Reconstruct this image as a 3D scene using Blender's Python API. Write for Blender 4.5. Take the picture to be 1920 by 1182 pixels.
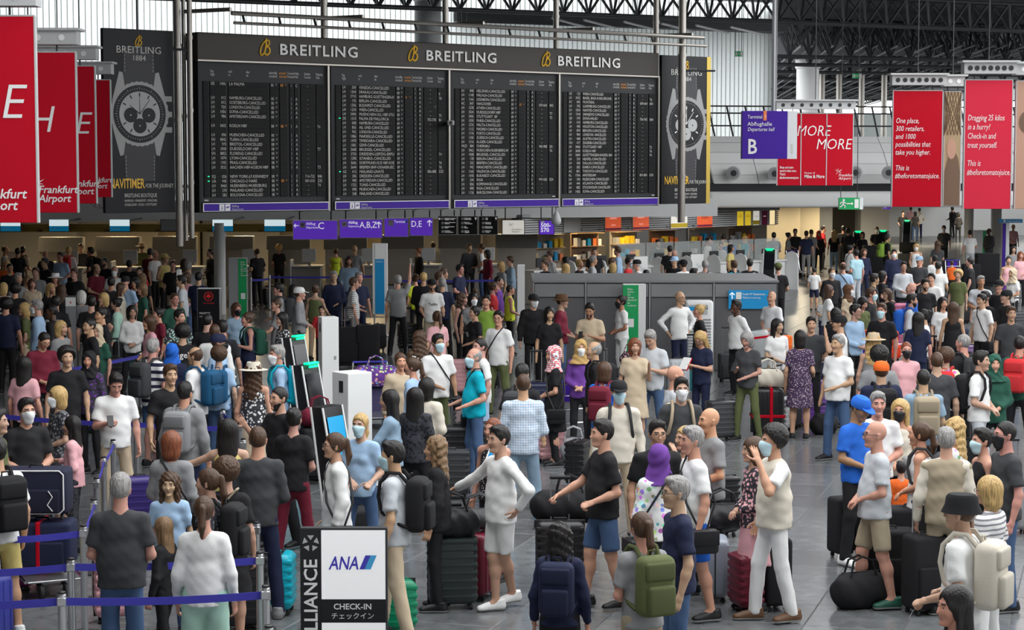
import bpy, bmesh, math, random
import numpy as np
from mathutils import Vector, Matrix
scene = bpy.context.scene
for o in list(bpy.data.objects): bpy.data.objects.remove(o)
C = scene.collection
R = math.radians
# ---------------------------------------------------------------- camera, world, light, exposure
F = 3733.0; HC = 4.2; PITCH = math.atan(279/F)
cam = bpy.data.cameras.new('camera'); cam.sensor_width = 36; cam.lens = 36*F/1920; cam.clip_end = 500
camo = bpy.data.objects.new('camera', cam); C.objects.link(camo)
camo.location = (0, 0, HC); camo.rotation_euler = (math.pi/2-PITCH, 0, 0); scene.camera = camo
cam.dof.use_dof = False
w = bpy.data.worlds.new('overcast_sky'); scene.world = w; w.use_nodes = True
bg = w.node_tree.nodes['Background']; bg.inputs[0].default_value = (0.97, 0.985, 1.0, 1); bg.inputs[1].default_value = 3.1
scene.view_settings.view_transform = 'Standard'; scene.view_settings.look = 'None'
scene.view_settings.gamma = 1; scene.view_settings.use_curve_mapping = False
scene.view_settings.exposure = 0.25
# ---------------------------------------------------------------- pixel rays -> world points (1920x1182 frame)
CP, SP = math.cos(PITCH), math.sin(PITCH)
def ray(px, py):
    a = (px-960)/F; b = (591-py)/F
    return Vector((a, CP+b*SP, -SP+b*CP))
def W(px, py, Y):
    d = ray(px, py); t = Y/d.y
    return Vector((d.x*t, Y, HC+d.z*t))
def PZ(px, py, z):
    d = ray(px, py); t = (z-HC)/d.z
    return Vector((d.x*t, d.y*t, z))
def G(px, py): return PZ(px, py, 0)
# ---------------------------------------------------------------- materials
M = {}
def nt(m):
    m.use_nodes = True; n = m.node_tree.nodes; return n, m.node_tree.links, n['Principled BSDF']
def mat(name, col, rough=.6, metal=0, emit=0, bump=0, bscale=40, var=0, spec=.5):
    m = bpy.data.materials.new(name); n, l, p = nt(m)
    p.inputs['Base Color'].default_value = (*col, 1); p.inputs['Roughness'].default_value = rough
    p.inputs['Metallic'].default_value = metal; p.inputs['Specular IOR Level'].default_value = spec
    if emit:
        p.inputs['Emission Color'].default_value = (*col, 1); p.inputs['Emission Strength'].default_value = emit
    if bump or var:
        tc = n.new('ShaderNodeTexCoord'); no = n.new('ShaderNodeTexNoise'); no.inputs['Scale'].default_value = bscale
        l.new(tc.outputs['Object'], no.inputs['Vector'])
        if bump:
            b = n.new('ShaderNodeBump'); b.inputs['Strength'].default_value = bump; b.inputs['Distance'].default_value = .01
            l.new(no.outputs[0], b.inputs['Height']); l.new(b.outputs[0], p.inputs['Normal'])
        if var:
            h = n.new('ShaderNodeHueSaturation'); h.inputs['Color'].default_value = (*col, 1)
            mr = n.new('ShaderNodeMapRange'); mr.inputs[3].default_value = 1-var; mr.inputs[4].default_value = 1+var
            l.new(no.outputs[0], mr.inputs[0]); l.new(mr.outputs[0], h.inputs['Value']); l.new(h.outputs[0], p.inputs['Base Color'])
    M[name] = m; return m
def omat(name, rough=.8, bump=.13, bscale=60, kind='plain', spec=.3, sheen=0):
    """takes its colour from the object's own colour; kind adds a woven or printed pattern"""
    m = bpy.data.materials.new(name); n, l, p = nt(m); oi = n.new('ShaderNodeObjectInfo'); tc = n.new('ShaderNodeTexCoord')
    p.inputs['Roughness'].default_value = rough; p.inputs['Specular IOR Level'].default_value = spec
    no = n.new('ShaderNodeTexNoise'); no.inputs['Scale'].default_value = bscale; l.new(tc.outputs['Object'], no.inputs['Vector'])
    if bump:
        b = n.new('ShaderNodeBump'); b.inputs['Strength'].default_value = bump; b.inputs['Distance'].default_value = .012
        l.new(no.outputs[0], b.inputs['Height']); l.new(b.outputs[0], p.inputs['Normal'])
    out = oi.outputs['Color']
    def mix(fac, c2):
        x = n.new('ShaderNodeMix'); x.data_type = 'RGBA'; l.new(fac, x.inputs[0]); l.new(out, x.inputs[6])
        if isinstance(c2, tuple): x.inputs[7].default_value = (*c2, 1)
        else: l.new(c2, x.inputs[7])
        return x.outputs[2]
    def step(o, t):
        q = n.new('ShaderNodeMath'); q.operation = 'GREATER_THAN'; l.new(o, q.inputs[0]); q.inputs[1].default_value = t; return q.outputs[0]
    def wave(axis, sc):
        x = n.new('ShaderNodeTexWave'); x.bands_direction = axis; x.inputs['Scale'].default_value = sc; l.new(tc.outputs['Object'], x.inputs['Vector']); return x.outputs['Fac']
    if kind == 'stripe_dark': out = mix(step(wave('Z', 3.2), .55), (.02, .02, .05))
    if kind == 'stripe_grey': out = mix(step(wave('Z', 7), .7), (.25, .25, .27))
    if kind == 'plaid':
        out = mix(step(wave('Z', 11), .78), (.75, .78, .82)); out = mix(step(wave('X', 11), .78), (.75, .78, .82))
    if kind == 'print':
        v = n.new('ShaderNodeTexVoronoi'); v.inputs['Scale'].default_value = 26; l.new(tc.outputs['Object'], v.inputs['Vector'])
        out = mix(step(v.outputs['Distance'], .42), (.04, .04, .05))
    if kind == 'floral':
        v = n.new('ShaderNodeTexVoronoi'); v.inputs['Scale'].default_value = 17; l.new(tc.outputs['Object'], v.inputs['Vector'])
        hs = n.new('ShaderNodeHueSaturation'); hs.inputs['Saturation'].default_value = .8; l.new(v.outputs['Color'], hs.inputs['Color'])
        q = n.new('ShaderNodeMath'); q.operation = 'LESS_THAN'; q.inputs[1].default_value = .42; l.new(v.outputs['Distance'], q.inputs[0])
        out = mix(q.outputs[0], hs.outputs[0])
    if kind == 'dots':
        v = n.new('ShaderNodeTexVoronoi'); v.inputs['Scale'].default_value = 40; l.new(tc.outputs['Object'], v.inputs['Vector'])
        q = n.new('ShaderNodeMath'); q.operation = 'LESS_THAN'; q.inputs[1].default_value = .28; l.new(v.outputs['Distance'], q.inputs[0])
        out = mix(q.outputs[0], (.75, .6, .65))
    if kind == 'hair':
        wv = n.new('ShaderNodeTexNoise'); mp = n.new('ShaderNodeMapping'); mp.inputs['Scale'].default_value = (90, 90, 9)
        l.new(tc.outputs['Object'], mp.inputs[0]); l.new(mp.outputs[0], wv.inputs['Vector']); wv.inputs['Scale'].default_value = 1
        hs = n.new('ShaderNodeHueSaturation'); mr = n.new('ShaderNodeMapRange'); mr.inputs[1].default_value = .3; mr.inputs[2].default_value = .7
        mr.inputs[3].default_value = .55; mr.inputs[4].default_value = 1.5
        l.new(wv.outputs[0], mr.inputs[0]); l.new(mr.outputs[0], hs.inputs['Value']); l.new(out, hs.inputs['Color']); out = hs.outputs[0]
        b.inputs['Strength'].default_value = .6; l.new(wv.outputs[0], b.inputs['Height'])
    l.new(out, p.inputs['Base Color'])
    if kind == 'skin':
        p.inputs['Subsurface Weight'].default_value = 0
    M[name] = m; return m
omat('cloth'); omat('cloth_denim', bscale=90, bump=.35); omat('skin', rough=.5, bump=.05, bscale=120, kind='skin', spec=.4)
omat('hair', rough=.45, kind='hair', spec=.4); omat('shell', rough=.35, bump=.08, bscale=200, spec=.5); omat('leather', rough=.4, bump=.15, bscale=90)
for k in ('stripe_dark', 'stripe_grey', 'plaid', 'print', 'floral', 'dots'): omat('cloth_'+k, kind=k)
mat('eye_white', (.8, .78, .75), .3); mat('eye_dark', (.03, .02, .015), .2); mat('lips', (.42, .2, .16), .5); mat('brow', (.05, .035, .025), .8)
mat('steel', (.55, .56, .57), .3, .9); mat('chrome', (.75, .76, .77), .18, 1); mat('dark_steel', (.045, .047, .05), .55, .3, bump=.1)
mat('white_paint', (.8, .81, .8), .45, bump=.03); mat('grey_paint', (.3, .31, .32), .5, bump=.04, var=.06); mat('light_grey_paint', (.5, .51, .51), .5, var=.05, bscale=3)
mat('black_plastic', (.012, .012, .014), .4); mat('rubber', (.02, .02, .02), .8); mat('sign_purple', (.06, .018, .33), .45, spec=.2); mat('sign_purple_lit', (.1, .03, .45), .4, emit=.55); mat('advert_red', (.8, .12, .04), .5, emit=.45); mat('advert_white', (.85, .83, .75), .5, emit=.4); mat('advert_yellow', (.85, .6, .03), .5, emit=.4); mat('sign_glow', (.9, .9, .88), .5, emit=.5); mat('belt_blue', (.05, .045, .42), .7, bump=.1, bscale=200)
mat('sign_red', (.5, .004, .018), .5, bump=.02, spec=.12); mat('sign_white', (.85, .85, .84), .5); mat('sign_black', (.009, .0095, .012), .4, spec=.25); mat('sign_gold', (.85, .5, .03), .4)
mat('sign_green', (.0, .36, .1), .45); mat('sign_blue', (.0, .3, .66), .45); mat('sign_orange', (.85, .22, .06), .5); mat('sign_yellow', (.85, .6, .03), .5)
mat('header_brown', (.045, .038, .032), .4, spec=.25); mat('panel_grey', (.03, .032, .035), .5, bump=.03, spec=.25); mat('flap', (.01, .0105, .011), .6, var=.15, bscale=8, spec=.2); mat('flap_edge', (.055, .06, .064), .5)
mat('type_white', (.6, .6, .57), .6); mat('type_orange', (.85, .32, .03), .6); mat('led_green', (.0, .8, .3), .4, emit=1.3); mat('led_lamp', (1, .78, .45), .4, emit=9)
mat('lamp_white', (1, .95, .82), .4, emit=4); mat('screen_light', (.75, .9, .95), .4, emit=.6); mat('screen_blue', (.0, .3, .6), .4, emit=.2); mat('screen_dark', (.01, .012, .016), .15)
mat('wood_counter', (.3, .2, .11), .5, var=.1, bscale=6); mat('beige_wall', (.42, .36, .25), .7, bump=.05, var=.06, bscale=2); mat('counter_front', (.33, .31, .28), .5, var=.05)
mat('ceiling_dark', (.03, .031, .033), .7); mat('wall_dark', (.09, .09, .09), .7, bump=.05); mat('paper', (.85, .85, .83), .7); mat('print_skin', (.5, .3, .21), .6); mat('print_brown', (.16, .1, .06), .6); mat('print_sand', (.4, .3, .17), .6)
mat('watch_silver', (.27, .27, .27), .4, .2); mat('watch_dial', (.42, .43, .43), .5); mat('strap_black', (.025, .025, .03), .5); mat('brass', (.5, .36, .07), .4, .5)
mat('mask_blue', (.55, .78, .86), .8, bump=.1); mat('mask_white', (.82, .83, .84), .8, bump=.1); mat('lens_dark', (.01, .01, .012), .1); mat('frosted', (.75, .78, .8), .3)
# stone floor tile: grey speckle, polished
def stone(name, base):
    m = bpy.data.materials.new(name); n, l, p = nt(m); tc = n.new('ShaderNodeTexCoord'); oi = n.new('ShaderNodeObjectInfo')
    a = n.new('ShaderNodeTexNoise'); a.inputs['Scale'].default_value = 5; a.inputs['Detail'].default_value = 8; l.new(tc.outputs['Object'], a.inputs['Vector'])
    r = n.new('ShaderNodeValToRGB'); r.color_ramp.elements[0].position = .3; r.color_ramp.elements[1].position = .75
    r.color_ramp.elements[0].color = (*[c*.75 for c in base], 1); r.color_ramp.elements[1].color = (*[c*1.3 for c in base], 1)
    l.new(a.outputs[0], r.inputs[0])
    hs = n.new('ShaderNodeHueSaturation'); mr = n.new('ShaderNodeMapRange'); mr.inputs[3].default_value = .85; mr.inputs[4].default_value = 1.15
    l.new(oi.outputs['Random'], mr.inputs[0]); l.new(mr.outputs[0], hs.inputs['Value']); l.new(r.outputs[0], hs.inputs['Color']); l.new(hs.outputs[0], p.inputs['Base Color'])
    p.inputs['Roughness'].default_value = .22; p.inputs['Specular IOR Level'].default_value = .5
    M[name] = m
stone('stone', (.135, .142, .147)); mat('joint', (.1, .1, .1), .8); mat('stall_grey', (.13, .13, .135), .4, .3, var=.08, bscale=3); mat('stall_fascia', (.24, .245, .25), .4, .3, var=.06, bscale=3)
# translucent ribbed daylight facade
def trans(name, col, k):
    m = bpy.data.materials.new(name); n, l, p = nt(m); t = n.new('ShaderNodeBsdfTranslucent'); t.inputs[0].default_value = (*col, 1)
    mx = n.new('ShaderNodeMixShader'); mx.inputs[0].default_value = k; p.inputs['Base Color'].default_value = (*col, 1); p.inputs['Roughness'].default_value = .6
    l.new(p.outputs[0], mx.inputs[1]); l.new(t.outputs[0], mx.inputs[2]); l.new(mx.outputs[0], n['Material Output'].inputs[0]); M[name] = m
trans('facade', (.62, .65, .64), .88); trans('facade_rib', (.7, .73, .72), .85)
def glassy(name, col, k):
    m = bpy.data.materials.new(name); n, l, p = nt(m); t = n.new('ShaderNodeBsdfTransparent'); mx = n.new('ShaderNodeMixShader'); mx.inputs[0].default_value = k
    p.inputs['Base Color'].default_value = (*col, 1); p.inputs['Roughness'].default_value = .05
    l.new(p.outputs[0], mx.inputs[1]); l.new(t.outputs[0], mx.inputs[2]); l.new(mx.outputs[0], n['Material Output'].inputs[0]); M[name] = m
glassy('glass', (.5, .55, .55), .7); glassy('plastic_wrap', (.75, .8, .8), .45)
# ---------------------------------------------------------------- mesh helpers
class MB:
    def __init__(s): s.v = []; s.f = []; s.mi = []
    def add(s, v, f, mi=0):
        o = len(s.v); s.v += [tuple(p) for p in v]; s.f += [tuple(i+o for i in q) for q in f]; s.mi += [mi]*len(f); return s
    def box(s, x0, x1, y0, y1, z0, z1, mi=0):
        v = [(x, y, z) for z in (z0, z1) for y in (y0, y1) for x in (x0, x1)]
        return s.add(v, [(0, 2, 3, 1), (4, 5, 7, 6), (0, 1, 5, 4), (1, 3, 7, 5), (3, 2, 6, 7), (2, 0, 4, 6)], mi)
    def hexa(s, p, mi=0): return s.add(p, [(0, 3, 2, 1), (4, 5, 6, 7), (0, 1, 5, 4), (1, 2, 6, 5), (2, 3, 7, 6), (3, 0, 4, 7)], mi)
    def rbox(s, x0, x1, y0, y1, z0, z1, b, mi=0, seg=3):
        bm = bmesh.new(); bmesh.ops.create_cube(bm, size=1)
        for q in bm.verts: q.co = Vector(((x0+x1)/2+q.co.x*(x1-x0), (y0+y1)/2+q.co.y*(y1-y0), (z0+z1)/2+q.co.z*(z1-z0)))
        b = min(b, .49*min(x1-x0, y1-y0, z1-z0))
        bmesh.ops.bevel(bm, geom=list(bm.edges), offset=b, segments=seg, profile=.5, affect='EDGES')
        bm.verts.index_update(); s.add([q.co[:] for q in bm.verts], [[q.index for q in f.verts] for f in bm.faces], mi); bm.free(); return s
    def tube(s, pts, r, n=8, mi=0, cap=True):
        pts = [Vector(p) for p in pts]; rr = r if isinstance(r, (list, tuple)) else [r]*len(pts); V = []
        up = None
        for i, p in enumerate(pts):
            d = (pts[min(i+1, len(pts)-1)]-pts[max(i-1, 0)]).normalized()
            if up is None: up = Vector((0, 0, 1)) if abs(d.z) < .9 else Vector((1, 0, 0))
            a = d.cross(up).normalized(); b = a.cross(d).normalized(); up = b
            for k in range(n):
                t = 2*math.pi*k/n; V.append(p+(a*math.cos(t)+b*math.sin(t))*rr[i])
        Fc = [(i*n+k, i*n+(k+1) % n, (i+1)*n+(k+1) % n, (i+1)*n+k) for i in range(len(pts)-1) for k in range(n)]
        if cap: Fc += [tuple(range(n))[::-1], tuple(range((len(pts)-1)*n, len(pts)*n))]
        return s.add(V, Fc, mi)
    def lathe(s, prof, n=24, mi=0, c=(0, 0, 0)):
        V = [(c[0]+r*math.cos(2*math.pi*k/n), c[1]+r*math.sin(2*math.pi*k/n), c[2]+z) for r, z in prof for k in range(n)]
        Fc = [(i*n+k, i*n+(k+1) % n, (i+1)*n+(k+1) % n, (i+1)*n+k) for i in range(len(prof)-1) for k in range(n)]
        Fc += [tuple(range(n))[::-1], tuple(range((len(prof)-1)*n, len(prof)*n))]
        return s.add(V, Fc, mi)
    def mesh(s, name, mats, smooth=False):
        me = bpy.data.meshes.new(name); me.from_pydata(s.v, [], s.f)
        for m in (mats if isinstance(mats, (list, tuple)) else [mats]): me.materials.append(M[m])
        me.polygons.foreach_set('material_index', s.mi)
        if smooth:
            me.polygons.foreach_set('use_smooth', [True]*len(s.f))
            if smooth != 'full': me.set_sharp_from_angle(angle=R(40))
        me.update(); return me
    def build(s, name, mats, parent=None, smooth=False, loc=None, rot=None): return link(name, s.mesh(name, mats, smooth), parent, loc, rot)
def link(name, me, parent=None, loc=None, rot=None, col=None):
    o = bpy.data.objects.new(name, me); C.objects.link(o)
    if parent is not None: o.parent = parent
    if loc is not None: o.location = loc
    if rot is not None: o.rotation_euler = (0, 0, rot) if not hasattr(rot, '__len__') else rot
    if col is not None: o.color = (*col, 1)
    return o
def tag(o, label, cat, group=None, kind=None):
    o['label'] = label; o['category'] = cat
    if group: o['group'] = group
    if kind: o['kind'] = kind
    return o
def struct(o): o['kind'] = 'structure'; return o
def empty(name, loc, rot=0): return link(name, None, None, loc, rot)
# lettering: every character is meshed once, strings are assembled from the glyphs
CH = sorted(set(' ABCDEFGHIJKLMNOPQRSTUVWXYZabcdefghijklmnopqrstuvwxyz0123456789.,-&#\'?:|\u00fc\u00e4\u00df\u00dc\u00d6\u2022\u30c1\u30a7\u30c3\u30af\u30a4\u30f3'))
GL = {}
def _glyphs():
    tmp = {}
    for b, off in ((0, 0.0), (1, .016), (-1, -.008)):
        for c in CH:
            for k, body in (('g', c), ('w', '|'+c+'|')):
                if k == 'w' and b: continue
                cu = bpy.data.curves.new('g', 'FONT'); cu.body = body; cu.size = 1; cu.resolution_u = 2; cu.offset = off
                o = bpy.data.objects.new('g', cu); C.objects.link(o); tmp[b, c, k] = o
    dg = bpy.context.evaluated_depsgraph_get(); dg.update()
    ms = {}
    for k, o in tmp.items():
        me = bpy.data.meshes.new_from_object(o.evaluated_get(dg)); v = np.array([q.co[:] for q in me.vertices]).reshape(-1, 3); ms[k] = (v, [tuple(p.vertices) for p in me.polygons]); bpy.data.meshes.remove(me)
    for o in tmp.values(): cu = o.data; bpy.data.objects.remove(o); bpy.data.curves.remove(cu)
    ww = lambda c: np.ptp(ms[0, c, 'w'][0][:, 0])
    base = np.ptp(ms[0, '|', 'g'][0][:, 0]); pw = (ww('|')-base)/2
    for c in CH:
        adv = ww(c)-base-pw
        for b in (-1, 0, 1): GL[b, c] = (*ms[b, c, 'g'], adv)
_glyphs()
def text_mesh(s, size, align='LEFT', shear=0, sp=1.0, line=1.0, bold=0):
    b = 1 if bold > .0005 else -1 if bold < -.0005 else 0; V = []; Fc = []; n = 0
    for li, ln in enumerate(s.split('\n')):
        x = 0; row = []
        for c in ln:
            v, f, adv = GL[b, c if (b, c) in GL else ' ']
            if len(v): row.append(v[:, :2]+[x, 0]); Fc += [tuple(i+n for i in q) for q in f]; n += len(v)
            x += adv*sp
        if not row: continue
        r = np.concatenate(row); r[:, 0] += {'LEFT': 0, 'CENTER': -x/2, 'RIGHT': -x}[align]; r[:, 0] += r[:, 1]*shear; r[:, 1] -= li*line; V.append(r)
    V = np.concatenate(V)*size; me = bpy.data.meshes.new('lettering'); me.from_pydata([(a, c, 0) for a, c in V], [], Fc); me.update(); return me
def text(s, size, m, parent, x, z, y=-.012, align='LEFT', shear=0, sp=1.0, line=1.0, bold=0, sx=1, rot=0, name='lettering'):
    """lettering on a panel whose face looks to local -Y"""
    me = text_mesh(s, size, align, shear, sp, line, bold); me.materials.append(M[m])
    o = link(name, me, parent, (x, y, z), (math.pi/2, -rot, 0)); o.scale = (sx, 1, 1); return o
def bar(mb, a, b, r, n=6, mi=0): mb.tube([a, b], r, n, mi)
# ---------------------------------------------------------------- the floor
fl = MB(); fl.box(-45, 60, 4, 175, -.3, -.006); floor = struct(fl.build('floor', 'joint'))
TA = R(-17); ts = .9
ca, sa = math.cos(TA), math.sin(TA)
tile_me = MB().rbox(-ts/2+.006, ts/2-.006, -ts/2+.006, ts/2-.006, -.03, 0, .003, seg=1).mesh('tile', 'stone')
cells = []
for i in range(-90, 90):
    for j in range(-10, 220):
        x = (i+.5)*ts*ca-(j+.5)*ts*sa; y = (i+.5)*ts*sa+(j+.5)*ts*ca
        if 11 < y < 170 and abs(x) < 45:
            q = 960+F*x/y
            if -140 < q < 2060: cells.append((y, x, q))
vis = sorted(cells, key=lambda c: (c[0] if c[2] > 560 else c[0]+9))
big = [c for c in vis if c[0] > 16.5][:300]; bs = set(big)
for y, x, q in big: link('tile', tile_me, floor, (x, y, 0), TA)
rest = MB()
for y, x, q in cells:
    if (y, x, q) in bs: continue
    h = ts/2-.006; rest.add([(x+a*ca-b*sa, y+a*sa+b*ca, 0) for a, b in ((-h, -h), (h, -h), (h, h), (-h, h))], [(0, 1, 2, 3)])
o = rest.build('tile_field', 'stone', floor); o['kind'] = 'stuff'
# ---------------------------------------------------------------- the hall shell
def line_obj(name, A, B, z0, z1, th, m, parent=None):
    """a wall / beam standing on the line A-B (xy), thickness th behind it"""
    d = Vector((B[0]-A[0], B[1]-A[1], 0)); L = d.length; mb = MB(); mb.box(0, L, 0, th, z0, z1)
    return mb.build(name, m, parent, loc=(A[0], A[1], 0), rot=math.atan2(d.y, d.x)), L
def gx(px, Y): return ((px-960)/F*Y*1.0, Y)
# white ribbed facade on the upper level (daylight behind it)
A, B = gx(-260, 60), gx(1446, 75)
d = Vector((B[0]-A[0], B[1]-A[1], 0)); L = d.length; mb = MB(); mb.add([(0, 0, 3.1), (L, 0, 3.1), (L, 0, 10.3), (0, 0, 10.3)], [(0, 1, 2, 3)])
wb = struct(mb.build('wall_back', 'facade', loc=(A[0], A[1], 0), rot=math.atan2(d.y, d.x)))
rib = MB().box(-.012, .012, -.03, -.002, 3.2, 10.2).mesh('rib', 'facade_rib')
for i in range(int(L/.19)):
    link('rib', rib, wb, (.1+i*.19, 0, 0))
# unseen wall added on the left, closes the hall to darken that crowd
o, _ = line_obj('wall_shade_left', (-24, -14), (-19.6, 70), 0, 10.3, .3, 'wall_dark'); struct(o)
o, _ = line_obj('wall_shade_right', (40, 172), (24.4, -14), 0, 5.5, .3, 'wall_dark'); struct(o)  # unseen wall added to block low side light, open above
# ceiling with its space frame
# (unseen openings shaped to let daylight onto foreground and right half, left kept shaded)
wx0, wx1 = gx(-260, 60)[0], gx(1446, 75)[0]
cl = MB(); zz = (10.3, 10.7)
for x0, x1, y0, y1 in ((-30, 24, -14, 9), (-30, -5.5, 9, 28), (15, 24, 9, 28), (-30, 24, 28, 33), (-30, 7.5, 33, 58), (4, 24, 58, 62), (23, 24, 33, 62)): cl.box(x0, x1, y0, y1, *zz)
cl.add([(x, y, z) for z in zz for x, y in ((-30, 58), (4, 58), (4, 62), (24, 62), (24, 76), (wx1, 75.05), (wx0, 60.05), (-30, 58.5))], [tuple(range(8))[::-1], tuple(range(8, 16))]+[(i, (i+1) % 8, (i+1) % 8+8, i+8) for i in range(8)])
cl.box(wx1, 32, 75.1, 172, *zz); ceil = struct(cl.build('ceiling', 'ceiling_dark'))
struct(MB().box(-30, 24, -14.3, -14, 0, 10.3).build('wall_shade_front', 'wall_dark'))  # unseen wall behind the camera, added to cut the frontal light
def truss(A, B, z0, z1, n, wd=.9, r=.06, split=False):
    A = Vector((A[0], A[1], 0)); B = Vector((B[0], B[1], 0)); d = B-A; L = d.length; u = d/L; s = L/n
    mb = MB(); rot = math.atan2(u.y, u.x)
    bar(mb, (0, 0, z0), (L, 0, z0), r*1.2); bar(mb, (0, -wd/2, z1), (L, -wd/2, z1), r); bar(mb, (0, wd/2, z1), (L, wd/2, z1), r)
    bar(mb, (0, -wd/2, z0), (L, -wd/2, z0), r*.8)
    t = mb.build('roof_truss', 'dark_steel', ceil, loc=A, rot=rot)
    dm = []
    for q in (1, -1):
        for side in (-1, 1):
            k = MB(); bar(k, (-q*s/2, side*wd/2, z1), (0, 0, z0), r*.75, 4); dm.append(k)
    if split:
        ms = [k.mesh('strut', 'dark_steel') for k in dm]
        for i in range(n):
            for k in (0, 2): link('strut', ms[k], t, (s*(i+.5), 0, 0))
        dm = [dm[1], dm[3]]
    j = MB()
    for i in range(n):
        for k in dm: j.add([(x+s*(i+.5), y, z) for x, y, z in k.v], k.f)
    j.build('lattice', 'dark_steel', t)['kind'] = 'stuff'
    return t
truss(gx(250, 59), gx(2050, 75.5), 9.15, 10.1, 40, split=True)
truss(gx(250, 52), gx(2050, 63), 9.6, 10.25, 30)
for Y in (80, 88, 97, 107, 118, 130, 143, 157): truss(gx(1380, Y-2), gx(2300, Y+6), 8.5+(Y-80)*.012, 9.9, 26, r=.075)
for k in range(9): truss(gx(1500+k*60, 78), ((gx(1500+k*60, 78)[0]+6), 160), 8.9, 9.9, 50, r=.05)
# louvre panels and sloping grey soffit of the far hall
for k in range(7):
    Y = 84+k*9; mb = MB(); mb.box(0, 30, 0, .15, 8.9, 9.9); link('ceiling_baffle', mb.mesh('ceiling_baffle', 'grey_paint'), ceil, (8+k*1.2, Y, 0), R(8))
# bright light strips in the ceiling panels in front of the facade
for i, px in enumerate((1060, 1120, 1195, 1265, 1330, 1395)):
    a = W(px-25, 34+i*3.4, 67.5); b = W(px+35, 50+i*3, 70); mb = MB(); bar(mb, a, b, .04); tag(mb.build('light_strip', 'light_grey_paint'), 'slim light strip under the dark roof, number %s counted from the left' % ('one two three four five six'.split()[i]), 'lamp', 'slim roof light strips')
# soffit of the roof edge in front of the facade
o, _ = line_obj('trim_1', gx(850, 69), gx(1475, 74), 9.15, 9.6, 3.2, 'dark_steel'); struct(o)
# mezzanine: grey fascia beam over the check-in desks
A, B = gx(-300, 57), gx(1345, 66); bz0, bz1 = 2.55, 3.15
o, L = line_obj('trim_2', A, B, bz0, bz1, .5, 'light_grey_paint'); struct(o)
fas = o
ang = math.atan2(B[1]-A[1], B[0]-A[0])
mb = MB(); mb.box(0, L, .5, 16, 2.75, 3.1); struct(mb.build('mezzanine_floor', 'grey_paint', fas))
# back of the check-in area under the mezzanine
o, _ = line_obj('wall_checkin', gx(-300, 69.5), gx(1500, 82), 0, 2.75, .2, 'beige_wall'); struct(o)
for i in range(12):
    px = -60+i*128; Y = 68.6+i*.95; a = gx(px, Y); k = MB(); wdt = .9+.5*(i % 3)
    k.box(-wdt, wdt, 0, .5, 0, 2.7); struct(k.build('wall_bay', ('beige_wall', 'grey_paint', 'counter_front')[i % 3], None, loc=(a[0], a[1], 0)))
# mezzanine on the right: panelled parapet, black slot, lip
PA, PB = gx(1328, 71), gx(2060, 73.5); pa = math.atan2(PB[1]-PA[1], PB[0]-PA[0]); PL = math.hypot(PB[0]-PA[0], PB[1]-PA[1])
par = struct(MB().box(0, PL, .35, 3, 2.75, 5.1).build('mezzanine_parapet', 'grey_paint', loc=(PA[0], PA[1], 0), rot=pa))
prof = [(.10, 3.58), (.02, 3.9), (0, 4.3), (.05, 4.7), (.2, 5.05), (.32, 5.28)]
npn = 9; sl = PL/npn
for i in range(npn):
    for j in range(len(prof)-1):
        (y0, z0), (y1, z1) = prof[j], prof[j+1]; q = MB(); sk = -.28
        xs = [i*sl+.012+sk*(z0-4.4), (i+1)*sl-.012+sk*(z0-4.4), (i+1)*sl-.012+sk*(z1-4.4), i*sl+.012+sk*(z1-4.4)]
        xs = [min(max(x, 0), PL) for x in xs]
        q.hexa([(xs[0], y0, z0), (xs[1], y0, z0), (xs[1], y0+.2, z0), (xs[0], y0+.2, z0), (xs[3], y1, z1-.01), (xs[2], y1, z1-.01), (xs[2], y1+.2, z1-.01), (xs[3], y1+.2, z1-.01)])
        q.build('panel', 'white_paint', par)
MB().box(0, PL, .2, .4, 3.3, 3.6).build('black_slot', 'sign_black', par)
MB().rbox(0, PL, -.15, .6, 2.72, 3.3, .12).build('lip', 'white_paint', par, smooth=True)
mb = MB(); mb.box(0, PL, .6, 9, 2.76, 3.0); mb.build('mezzanine_slab', 'grey_paint', par)
# railings on the parapet
rl = empty('handrail', (PA[0], PA[1], 0), pa)
for z in (5.65, 6.1, 6.35): k = MB(); bar(k, (0, .5, z), (PL, .5, z), .03); k.build('rail', 'dark_steel', rl)
for i in range(22): k = MB(); bar(k, (i*.68+.1, .5, 6.35), (i*.68+.35, .45, 5.2), .035); k.build('stanchion', 'dark_steel', rl)
tag(rl, 'dark steel handrail with slanted posts along the upper gallery', 'railing')
# air nozzles
for i, (px, py) in enumerate(((1375, 325), (1452, 326), (1603, 324), (1665, 324), (1735, 325))):
    p = W(px, py, 70.9); n_ = empty('air_nozzle', p, pa+(-.25))
    def ringp(pr, m, nm):
        k = MB(); k.lathe(pr, 20); k.v = [(x, z, y) for x, y, z in k.v]; k.f = [f[::-1] for f in k.f]; k.build(nm, m, n_, smooth=True)
    ringp([(.16, .45), (.18, .0), (.24, -.1), (.25, -.2), (.2, -.22)], 'light_grey_paint', 'housing'); ringp([(.2, -.19), (.2, -.235), (.1, -.235)], 'grey_paint', 'rim'); ringp([(.11, -.2), (.11, -.25), (.01, -.25)], 'black_plastic', 'mouth')
    tag(n_, 'round white air nozzle in the gallery parapet, ' + ('furthest left, beside the gilt-edged watch banner', 'below the purple hall sign', 'right beside the three-part red banner', 'between the two red banner groups', 'hidden mostly behind the red retailers banner')[i], 'air nozzle', 'parapet air nozzles')
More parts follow.
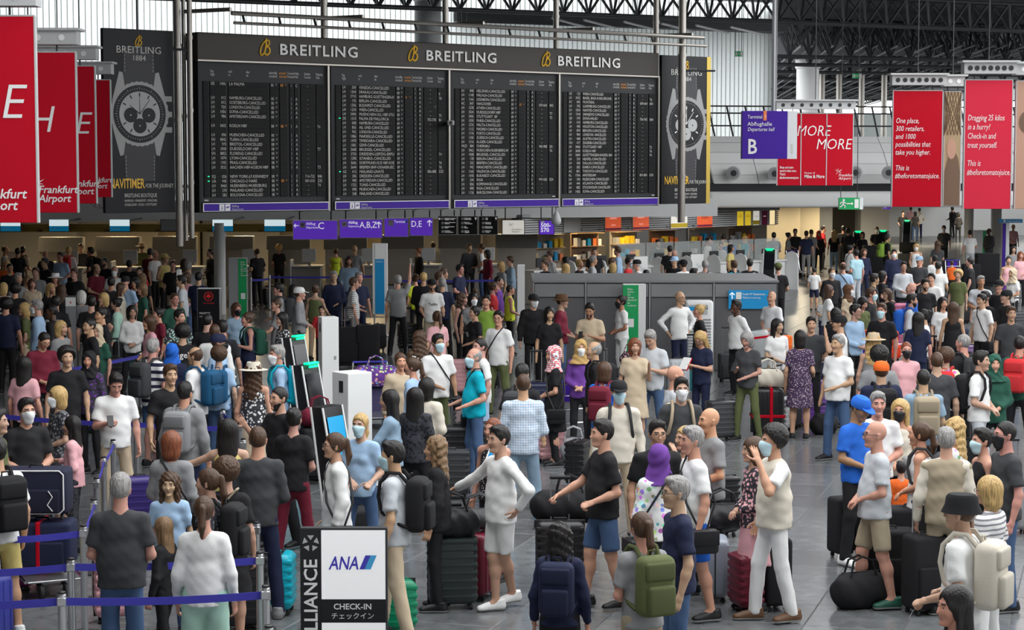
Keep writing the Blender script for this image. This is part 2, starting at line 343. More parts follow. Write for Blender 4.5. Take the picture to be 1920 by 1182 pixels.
# ---------------------------------------------------------------- columns
def column(px, Y, r, z0, z1, m, label):
    k = MB(); x = (px-960)/F*Y; k.lathe([(r, z0), (r, z1-.5), (r*1.0, z1-.45), (r*1.12, z1-.4), (r*1.12, z1)], 32, c=(x, Y, 0))
    o = k.build('column', m, smooth=True); return tag(o, label, 'column')
column(1433, 75.5, .42, 3.1, 10, 'grey_paint', 'thick grey round column at the end of the white ribbed wall')
column(1511, 88, .49, 3.1, 8.9, 'white_paint', 'thick white round column in the far hall')
column(803, 65.5, .43, 3.1, 10, 'grey_paint', 'grey round column behind the top of the departure board')
column(412, 56.5, .16, 0, 2.6, 'white_paint', 'slim grey column below the left end of the departure board')
column(1816, 84, .19, 0, 4.2, 'white_paint', 'white round column below the pink-red banner')
column(1867, 90, .24, 0, 4.2, 'white_paint', 'white round column behind the information pillar')
column(1235, 74, .15, 0, 2.7, 'light_grey_paint', 'slim pale column behind the ticket counters')
# slim masts
mat('mast_steel', (.34, .32, .29), .35, .7)
def mast(px, Y, r, z0, z1, label, m='mast_steel'):
    k = MB(); x = (px-960)/F*Y; k.lathe([(r, z0), (r, z1)], 16, c=(x, Y, 0)); t = k.build('mast', m, smooth=True)
    for z in np.arange(z0+1.2, z1, 1.6): q = MB(); q.lathe([(r*1.18, z), (r*1.18, z+.08)], 16, c=(x, Y, 0)); q.build('clamp', m, t)
    return tag(t, label, 'mast')
def YB(px): return 1/((1/45)*(1-(px-370)/862*(1-1/1.186)))
mast(337, 44.9, .085, 2.4, 10.2, 'wide brushed steel mast left of the departure board'); mast(349, 45.6, .05, 2.5, 10.2, 'thinner steel mast beside the wide one')
mast(360, 44.4, .06, 2.6, 10.2, 'steel mast at the left edge of the departure board')
for px, lab in ((610, 'steel mast above the first logo of the departure board'), (836, 'steel mast rising behind the second logo of the departure board'), (1042, 'steel mast rising behind the third logo of the departure board'), (1228, 'steel mast at the right edge of the departure board')): mast(px, YB(px)+.35, .075, 6.8, 10.2, lab)
mast(1277, YB(1277)-.6, .1, 2.7, 10.2, 'thick steel mast standing in front of the right watch banner'); mast(1449, 66, .09, 5.5, 10.1, 'grey mast carrying the purple hall sign', 'grey_paint')
for px, Y, l in ((1538, 100, 'first'), (1570, 100, 'second'), (1612, 100, 'third'), (1654, 100, 'fourth')): mast(px, Y, .14, 3, 9, 'slim pale mast of the far hall, %s from the white column' % l)
# far hall on the right: end wall, clerestory windows
o, _ = line_obj('wall_far', (14, 160), (60, 168), 0, 6.2, .3, 'grey_paint'); struct(o)
o, _ = line_obj('window_1', (8, 150), (60, 158), 6.4, 8.2, .002, 'facade'); struct(o)
for i in range(14): MB().box(-.12, .12, -.2, 0, 6.4, 8.2).build('mullion', 'grey_paint', o, loc=(i*3.7, 0, 0))
o, _ = line_obj('wall_far_gallery', (9.5, 103), (60, 112), 3.0, 5.6, .3, 'grey_paint'); struct(o)
o, _ = line_obj('wall_entrance', gx(1640, 119), gx(2100, 124), 0, 3.1, .3, 'white_paint'); struct(o)
o, _ = line_obj('wall_kiosks', gx(1440, 84), gx(1660, 92), 0, 2.75, .4, 'beige_wall'); struct(o)
for i, (px, wd, m) in enumerate(((1462, .5, 'grey_paint'), (1505, .7, 'beige_wall'), (1545, .35, 'grey_paint'), (1640, .6, 'white_paint'))):
    a = gx(px, 82.5+i); struct(MB().box(-wd, wd, 0, 1.5, 0, 2.72).build('wall_pier', m, loc=(a[0], a[1], 0)))
k = MB(); k.box(0, 17, 0, 45, 2.76, 3.0); struct(k.build('ceiling_low', 'grey_paint', loc=(9.5, 76, 0)))
a = G(1790, 470)
# ---------------------------------------------------------------- warm lamps over the desks
def lamp(px, py, Y, e, label, col=(1, .72, .38), emit='led_lamp', size=.6):
    p = W(px, py, Y); p.z = 2.72
    t = MB().box(-.35, .35, -.07, .07, -.05, 0).build('downlight', 'grey_paint', loc=p); MB().box(-.32, .32, -.05, .05, -.06, -.051).build('diffuser', emit, t)
    ld = bpy.data.lights.new('downlight', 'AREA'); ld.shape = 'RECTANGLE'; ld.size = .7; ld.size_y = .2; ld.energy = e; ld.color = col; lo = link('lamp_light', ld, t, (0, 0, -.08))
    tag(t, label, 'lamp', 'warm downlights over the desks')
nth = 'first second third fourth fifth sixth seventh eighth ninth tenth eleventh twelfth thirteenth fourteenth fifteenth sixteenth seventeenth eighteenth'.split()
for i in range(11): lamp(-10+i*118, 410, 63+i*.7, 75, 'warm downlight under the gallery, %s from the left' % nth[i])
for i, px in enumerate((1500, 1560, 1700, 1850)): lamp(px, 395, (80, 82, 105, 108)[i], (110, 110, 330, 330)[i], 'added fill light under the right gallery, %s from the left' % nth[i], (1, .85, .6))  # added lamps without visible fittings, brighten the far right hall
# ---------------------------------------------------------------- departure board and the watch banners on one line
BA, BB = W(370, 300, YB(370)), W(1232, 300, YB(1232)); bd = (BB-BA); bd.z = 0; BL = bd.length; bu = bd/BL; brot = math.atan2(bu.y, bu.x)
def bx(px):     # distance along the board line for an image column
    Y = YB(px); return (Y-BA.y)/bu.y
def bz(px, py): return W(px, py, YB(px)).z
board = empty('departure_board', (BA.x, BA.y, 0), brot)
tag(board, 'huge dark flight departure board of four split-flap panels with a brown header', 'departure board')
ztop, zhead, zbot, zst = bz(370, 60), bz(370, 112), bz(370, 380), bz(370, 398)
MB().rbox(0, BL, -.06, .5, zhead, ztop, .02).build('header', 'header_brown', board)
MB().box(0, BL, -.09, .02, zhead-.03, zhead+.005).build('header_rail', 'mast_steel', board)
MB().box(0, BL, .25, .45, zst-.02, zhead).build('back_frame', 'sign_black', board)
ROWS = [
"""DE 1406|LA PALMA|06 35|08 45|1|C|-||
||||||||
||||||||
LH 012|HAMBURG-CANCELLED|08 00||1|A|-|
LH 812|GOETEBORG-CANCELLED|08 00||1|A|-|
LH 920|LONDON-CANCELLED|08 00||1|A|-|
LH 1456|SOFIA-CANCELLED|08 00||1|A|-|
LH 986|AMSTERDAM-CANCELLED|08 05||1|A|-|
||||||||
LH 3602|KOELN HBF|08 09|08 39|1|A|-|T6
||||||||
LH 096|MUENCHEN-CANCELLED|08 15||1|A|-|
EN 8842|TURIN-CANCELLED|08 20||1|A|-|
LH 970|BRISTOL-CANCELLED|08 20||1|A|-|
LH 3500|DUESSELDORF HBF|08 24||1|A|-|T7
EN 8852|FLORENZ-CANCELLED|08 25||1|A|-|
LH 1074|LYON-CANCELLED|08 25||1|A|-|
LH 1392|PRAG-CANCELLED|08 25||1|A|-|
LH 3532|AACHEN HBF-KOELN HBF|08 30||1|A|-|T3
||||||||
SQ 026|NEW YORK-J.F.KENNEDY|08 35||1|C|716-722|B46
UA 945|CHICAGO-O HARE|08 35|08 55|1|B|501-510|Z25
LH 3460|NUERNBERG-WUERZBURG|08 36||1|A|-|T4
LH 270|MAILAND-CANCELLED|08 40||1|A|-|
LH 282|BOLOGNA-CANCELLED|08 40||1|A|-|""",
"""LH 324|VENEDIG-CANCELLED|08 40||1|A|-|
LH 1364|DRAKAU-CANCELLED|08 45||1|A|-|B
LH 3710|HAMBURG-GOETTINGEN-H|08 51|9 01|1|A|-|T8
LH 176|BERLIN-CANCELLED|08 45||1|A|-|
LH 1336|BUDAPEST-CANCELLED|08 50||1|A|1|
LH 1234|WIEN-CANCELLED|08 50||1|A|-|
LH 3404|MUENCHEN-ULL HBF-STU|08 51||1|A|-|T5
DE 1510|PALMA DE MALLORCA|09 00||1|C|752-778|B1
LH 008|HAMBURN-CANCELLED|09 00||1|A|-|
LH 836|AIL UND-CANCELLED|09 00||1|A|-|
LH 902|LONDON-CANCELLED|09 00||1|A|-|
LH 1086|MARSEILLE-CANCELLED|09 00||1|A|-|
LH 1470|TIMISOARA-CANCELLED|09 00||1|A|-|
LX 1081|GENF-CANCELLED|09 05||1|A|-|
SN 2608|BRUESSEL-CANCELLED|09 05||1|A|-|
LH 3730|DRESDEN-LEIPZIG-ERFU|09 07||1|A|-|T4
LH 1298|ISTANBUL-CANCELLED|09 10||1|A|-|
LH 3606|DORTMUND-DUS HBF-KOE|09 10||1|A|-|T6
LH 3644|BREMEN BHF-OSNABRUEC|09 10||1|A|-|T6
AZ 413|MAILAND-LINATE|09 10||2|D|886-888|D22
LH 206|DRESDEN-CANCELLED|09 10||1|A|-|
LH 988|AMSTERDAM-CANCELLED|09 10||1|A|-|
LH 1322|TUNIS-CANCELLED|09 15||1|A|-|
LH 098|MUENCHEN-CANCELLED|09 15||1|A|-|
LH 248|MAILAND-CANCELLED|09 15||1|A|-|""",
"""LH 848|HELSINKI-CANCELLED|09 15||1|A|-|
LH 1148|MALAGA-CANCELLED|09 15||1|A|-|
LH 1166|LISSABON-CANCELLED|09 15||1|A|-|
AC 847|VANCOUVER|09 15|10 15|1|B|659-664|B42
LH 1278|ATHEN-CANCELLED|09 20||1|A|-|
LH 3504|DUESSELDORF HBF|09 20||1|A|-|T7
LH 3406|STUTTGART  BF|09 20||1|A|-|T5
LH 1030|PARIS-CANCELLED|09 20||1|A|-|
LH 1276|MALTA-CANCELLED|09 25||1|A|-|
LH 1112|MADRID-CANCELLED|09 25||1|A|-|
LH 1176|PORTO-CANCELLED|09 25||1|A|-|
LH 1186|ZUERICH-CANCELLED|09 30||1|A|-|
LH 1316|ALGIER-CANCELLED|09 30||1|A|-|
WLD 884|CHISINAU|09 30||2|E|905-908|D5
LH 3462|MUENCHEN-NUERNBERG-W|09 36||1|A|-|T4
LH 1008|BRUESSEL-CANCELLED|09 40||1|A|-|
LH 178|BERLIN-CANCELLED|09 45||1|A|-|
LH 352|BREMEN-CANCELLED|09 45||1|A|-|
LH 942|MANCHESTE-CANCELLED|09 45||1|A|-|
LH 1160|VALENCIA-CANCELLED|09 45||1|A|-|
LH 1418|BUKAREST-CANCELLED|09 50||1|A|-|
BT 244|RIGA|09 50||2|E|919-920|E24
LH 826|KOPENHAGE-CANCELLED|09 50||1|A|-|
LH 890|RIGA-CANCELLED|09 55||1|A|-|
LH 1126|BARCELONA-CANCELLED|09 55||1|A|-|""",
"""OS 122|WIEN-CANCELLED|09 55||1|A|-|
LH 3432|BASEL BAD-KARLSRUHE-|09 55||1|A|-|T5
AC 845|MONTREAL|09 55||1|B|659-664|B43
LH 392|LUXEMBURG-CANCELLED|09 55||1|A|-|
LH 1054|NANTES-CANCELLED|09 55||1|A|-|
LH 1544|SARAJEVO-CANCELLED|09 55||1|A|-|
QR 070|DOHA-HALAD|09 55||1|C|734-742|B48
LH 010|HAMBURG-CANCELLED|10 00||1|A|-|
LH 440|HOUSTON-CANCELLED|10 00||1|A|-|
LH 874|BERGEN-CANCELLED|10 00||1|A|-|
LH 904|LONDON- ANCELLED|10 00||1|A|-|
LH 468|AUSTIN-CANCELLED|10 00||1|A|-|
OU 417|ZAGREB-CANCELLED|10 05||1|A|-|
LH 3460|STUTTGART HBF|10 06||1|A|-|T5
LH 3608|KOELN HBF|10 09||1|A|-|T6
LH 3684|GOETTINGEN-KASSEL BH|10 10||1|A|-|T4
LH 334|NEAPEL-CANCELLED|10 10||1|A|-|
LH 438|DALLAS-CANCELLED|10 10||1|A|-|
LH 582|KAIRO-CANCELLED|10 10||1|A|-|
AC 841|TORONTO-CANCELLED|10 10||1|B|-|
KL 1764|AMSTERDAM|10 10||2|D|801-804|D28
LH 100|MUENCHEN-CANCELLED|10 15||1|A|-|
LH 444|ATLANTA-CANCELLED|10 15||1|A|-|
LH 802|STOCKHOLM-CANCELLED|10 15||1|A|-|
LH 1426|SOFIA-CANCELLED|10 15||1|A|-|"""]
pxp = [(376, 614), (624, 840), (848, 1046), (1051, 1232)]
for pi, (p0, p1) in enumerate(pxp):
    x0, x1 = bx(p0), bx(p1); wd = x1-x0; root = MB().box(0, wd, .04, .25, zbot, zhead-.03).build('board_panel', 'panel_grey', board, loc=(x0, 0, 0))
    MB().box(-.05, 0, -.02, .26, zst, zhead-.03).build('side_cheek', 'sign_black', root); MB().box(wd, wd+.05, -.04, .26, zst-.02, zhead-.03).build('side_frame', 'mast_steel', root)
    H = zhead-zbot; rt = zhead-H*.145; nr = 25; rp = (rt-(zbot+H*.035))/nr
    segs = [(.03, .065), (.08, .2), (.22, .53), (.545, .605), (.62, .68), (.7, .725), (.74, .77), (.79, .9), (.915, .975)]
    fr = MB()
    for a, b in segs:
        fr.box(wd*a, wd*b, .012, .045, -rp*.46, rp*.46)
    frm = fr.mesh('flap_row', 'flap')
    for r in range(nr): link('flap_row', frm, root, (0, 0, rt-rp*(r+.5)))
    cols = {k: [] for k in range(9)}
    for ln in ROWS[pi].split('\n'):
        q = (ln.split('|')+['']*9)[:9]; cn = (q[0].split(' ')+[''])[:2] if q[0] else ['', '']
        for k, s in enumerate([cn[0], cn[1]]+q[1:8]): cols[k].append(s)
    ft = rp*.92
    for k, (fx, al) in enumerate(((.085, 'LEFT'), (.198, 'RIGHT'), (.224, 'LEFT'), (.55, 'LEFT'), (.625, 'LEFT'), (.705, 'LEFT'), (.745, 'LEFT'), (.895, 'RIGHT'), (.92, 'LEFT'))):
        for r, s in enumerate(cols[k]):
            if not s: continue
            zz = rt-rp*(r+.5)-ft*.34; m = 'type_orange' if k == 4 else 'type_white'
            if k in (3, 4):
                h_, mi = s.split(' '); text(h_, ft, m, root, wd*fx, zz, .008, sx=.78); text(mi, ft*.55, m, root, wd*(fx+.036), zz+ft*.3, .008, sx=.8)
            elif k == 7 and s == '-': text(s, ft, m, root, wd*.84, zz, .008)
            elif k == 2:
                o = text(s, ft, m, root, wd*fx, zz, .008, sp=1.0); lim = wd*.3*len(s)/20; o.scale.x = lim/max(o.data.vertices and max(v.co.x for v in o.data.vertices) or 1, .01)
            else: text(s, ft, m, root, wd*fx, zz, .008, al, sx=.8)
    for fx, s, m in ((.085, 'Flug\nFlight', 'type_white'), (.224, 'nach\nto', 'type_white'), (.36, u'\u00fcber\nvia', 'type_white'), (.54, u'planm\u00e4\u00dfig\nscheduled', 'type_white'), (.62, 'erwartet\nestimated', 'type_orange'), (.685, 'Terminal\nTerminal', 'type_white'), (.745, 'Halle\nHall', 'type_white'), (.82, 'Schalter\nCounter', 'type_white'), (.915, 'Flugsteig\nGate', 'type_white')):
        text(s, .085, m, root, wd*fx, rt+.2, .03, sx=.62, line=.9)
    for r in range(nr):
        if (pi, r) in ((0, 20), (0, 21), (1, 7), (1, 19)): MB().box(wd*.055, wd*.066, -.005, .02, rt-rp*(r+.6), rt-rp*(r+.4)).build('status_light', 'led_green', root)
    MB().box(wd*(.03 if pi < 2 else .95), wd*(.06 if pi < 2 else .98), .02, .045, zbot+.03, zbot+.06).build('maker_plate', 'light_grey_paint', root)
    st = MB().rbox(.02, wd, -.05, .25, zst, zbot-.015, .01).build('purple_strip', 'steel', root)
    MB().box(.05, wd-.02, -.055, -.045, zst+.02, zbot-.035).build('purple_face', 'sign_purple', st)
    zc = zst+.025; ih = zbot-zst-.07
    MB().box(wd*.13, wd*.13+ih*.85, -.062, -.05, zc, zc+ih).build('info_icon', 'sign_white', st); text('i', ih, 'sign_purple', st, wd*.13+ih*.3, zc+ih*.12, -.066, bold=.004)
    MB().box(wd*.13+ih, wd*.13+ih*1.9, -.062, -.05, zc, zc+ih).build('plane_icon', 'sign_white', st)
    pm = MB(); ox, oz = wd*.13+ih*1.45, zc+ih*.45
    pm.add([(ox+a*ih, -.066, oz+b*ih) for a, b in ((-.36, .05), (-.28, .12), (-.16, .06), (0, .1), (-.2, .3), (-.1, .3), (.18, .16), (.36, .24), (.38, .2), (.2, .06), (-.1, -.08), (-.3, -.06))], [tuple(range(12))[::-1]]); pm.build('plane_mark', 'sign_purple', st)
    text('Abflug', ih*.5, 'type_white', st, wd*.13+ih*2.15, zc+ih*.52, -.06); text('Departures', ih*.45, 'type_white', st, wd*.13+ih*2.15, zc+ih*.06, -.06, shear=.25)
def logo_b(parent, x, z, h, m='sign_gold', y=-.075):
    """looped script capital"""
    mb = MB()
    def cv(pts, r):
        pts = [Vector((x+a*h, y, z+b*h)) for a, b in pts]; P = []
        for i in range(len(pts)-1):
            p0, p1, p2, p3 = pts[max(i-1, 0)], pts[i], pts[i+1], pts[min(i+2, len(pts)-1)]
            for t in np.linspace(0, 1, 5)[:-1 if i < len(pts)-2 else None]:
                P.append(.5*((2*p1)+(-p0+p2)*t+(2*p0-5*p1+4*p2-p3)*t*t+(-p0+3*p1-3*p2+p3)*t**3))
        mb.tube(P, r*h, 6)
    cv([(.42, .98), (.4, .6), (.3, .2), (.12, .02), (.02, .16), (.12, .55), (.36, .82), (.58, .86), (.62, .68), (.44, .52), (.4, .5)], .05)
    cv([(.4, .5), (.6, .44), (.64, .22), (.5, .05), (.36, .06), (.34, .14)], .055)
    mb.build('script_logo', m, parent)
for p0, p1, p2 in ((486, 522, 668), (763, 795, 927), (1012, 1041, 1158)):
    zc = zhead+(ztop-zhead)*.24; h = (ztop-zhead)*.58; logo_b(board, bx(p0), zc, h*1.12)
    o = text('BREITLING', h*.98, 'sign_white', board, bx(p1), zc+h*.1, -.085, bold=.006, sp=1.1)
    o.scale.x = (bx(p2)-bx(p1))/max(v.co.x for v in o.data.vertices)
# lamp rail with brackets above the board
rail = empty('lamp_rail', (BA.x, BA.y, 0), brot); tag(rail, 'long double tube light rail running above the departure board', 'lamp rail')
za, zb_ = bz(400, 29), bz(1275, 87)
for dy, dz in ((-.9, 0), (-1.0, -.22)):
    k = MB(); bar(k, (bx(400), dy, za+dz), (bx(1275), dy, za+dz), .05 if dy > -.95 else .035, 8); k.build('tube', 'mast_steel', rail)
for px in (362, 610, 836, 1042, 1228):
    k = MB(); bar(k, (bx(px), .3, za+.08), (bx(px)+.5, -.9, za+.08), .05, 6); k.build('bracket', 'mast_steel', rail)
for i in range(14): k = MB(); bar(k, (bx(420)+i*.93, -.9, za), (bx(420)+i*.93, -1.0, za-.22), .03, 5); k.build('clip', 'dark_steel', rail)
# watch banners
def watch_banner(p0, p1, dial, sub, edge, label):
    x0, x1 = bx(p0), bx(p1); wd = x1-x0; z0, z1 = bz(p0, 400 if p0 < 400 else 383), bz(p0, 52 if p0 < 400 else 103); H = z1-z0
    b = MB().rbox(0, wd, 0, .12, z0, z1, .01).build('watch_banner', 'sign_black', loc=(BA.x+bu.x*x0, BA.y+bu.y*x0, 0), rot=brot); tag(b, label, 'banner')
    k = MB(); bar(k, (wd*.3, .06, z1-.4), (wd+(.42 if p0 < 400 else -.3), .06 if p0 < 400 else -.5, z1-.4), .03); bar(k, (wd*.5, .06, z1), (wd*.5, .06, 10.3), .02); k.build('mounting_arm', 'dark_steel', b)
    if edge: MB().box(wd-.14, wd+.0, -.01, .13, z0, z1).build('gilt_edge', 'brass', b)
    cx = wd*.5; Z = lambda f: z0+H*(1-f)
    logo_b(b, cx-.09, Z(.09), H*.06, y=-.01)
    o = text('BREITLING', .22, 'type_white', b, cx, Z(.13), -.01, 'CENTER'); o.scale.x = .95*wd*.66/(2*max(v.co.x for v in o.data.vertices)); text('1884', .17, 'type_white', b, cx, Z(.17), -.01, 'CENTER')
    # printed watch, flat layers
    rw = wd*.4; zc = Z(.46); kx = wd/1.57 if wd < 1.57 else 1
    def disc(r, m, nm, y, x=0, z=0, n=40, s=1, st=0):
        q = MB(); q.add([(cx+x+r*math.cos(2*math.pi*i/n)*(1+st*(i % 2)), y, zc+z+r*s*math.sin(2*math.pi*i/n)*(1+st*(i % 2))) for i in range(n)], [tuple(range(n))]); return q.build(nm, m, b)
    q = MB()
    for sg in (1, -1): q = MB(); q.add([(cx-rw*.62, -.004, zc+sg*rw*.5), (cx+rw*.62, -.004, zc+sg*rw*.5), (cx+rw*.5, -.004, zc+sg*rw*2.15), (cx-rw*.5, -.004, zc+sg*rw*2.15)], [(0, 1, 2, 3)]); q.build('printed_strap', 'strap_black', b)
    q = MB()
    for sg in (1, -1):
        for sx in (-1, 1):
            q.add([(cx+sx*rw*.95, -.006, zc+sg*rw*.45), (cx+sx*rw*.5, -.006, zc+sg*rw*.8), (cx+sx*rw*.58, -.006, zc+sg*rw*1.32), (cx+sx*rw*.7, -.006, zc+sg*rw*1.35)], [(0, 1, 2, 3)])
            for i in range(7): q.box(cx+sx*rw*.5-.006, cx+sx*rw*.5+.006, -.007, -.005, zc+sg*rw*(1.35+i*.12), zc+sg*rw*(1.35+i*.12+.07))
    q.build('printed_lugs', 'watch_silver', b); q = MB()
    for dz in (.5, 0, -.5): q.box(cx+rw*.92, cx+rw*1.16, -.007, -.005, zc+dz*rw-.06, zc+dz*rw+.06)
    q.build('printed_crown', 'watch_silver', b)
    disc(rw*1.02, 'watch_silver', 'printed_bezel', -.009, n=72, st=.03); disc(rw*.93, 'sign_black' if dial == 'watch_dial' else 'watch_silver', 'printed_ring', -.011); disc(rw*.9, 'sign_black', 'printed_inner_ring', -.012); disc(rw*.72, dial, 'printed_dial', -.013)
    q = MB()
    for i in range(60):
        t = 2*math.pi*i/60; c, s = math.cos(t), math.sin(t); ra, rb = rw*.79, rw*(.83 if i % 5 else .87); e = .006
        q.add([(cx+ra*c-e*s, -.0135, zc+ra*s+e*c), (cx+ra*c+e*s, -.0135, zc+ra*s-e*c), (cx+rb*c+e*s, -.0135, zc+rb*s-e*c), (cx+rb*c-e*s, -.0135, zc+rb*s+e*c)], [(0, 1, 2, 3)])
    q.build('printed_ticks', 'watch_silver', b)
    for x, z in ((-.32, -.04), (.32, -.04), (0, -.38)):
        disc(rw*.24, sub, 'printed_subdial', -.0145, x*rw, z*rw, 28); disc(rw*.03, 'watch_silver' if sub == 'sign_black' else 'sign_black', 'printed_pin', -.016, x*rw, z*rw, 10)
    q = MB(); hm = 'sign_black' if dial == 'watch_dial' else 'sign_white'
    for t, l_, e in ((R(90), .6, .008), (R(142), .45, .014), (R(52), .6, .01)):
        c, s = math.cos(t), math.sin(t); q.add([(cx-e*s, -.017, zc+e*c), (cx+e*s, -.017, zc-e*c), (cx+rw*l_*c+e*s*.5, -.017, zc+rw*l_*s-e*c*.5), (cx+rw*l_*c-e*s*.5, -.017, zc+rw*l_*s+e*c*.5)], [(0, 1, 2, 3)])
    for i in range(12):
        t = 2*math.pi*i/12; c, s = math.cos(t), math.sin(t); ra, rb, e = rw*.56, rw*.68, .014
        if i in (0, 6, 9): continue
        q.add([(cx+ra*c-e*s, -.0165, zc+ra*s+e*c), (cx+ra*c+e*s, -.0165, zc+ra*s-e*c), (cx+rb*c+e*s, -.0165, zc+rb*s-e*c), (cx+rb*c-e*s, -.0165, zc+rb*s+e*c)], [(0, 1, 2, 3)])
    q.build('printed_hands', hm, b)
    o = text('NAVITIMER', .3, 'sign_gold', b, wd*.06, Z(.865), -.01, bold=.004); o.scale.x = wd*.5/max(v.co.x for v in o.data.vertices)
    o = text('FOR THE JOURNEY', .13, 'type_white', b, wd*.57, Z(.863), -.01); o.scale.x = wd*.4/max(v.co.x for v in o.data.vertices)
    for s, f, sz in (('BREITLING BOUTIQUE', .915, .12), (u'HAMBURG \u2022 FRANKFURT \u2022 M\u00dcNCHEN', .94, .075), (u'D\u00dcSSELDORF \u2022 K\u00d6LN \u2022 STUTTGART', .962, .075)):
        o = text(s, sz, 'type_white', b, cx, Z(f), -.01, 'CENTER'); o.scale.x = wd*.46/(2*max(v.co.x for v in o.data.vertices))
    return b
watch_banner(196, 328, 'watch_dial', 'sign_black', 0, 'tall black advertising banner with a pale-dialled wristwatch, left of the board')
watch_banner(1240, 1331, 'sign_black', 'watch_dial', 1, 'tall black watch banner with a gilt edge, right of the board')
# station clock behind the red banners
ck = empty('wall_clock', W(186, 370, 46)); tag(ck, 'round white wall clock peeking out below the red banners', 'clock')
def face(r, y, m, nm, p):
    q = MB(); q.lathe([(r, 0), (r, .06)], 32); q.v = [(x, y+z, yy) for x, yy, z in q.v]; q.f = [f[::-1] for f in q.f]; q.build(nm, m, p)
face(.26, .05, 'grey_paint', 'rim', ck); face(.24, .03, 'sign_white', 'dial', ck)
q = MB()
for i in range(12):
    t = i*math.pi/6; q.add([(r_*math.cos(t)+e*math.sin(t), .025, r_*math.sin(t)-e*math.cos(t)) for r_, e in ((.18, -.01), (.18, .01), (.22, .01), (.22, -.01))], [(0, 1, 2, 3)])
bar(q, (0, .02, 0), (.06, .02, .14), .008); bar(q, (0, .02, 0), (-.15, .02, -.04), .007); q.build('hands', 'sign_black', ck)
# ---------------------------------------------------------------- hanging red banners
def air_logo(parent, x, z, s, m='sign_white', y=-.012):
    q = MB()
    for a, b, c, d in ((0, 0, -.5, .55), (0, 0, .05, .8), (0, 0, .9, .55), (0, 0, .8, -.05), (0, 0, -.35, -.5)):
        q.add([(x+a*s, y, z+b*s), (x+(a+c*.5-d*.07)*s, y, z+(b+d*.5+c*.07)*s), (x+(a+c)*s, y, z+(b+d)*s), (x+(a+c*.5+d*.05)*s, y, z+(b+d*.5-c*.05)*s)], [(0, 1, 2, 3)])
    q.build('star_logo', m, parent)
def hanger(parent, wd, z1, n=4):
    k = MB(); k.box(-.05, wd+.05, -.12, .2, z1+.12, z1+.34); k.box(-.1, wd+.1, -.2, .3, z1+.34, z1+.38); k.build('hanger_beam', 'light_grey_paint', parent)
    for i in range(n):
        q = MB(); q.lathe([(.05, 0), (.05, .02)], 14); x = wd*(i+.5)/n; q.v = [(x+a, -.125-c*.3, z1+.23+b) for a, b, c in q.v]; q.f = [f[::-1] for f in q.f]; q.build('lightening_hole', 'sign_white' if n < 6 else 'black_plastic', parent)
    k = MB()
    for x in (wd*.2, wd*.8): bar(k, (x, .05, z1), (x, .05, z1+.3), .015)
    bar(k, (wd*.5, .05, z1+.3), (wd*.5, .05, 10.3), .012); k.build('suspension', 'dark_steel', parent)
def banner(p0, p1, y0, y1, Y, m, label, name='hanging_banner', hang=4, wd=None, th=.08):
    b0, b1 = W(p0, y1, Y), W(p1, y0, Y); wd = b1.x-b0.x
    o = MB().rbox(0, wd, 0, th, b0.z, b1.z, .008).build(name, m, loc=(b0.x, Y, 0))
    e = MB()
    for a in ((-.012, .008), (wd-.008, wd+.012)): e.box(a[0], a[1], -.006, th+.006, b0.z, b1.z)
    e.box(0, wd, -.006, th+.006, b1.z-.006, b1.z+.014); e.build('edge_profile', 'light_grey_paint', o)
    if hang: hanger(o, wd, b1.z, hang)
    tag(o, label, 'banner'); return o, wd, b0.z, b1.z
def on(px, py, Y, o): p = W(px, py, Y); return p.x-o.location.x, p.z
for p0, p1, y0, y1, Y, lt, lx, ly, ls, tx, ty, tsz, lab in (
        (-165, 64, 30, 418, 25, 'E', -2, 222, .62, -46, 372, .17, 'red banner at the very left edge with a large white E, nearest of four'),
        (-31, 141, 98, 399, 32.4, 'H', 48, 248, .62, 72, 362, .17, 'red hanging banner with a white letter H and airport name, second of four'),
        (42, 177, 124, 382, 37.9, 'E', 139, 251, .6, 124, 350, .17, 'red hanging banner with a white E, third of four on the left'),
        (95, 206, 150, 370, 42.4, '', 0, 0, .5, 160, 342, .15, 'narrow visible red banner, farthest of four on the left')):
    o, wd, z0, z1 = banner(p0, p1, y0, y1, Y, 'sign_red', lab)
    if lt: x, z = on(lx, ly, Y, o); text(lt, ls, 'sign_white', o, x, z, shear=.2, bold=-.004)
    x, z = on(tx, ty, Y, o); text('Frankfurt\nAirport', tsz, 'sign_white', o, x, z, shear=.2, line=.85, bold=.002); air_logo(o, x-.02, z+.15, .14)
# right banners
o, wd, z0, z1 = banner(1672, 1768, 170, 388, 44.5, 'sign_red', 'red hanging banner about one place and 300 retailers', hang=7)
x, z = on(1679, 231, 44.5, o); text('One place,\n300 retailers,\nand 1000\npossibilities that\ntake you higher.\n\nThis is\n#beforetomatojuice.', .165, 'sign_white', o, x, z, shear=.2, line=1.06, sx=.73)
o2, wd, z0, z1 = banner(1768, 1803, 172, 386, 45.2, 'print_sand', 'narrow photo banner with a wire fence and a person in brown, between red banners', hang=2)
q = MB(); H = z1-z0
for i in range(9):
    for s in (1, -1): bar(q, (max(0, min(wd, wd*(i-4)/5)), -.01, z0+H*(.62 if s > 0 else 1)), (max(0, min(wd, wd*(i-4)/5+wd*.8)), -.01, z0+H*(1 if s > 0 else .62)), .006, 4)
q.build('printed_fence', 'print_brown', o2)
q = MB(); q.add([(wd*a, -.006, z0+H*b) for a, b in ((.02, 0), (.98, 0), (.98, .3), (.85, .42), (.6, .5), (.3, .46), (.05, .3))], [tuple(range(7))]); q.build('printed_coat', 'print_brown', o2)
q = MB(); q.add([(wd*(.45+.28*math.cos(t)), -.008, z0+H*(.5+.09*math.sin(t))) for t in np.linspace(0, 6.28, 20)[:-1]], [tuple(range(19))]); q.build('printed_face', 'print_skin', o2)
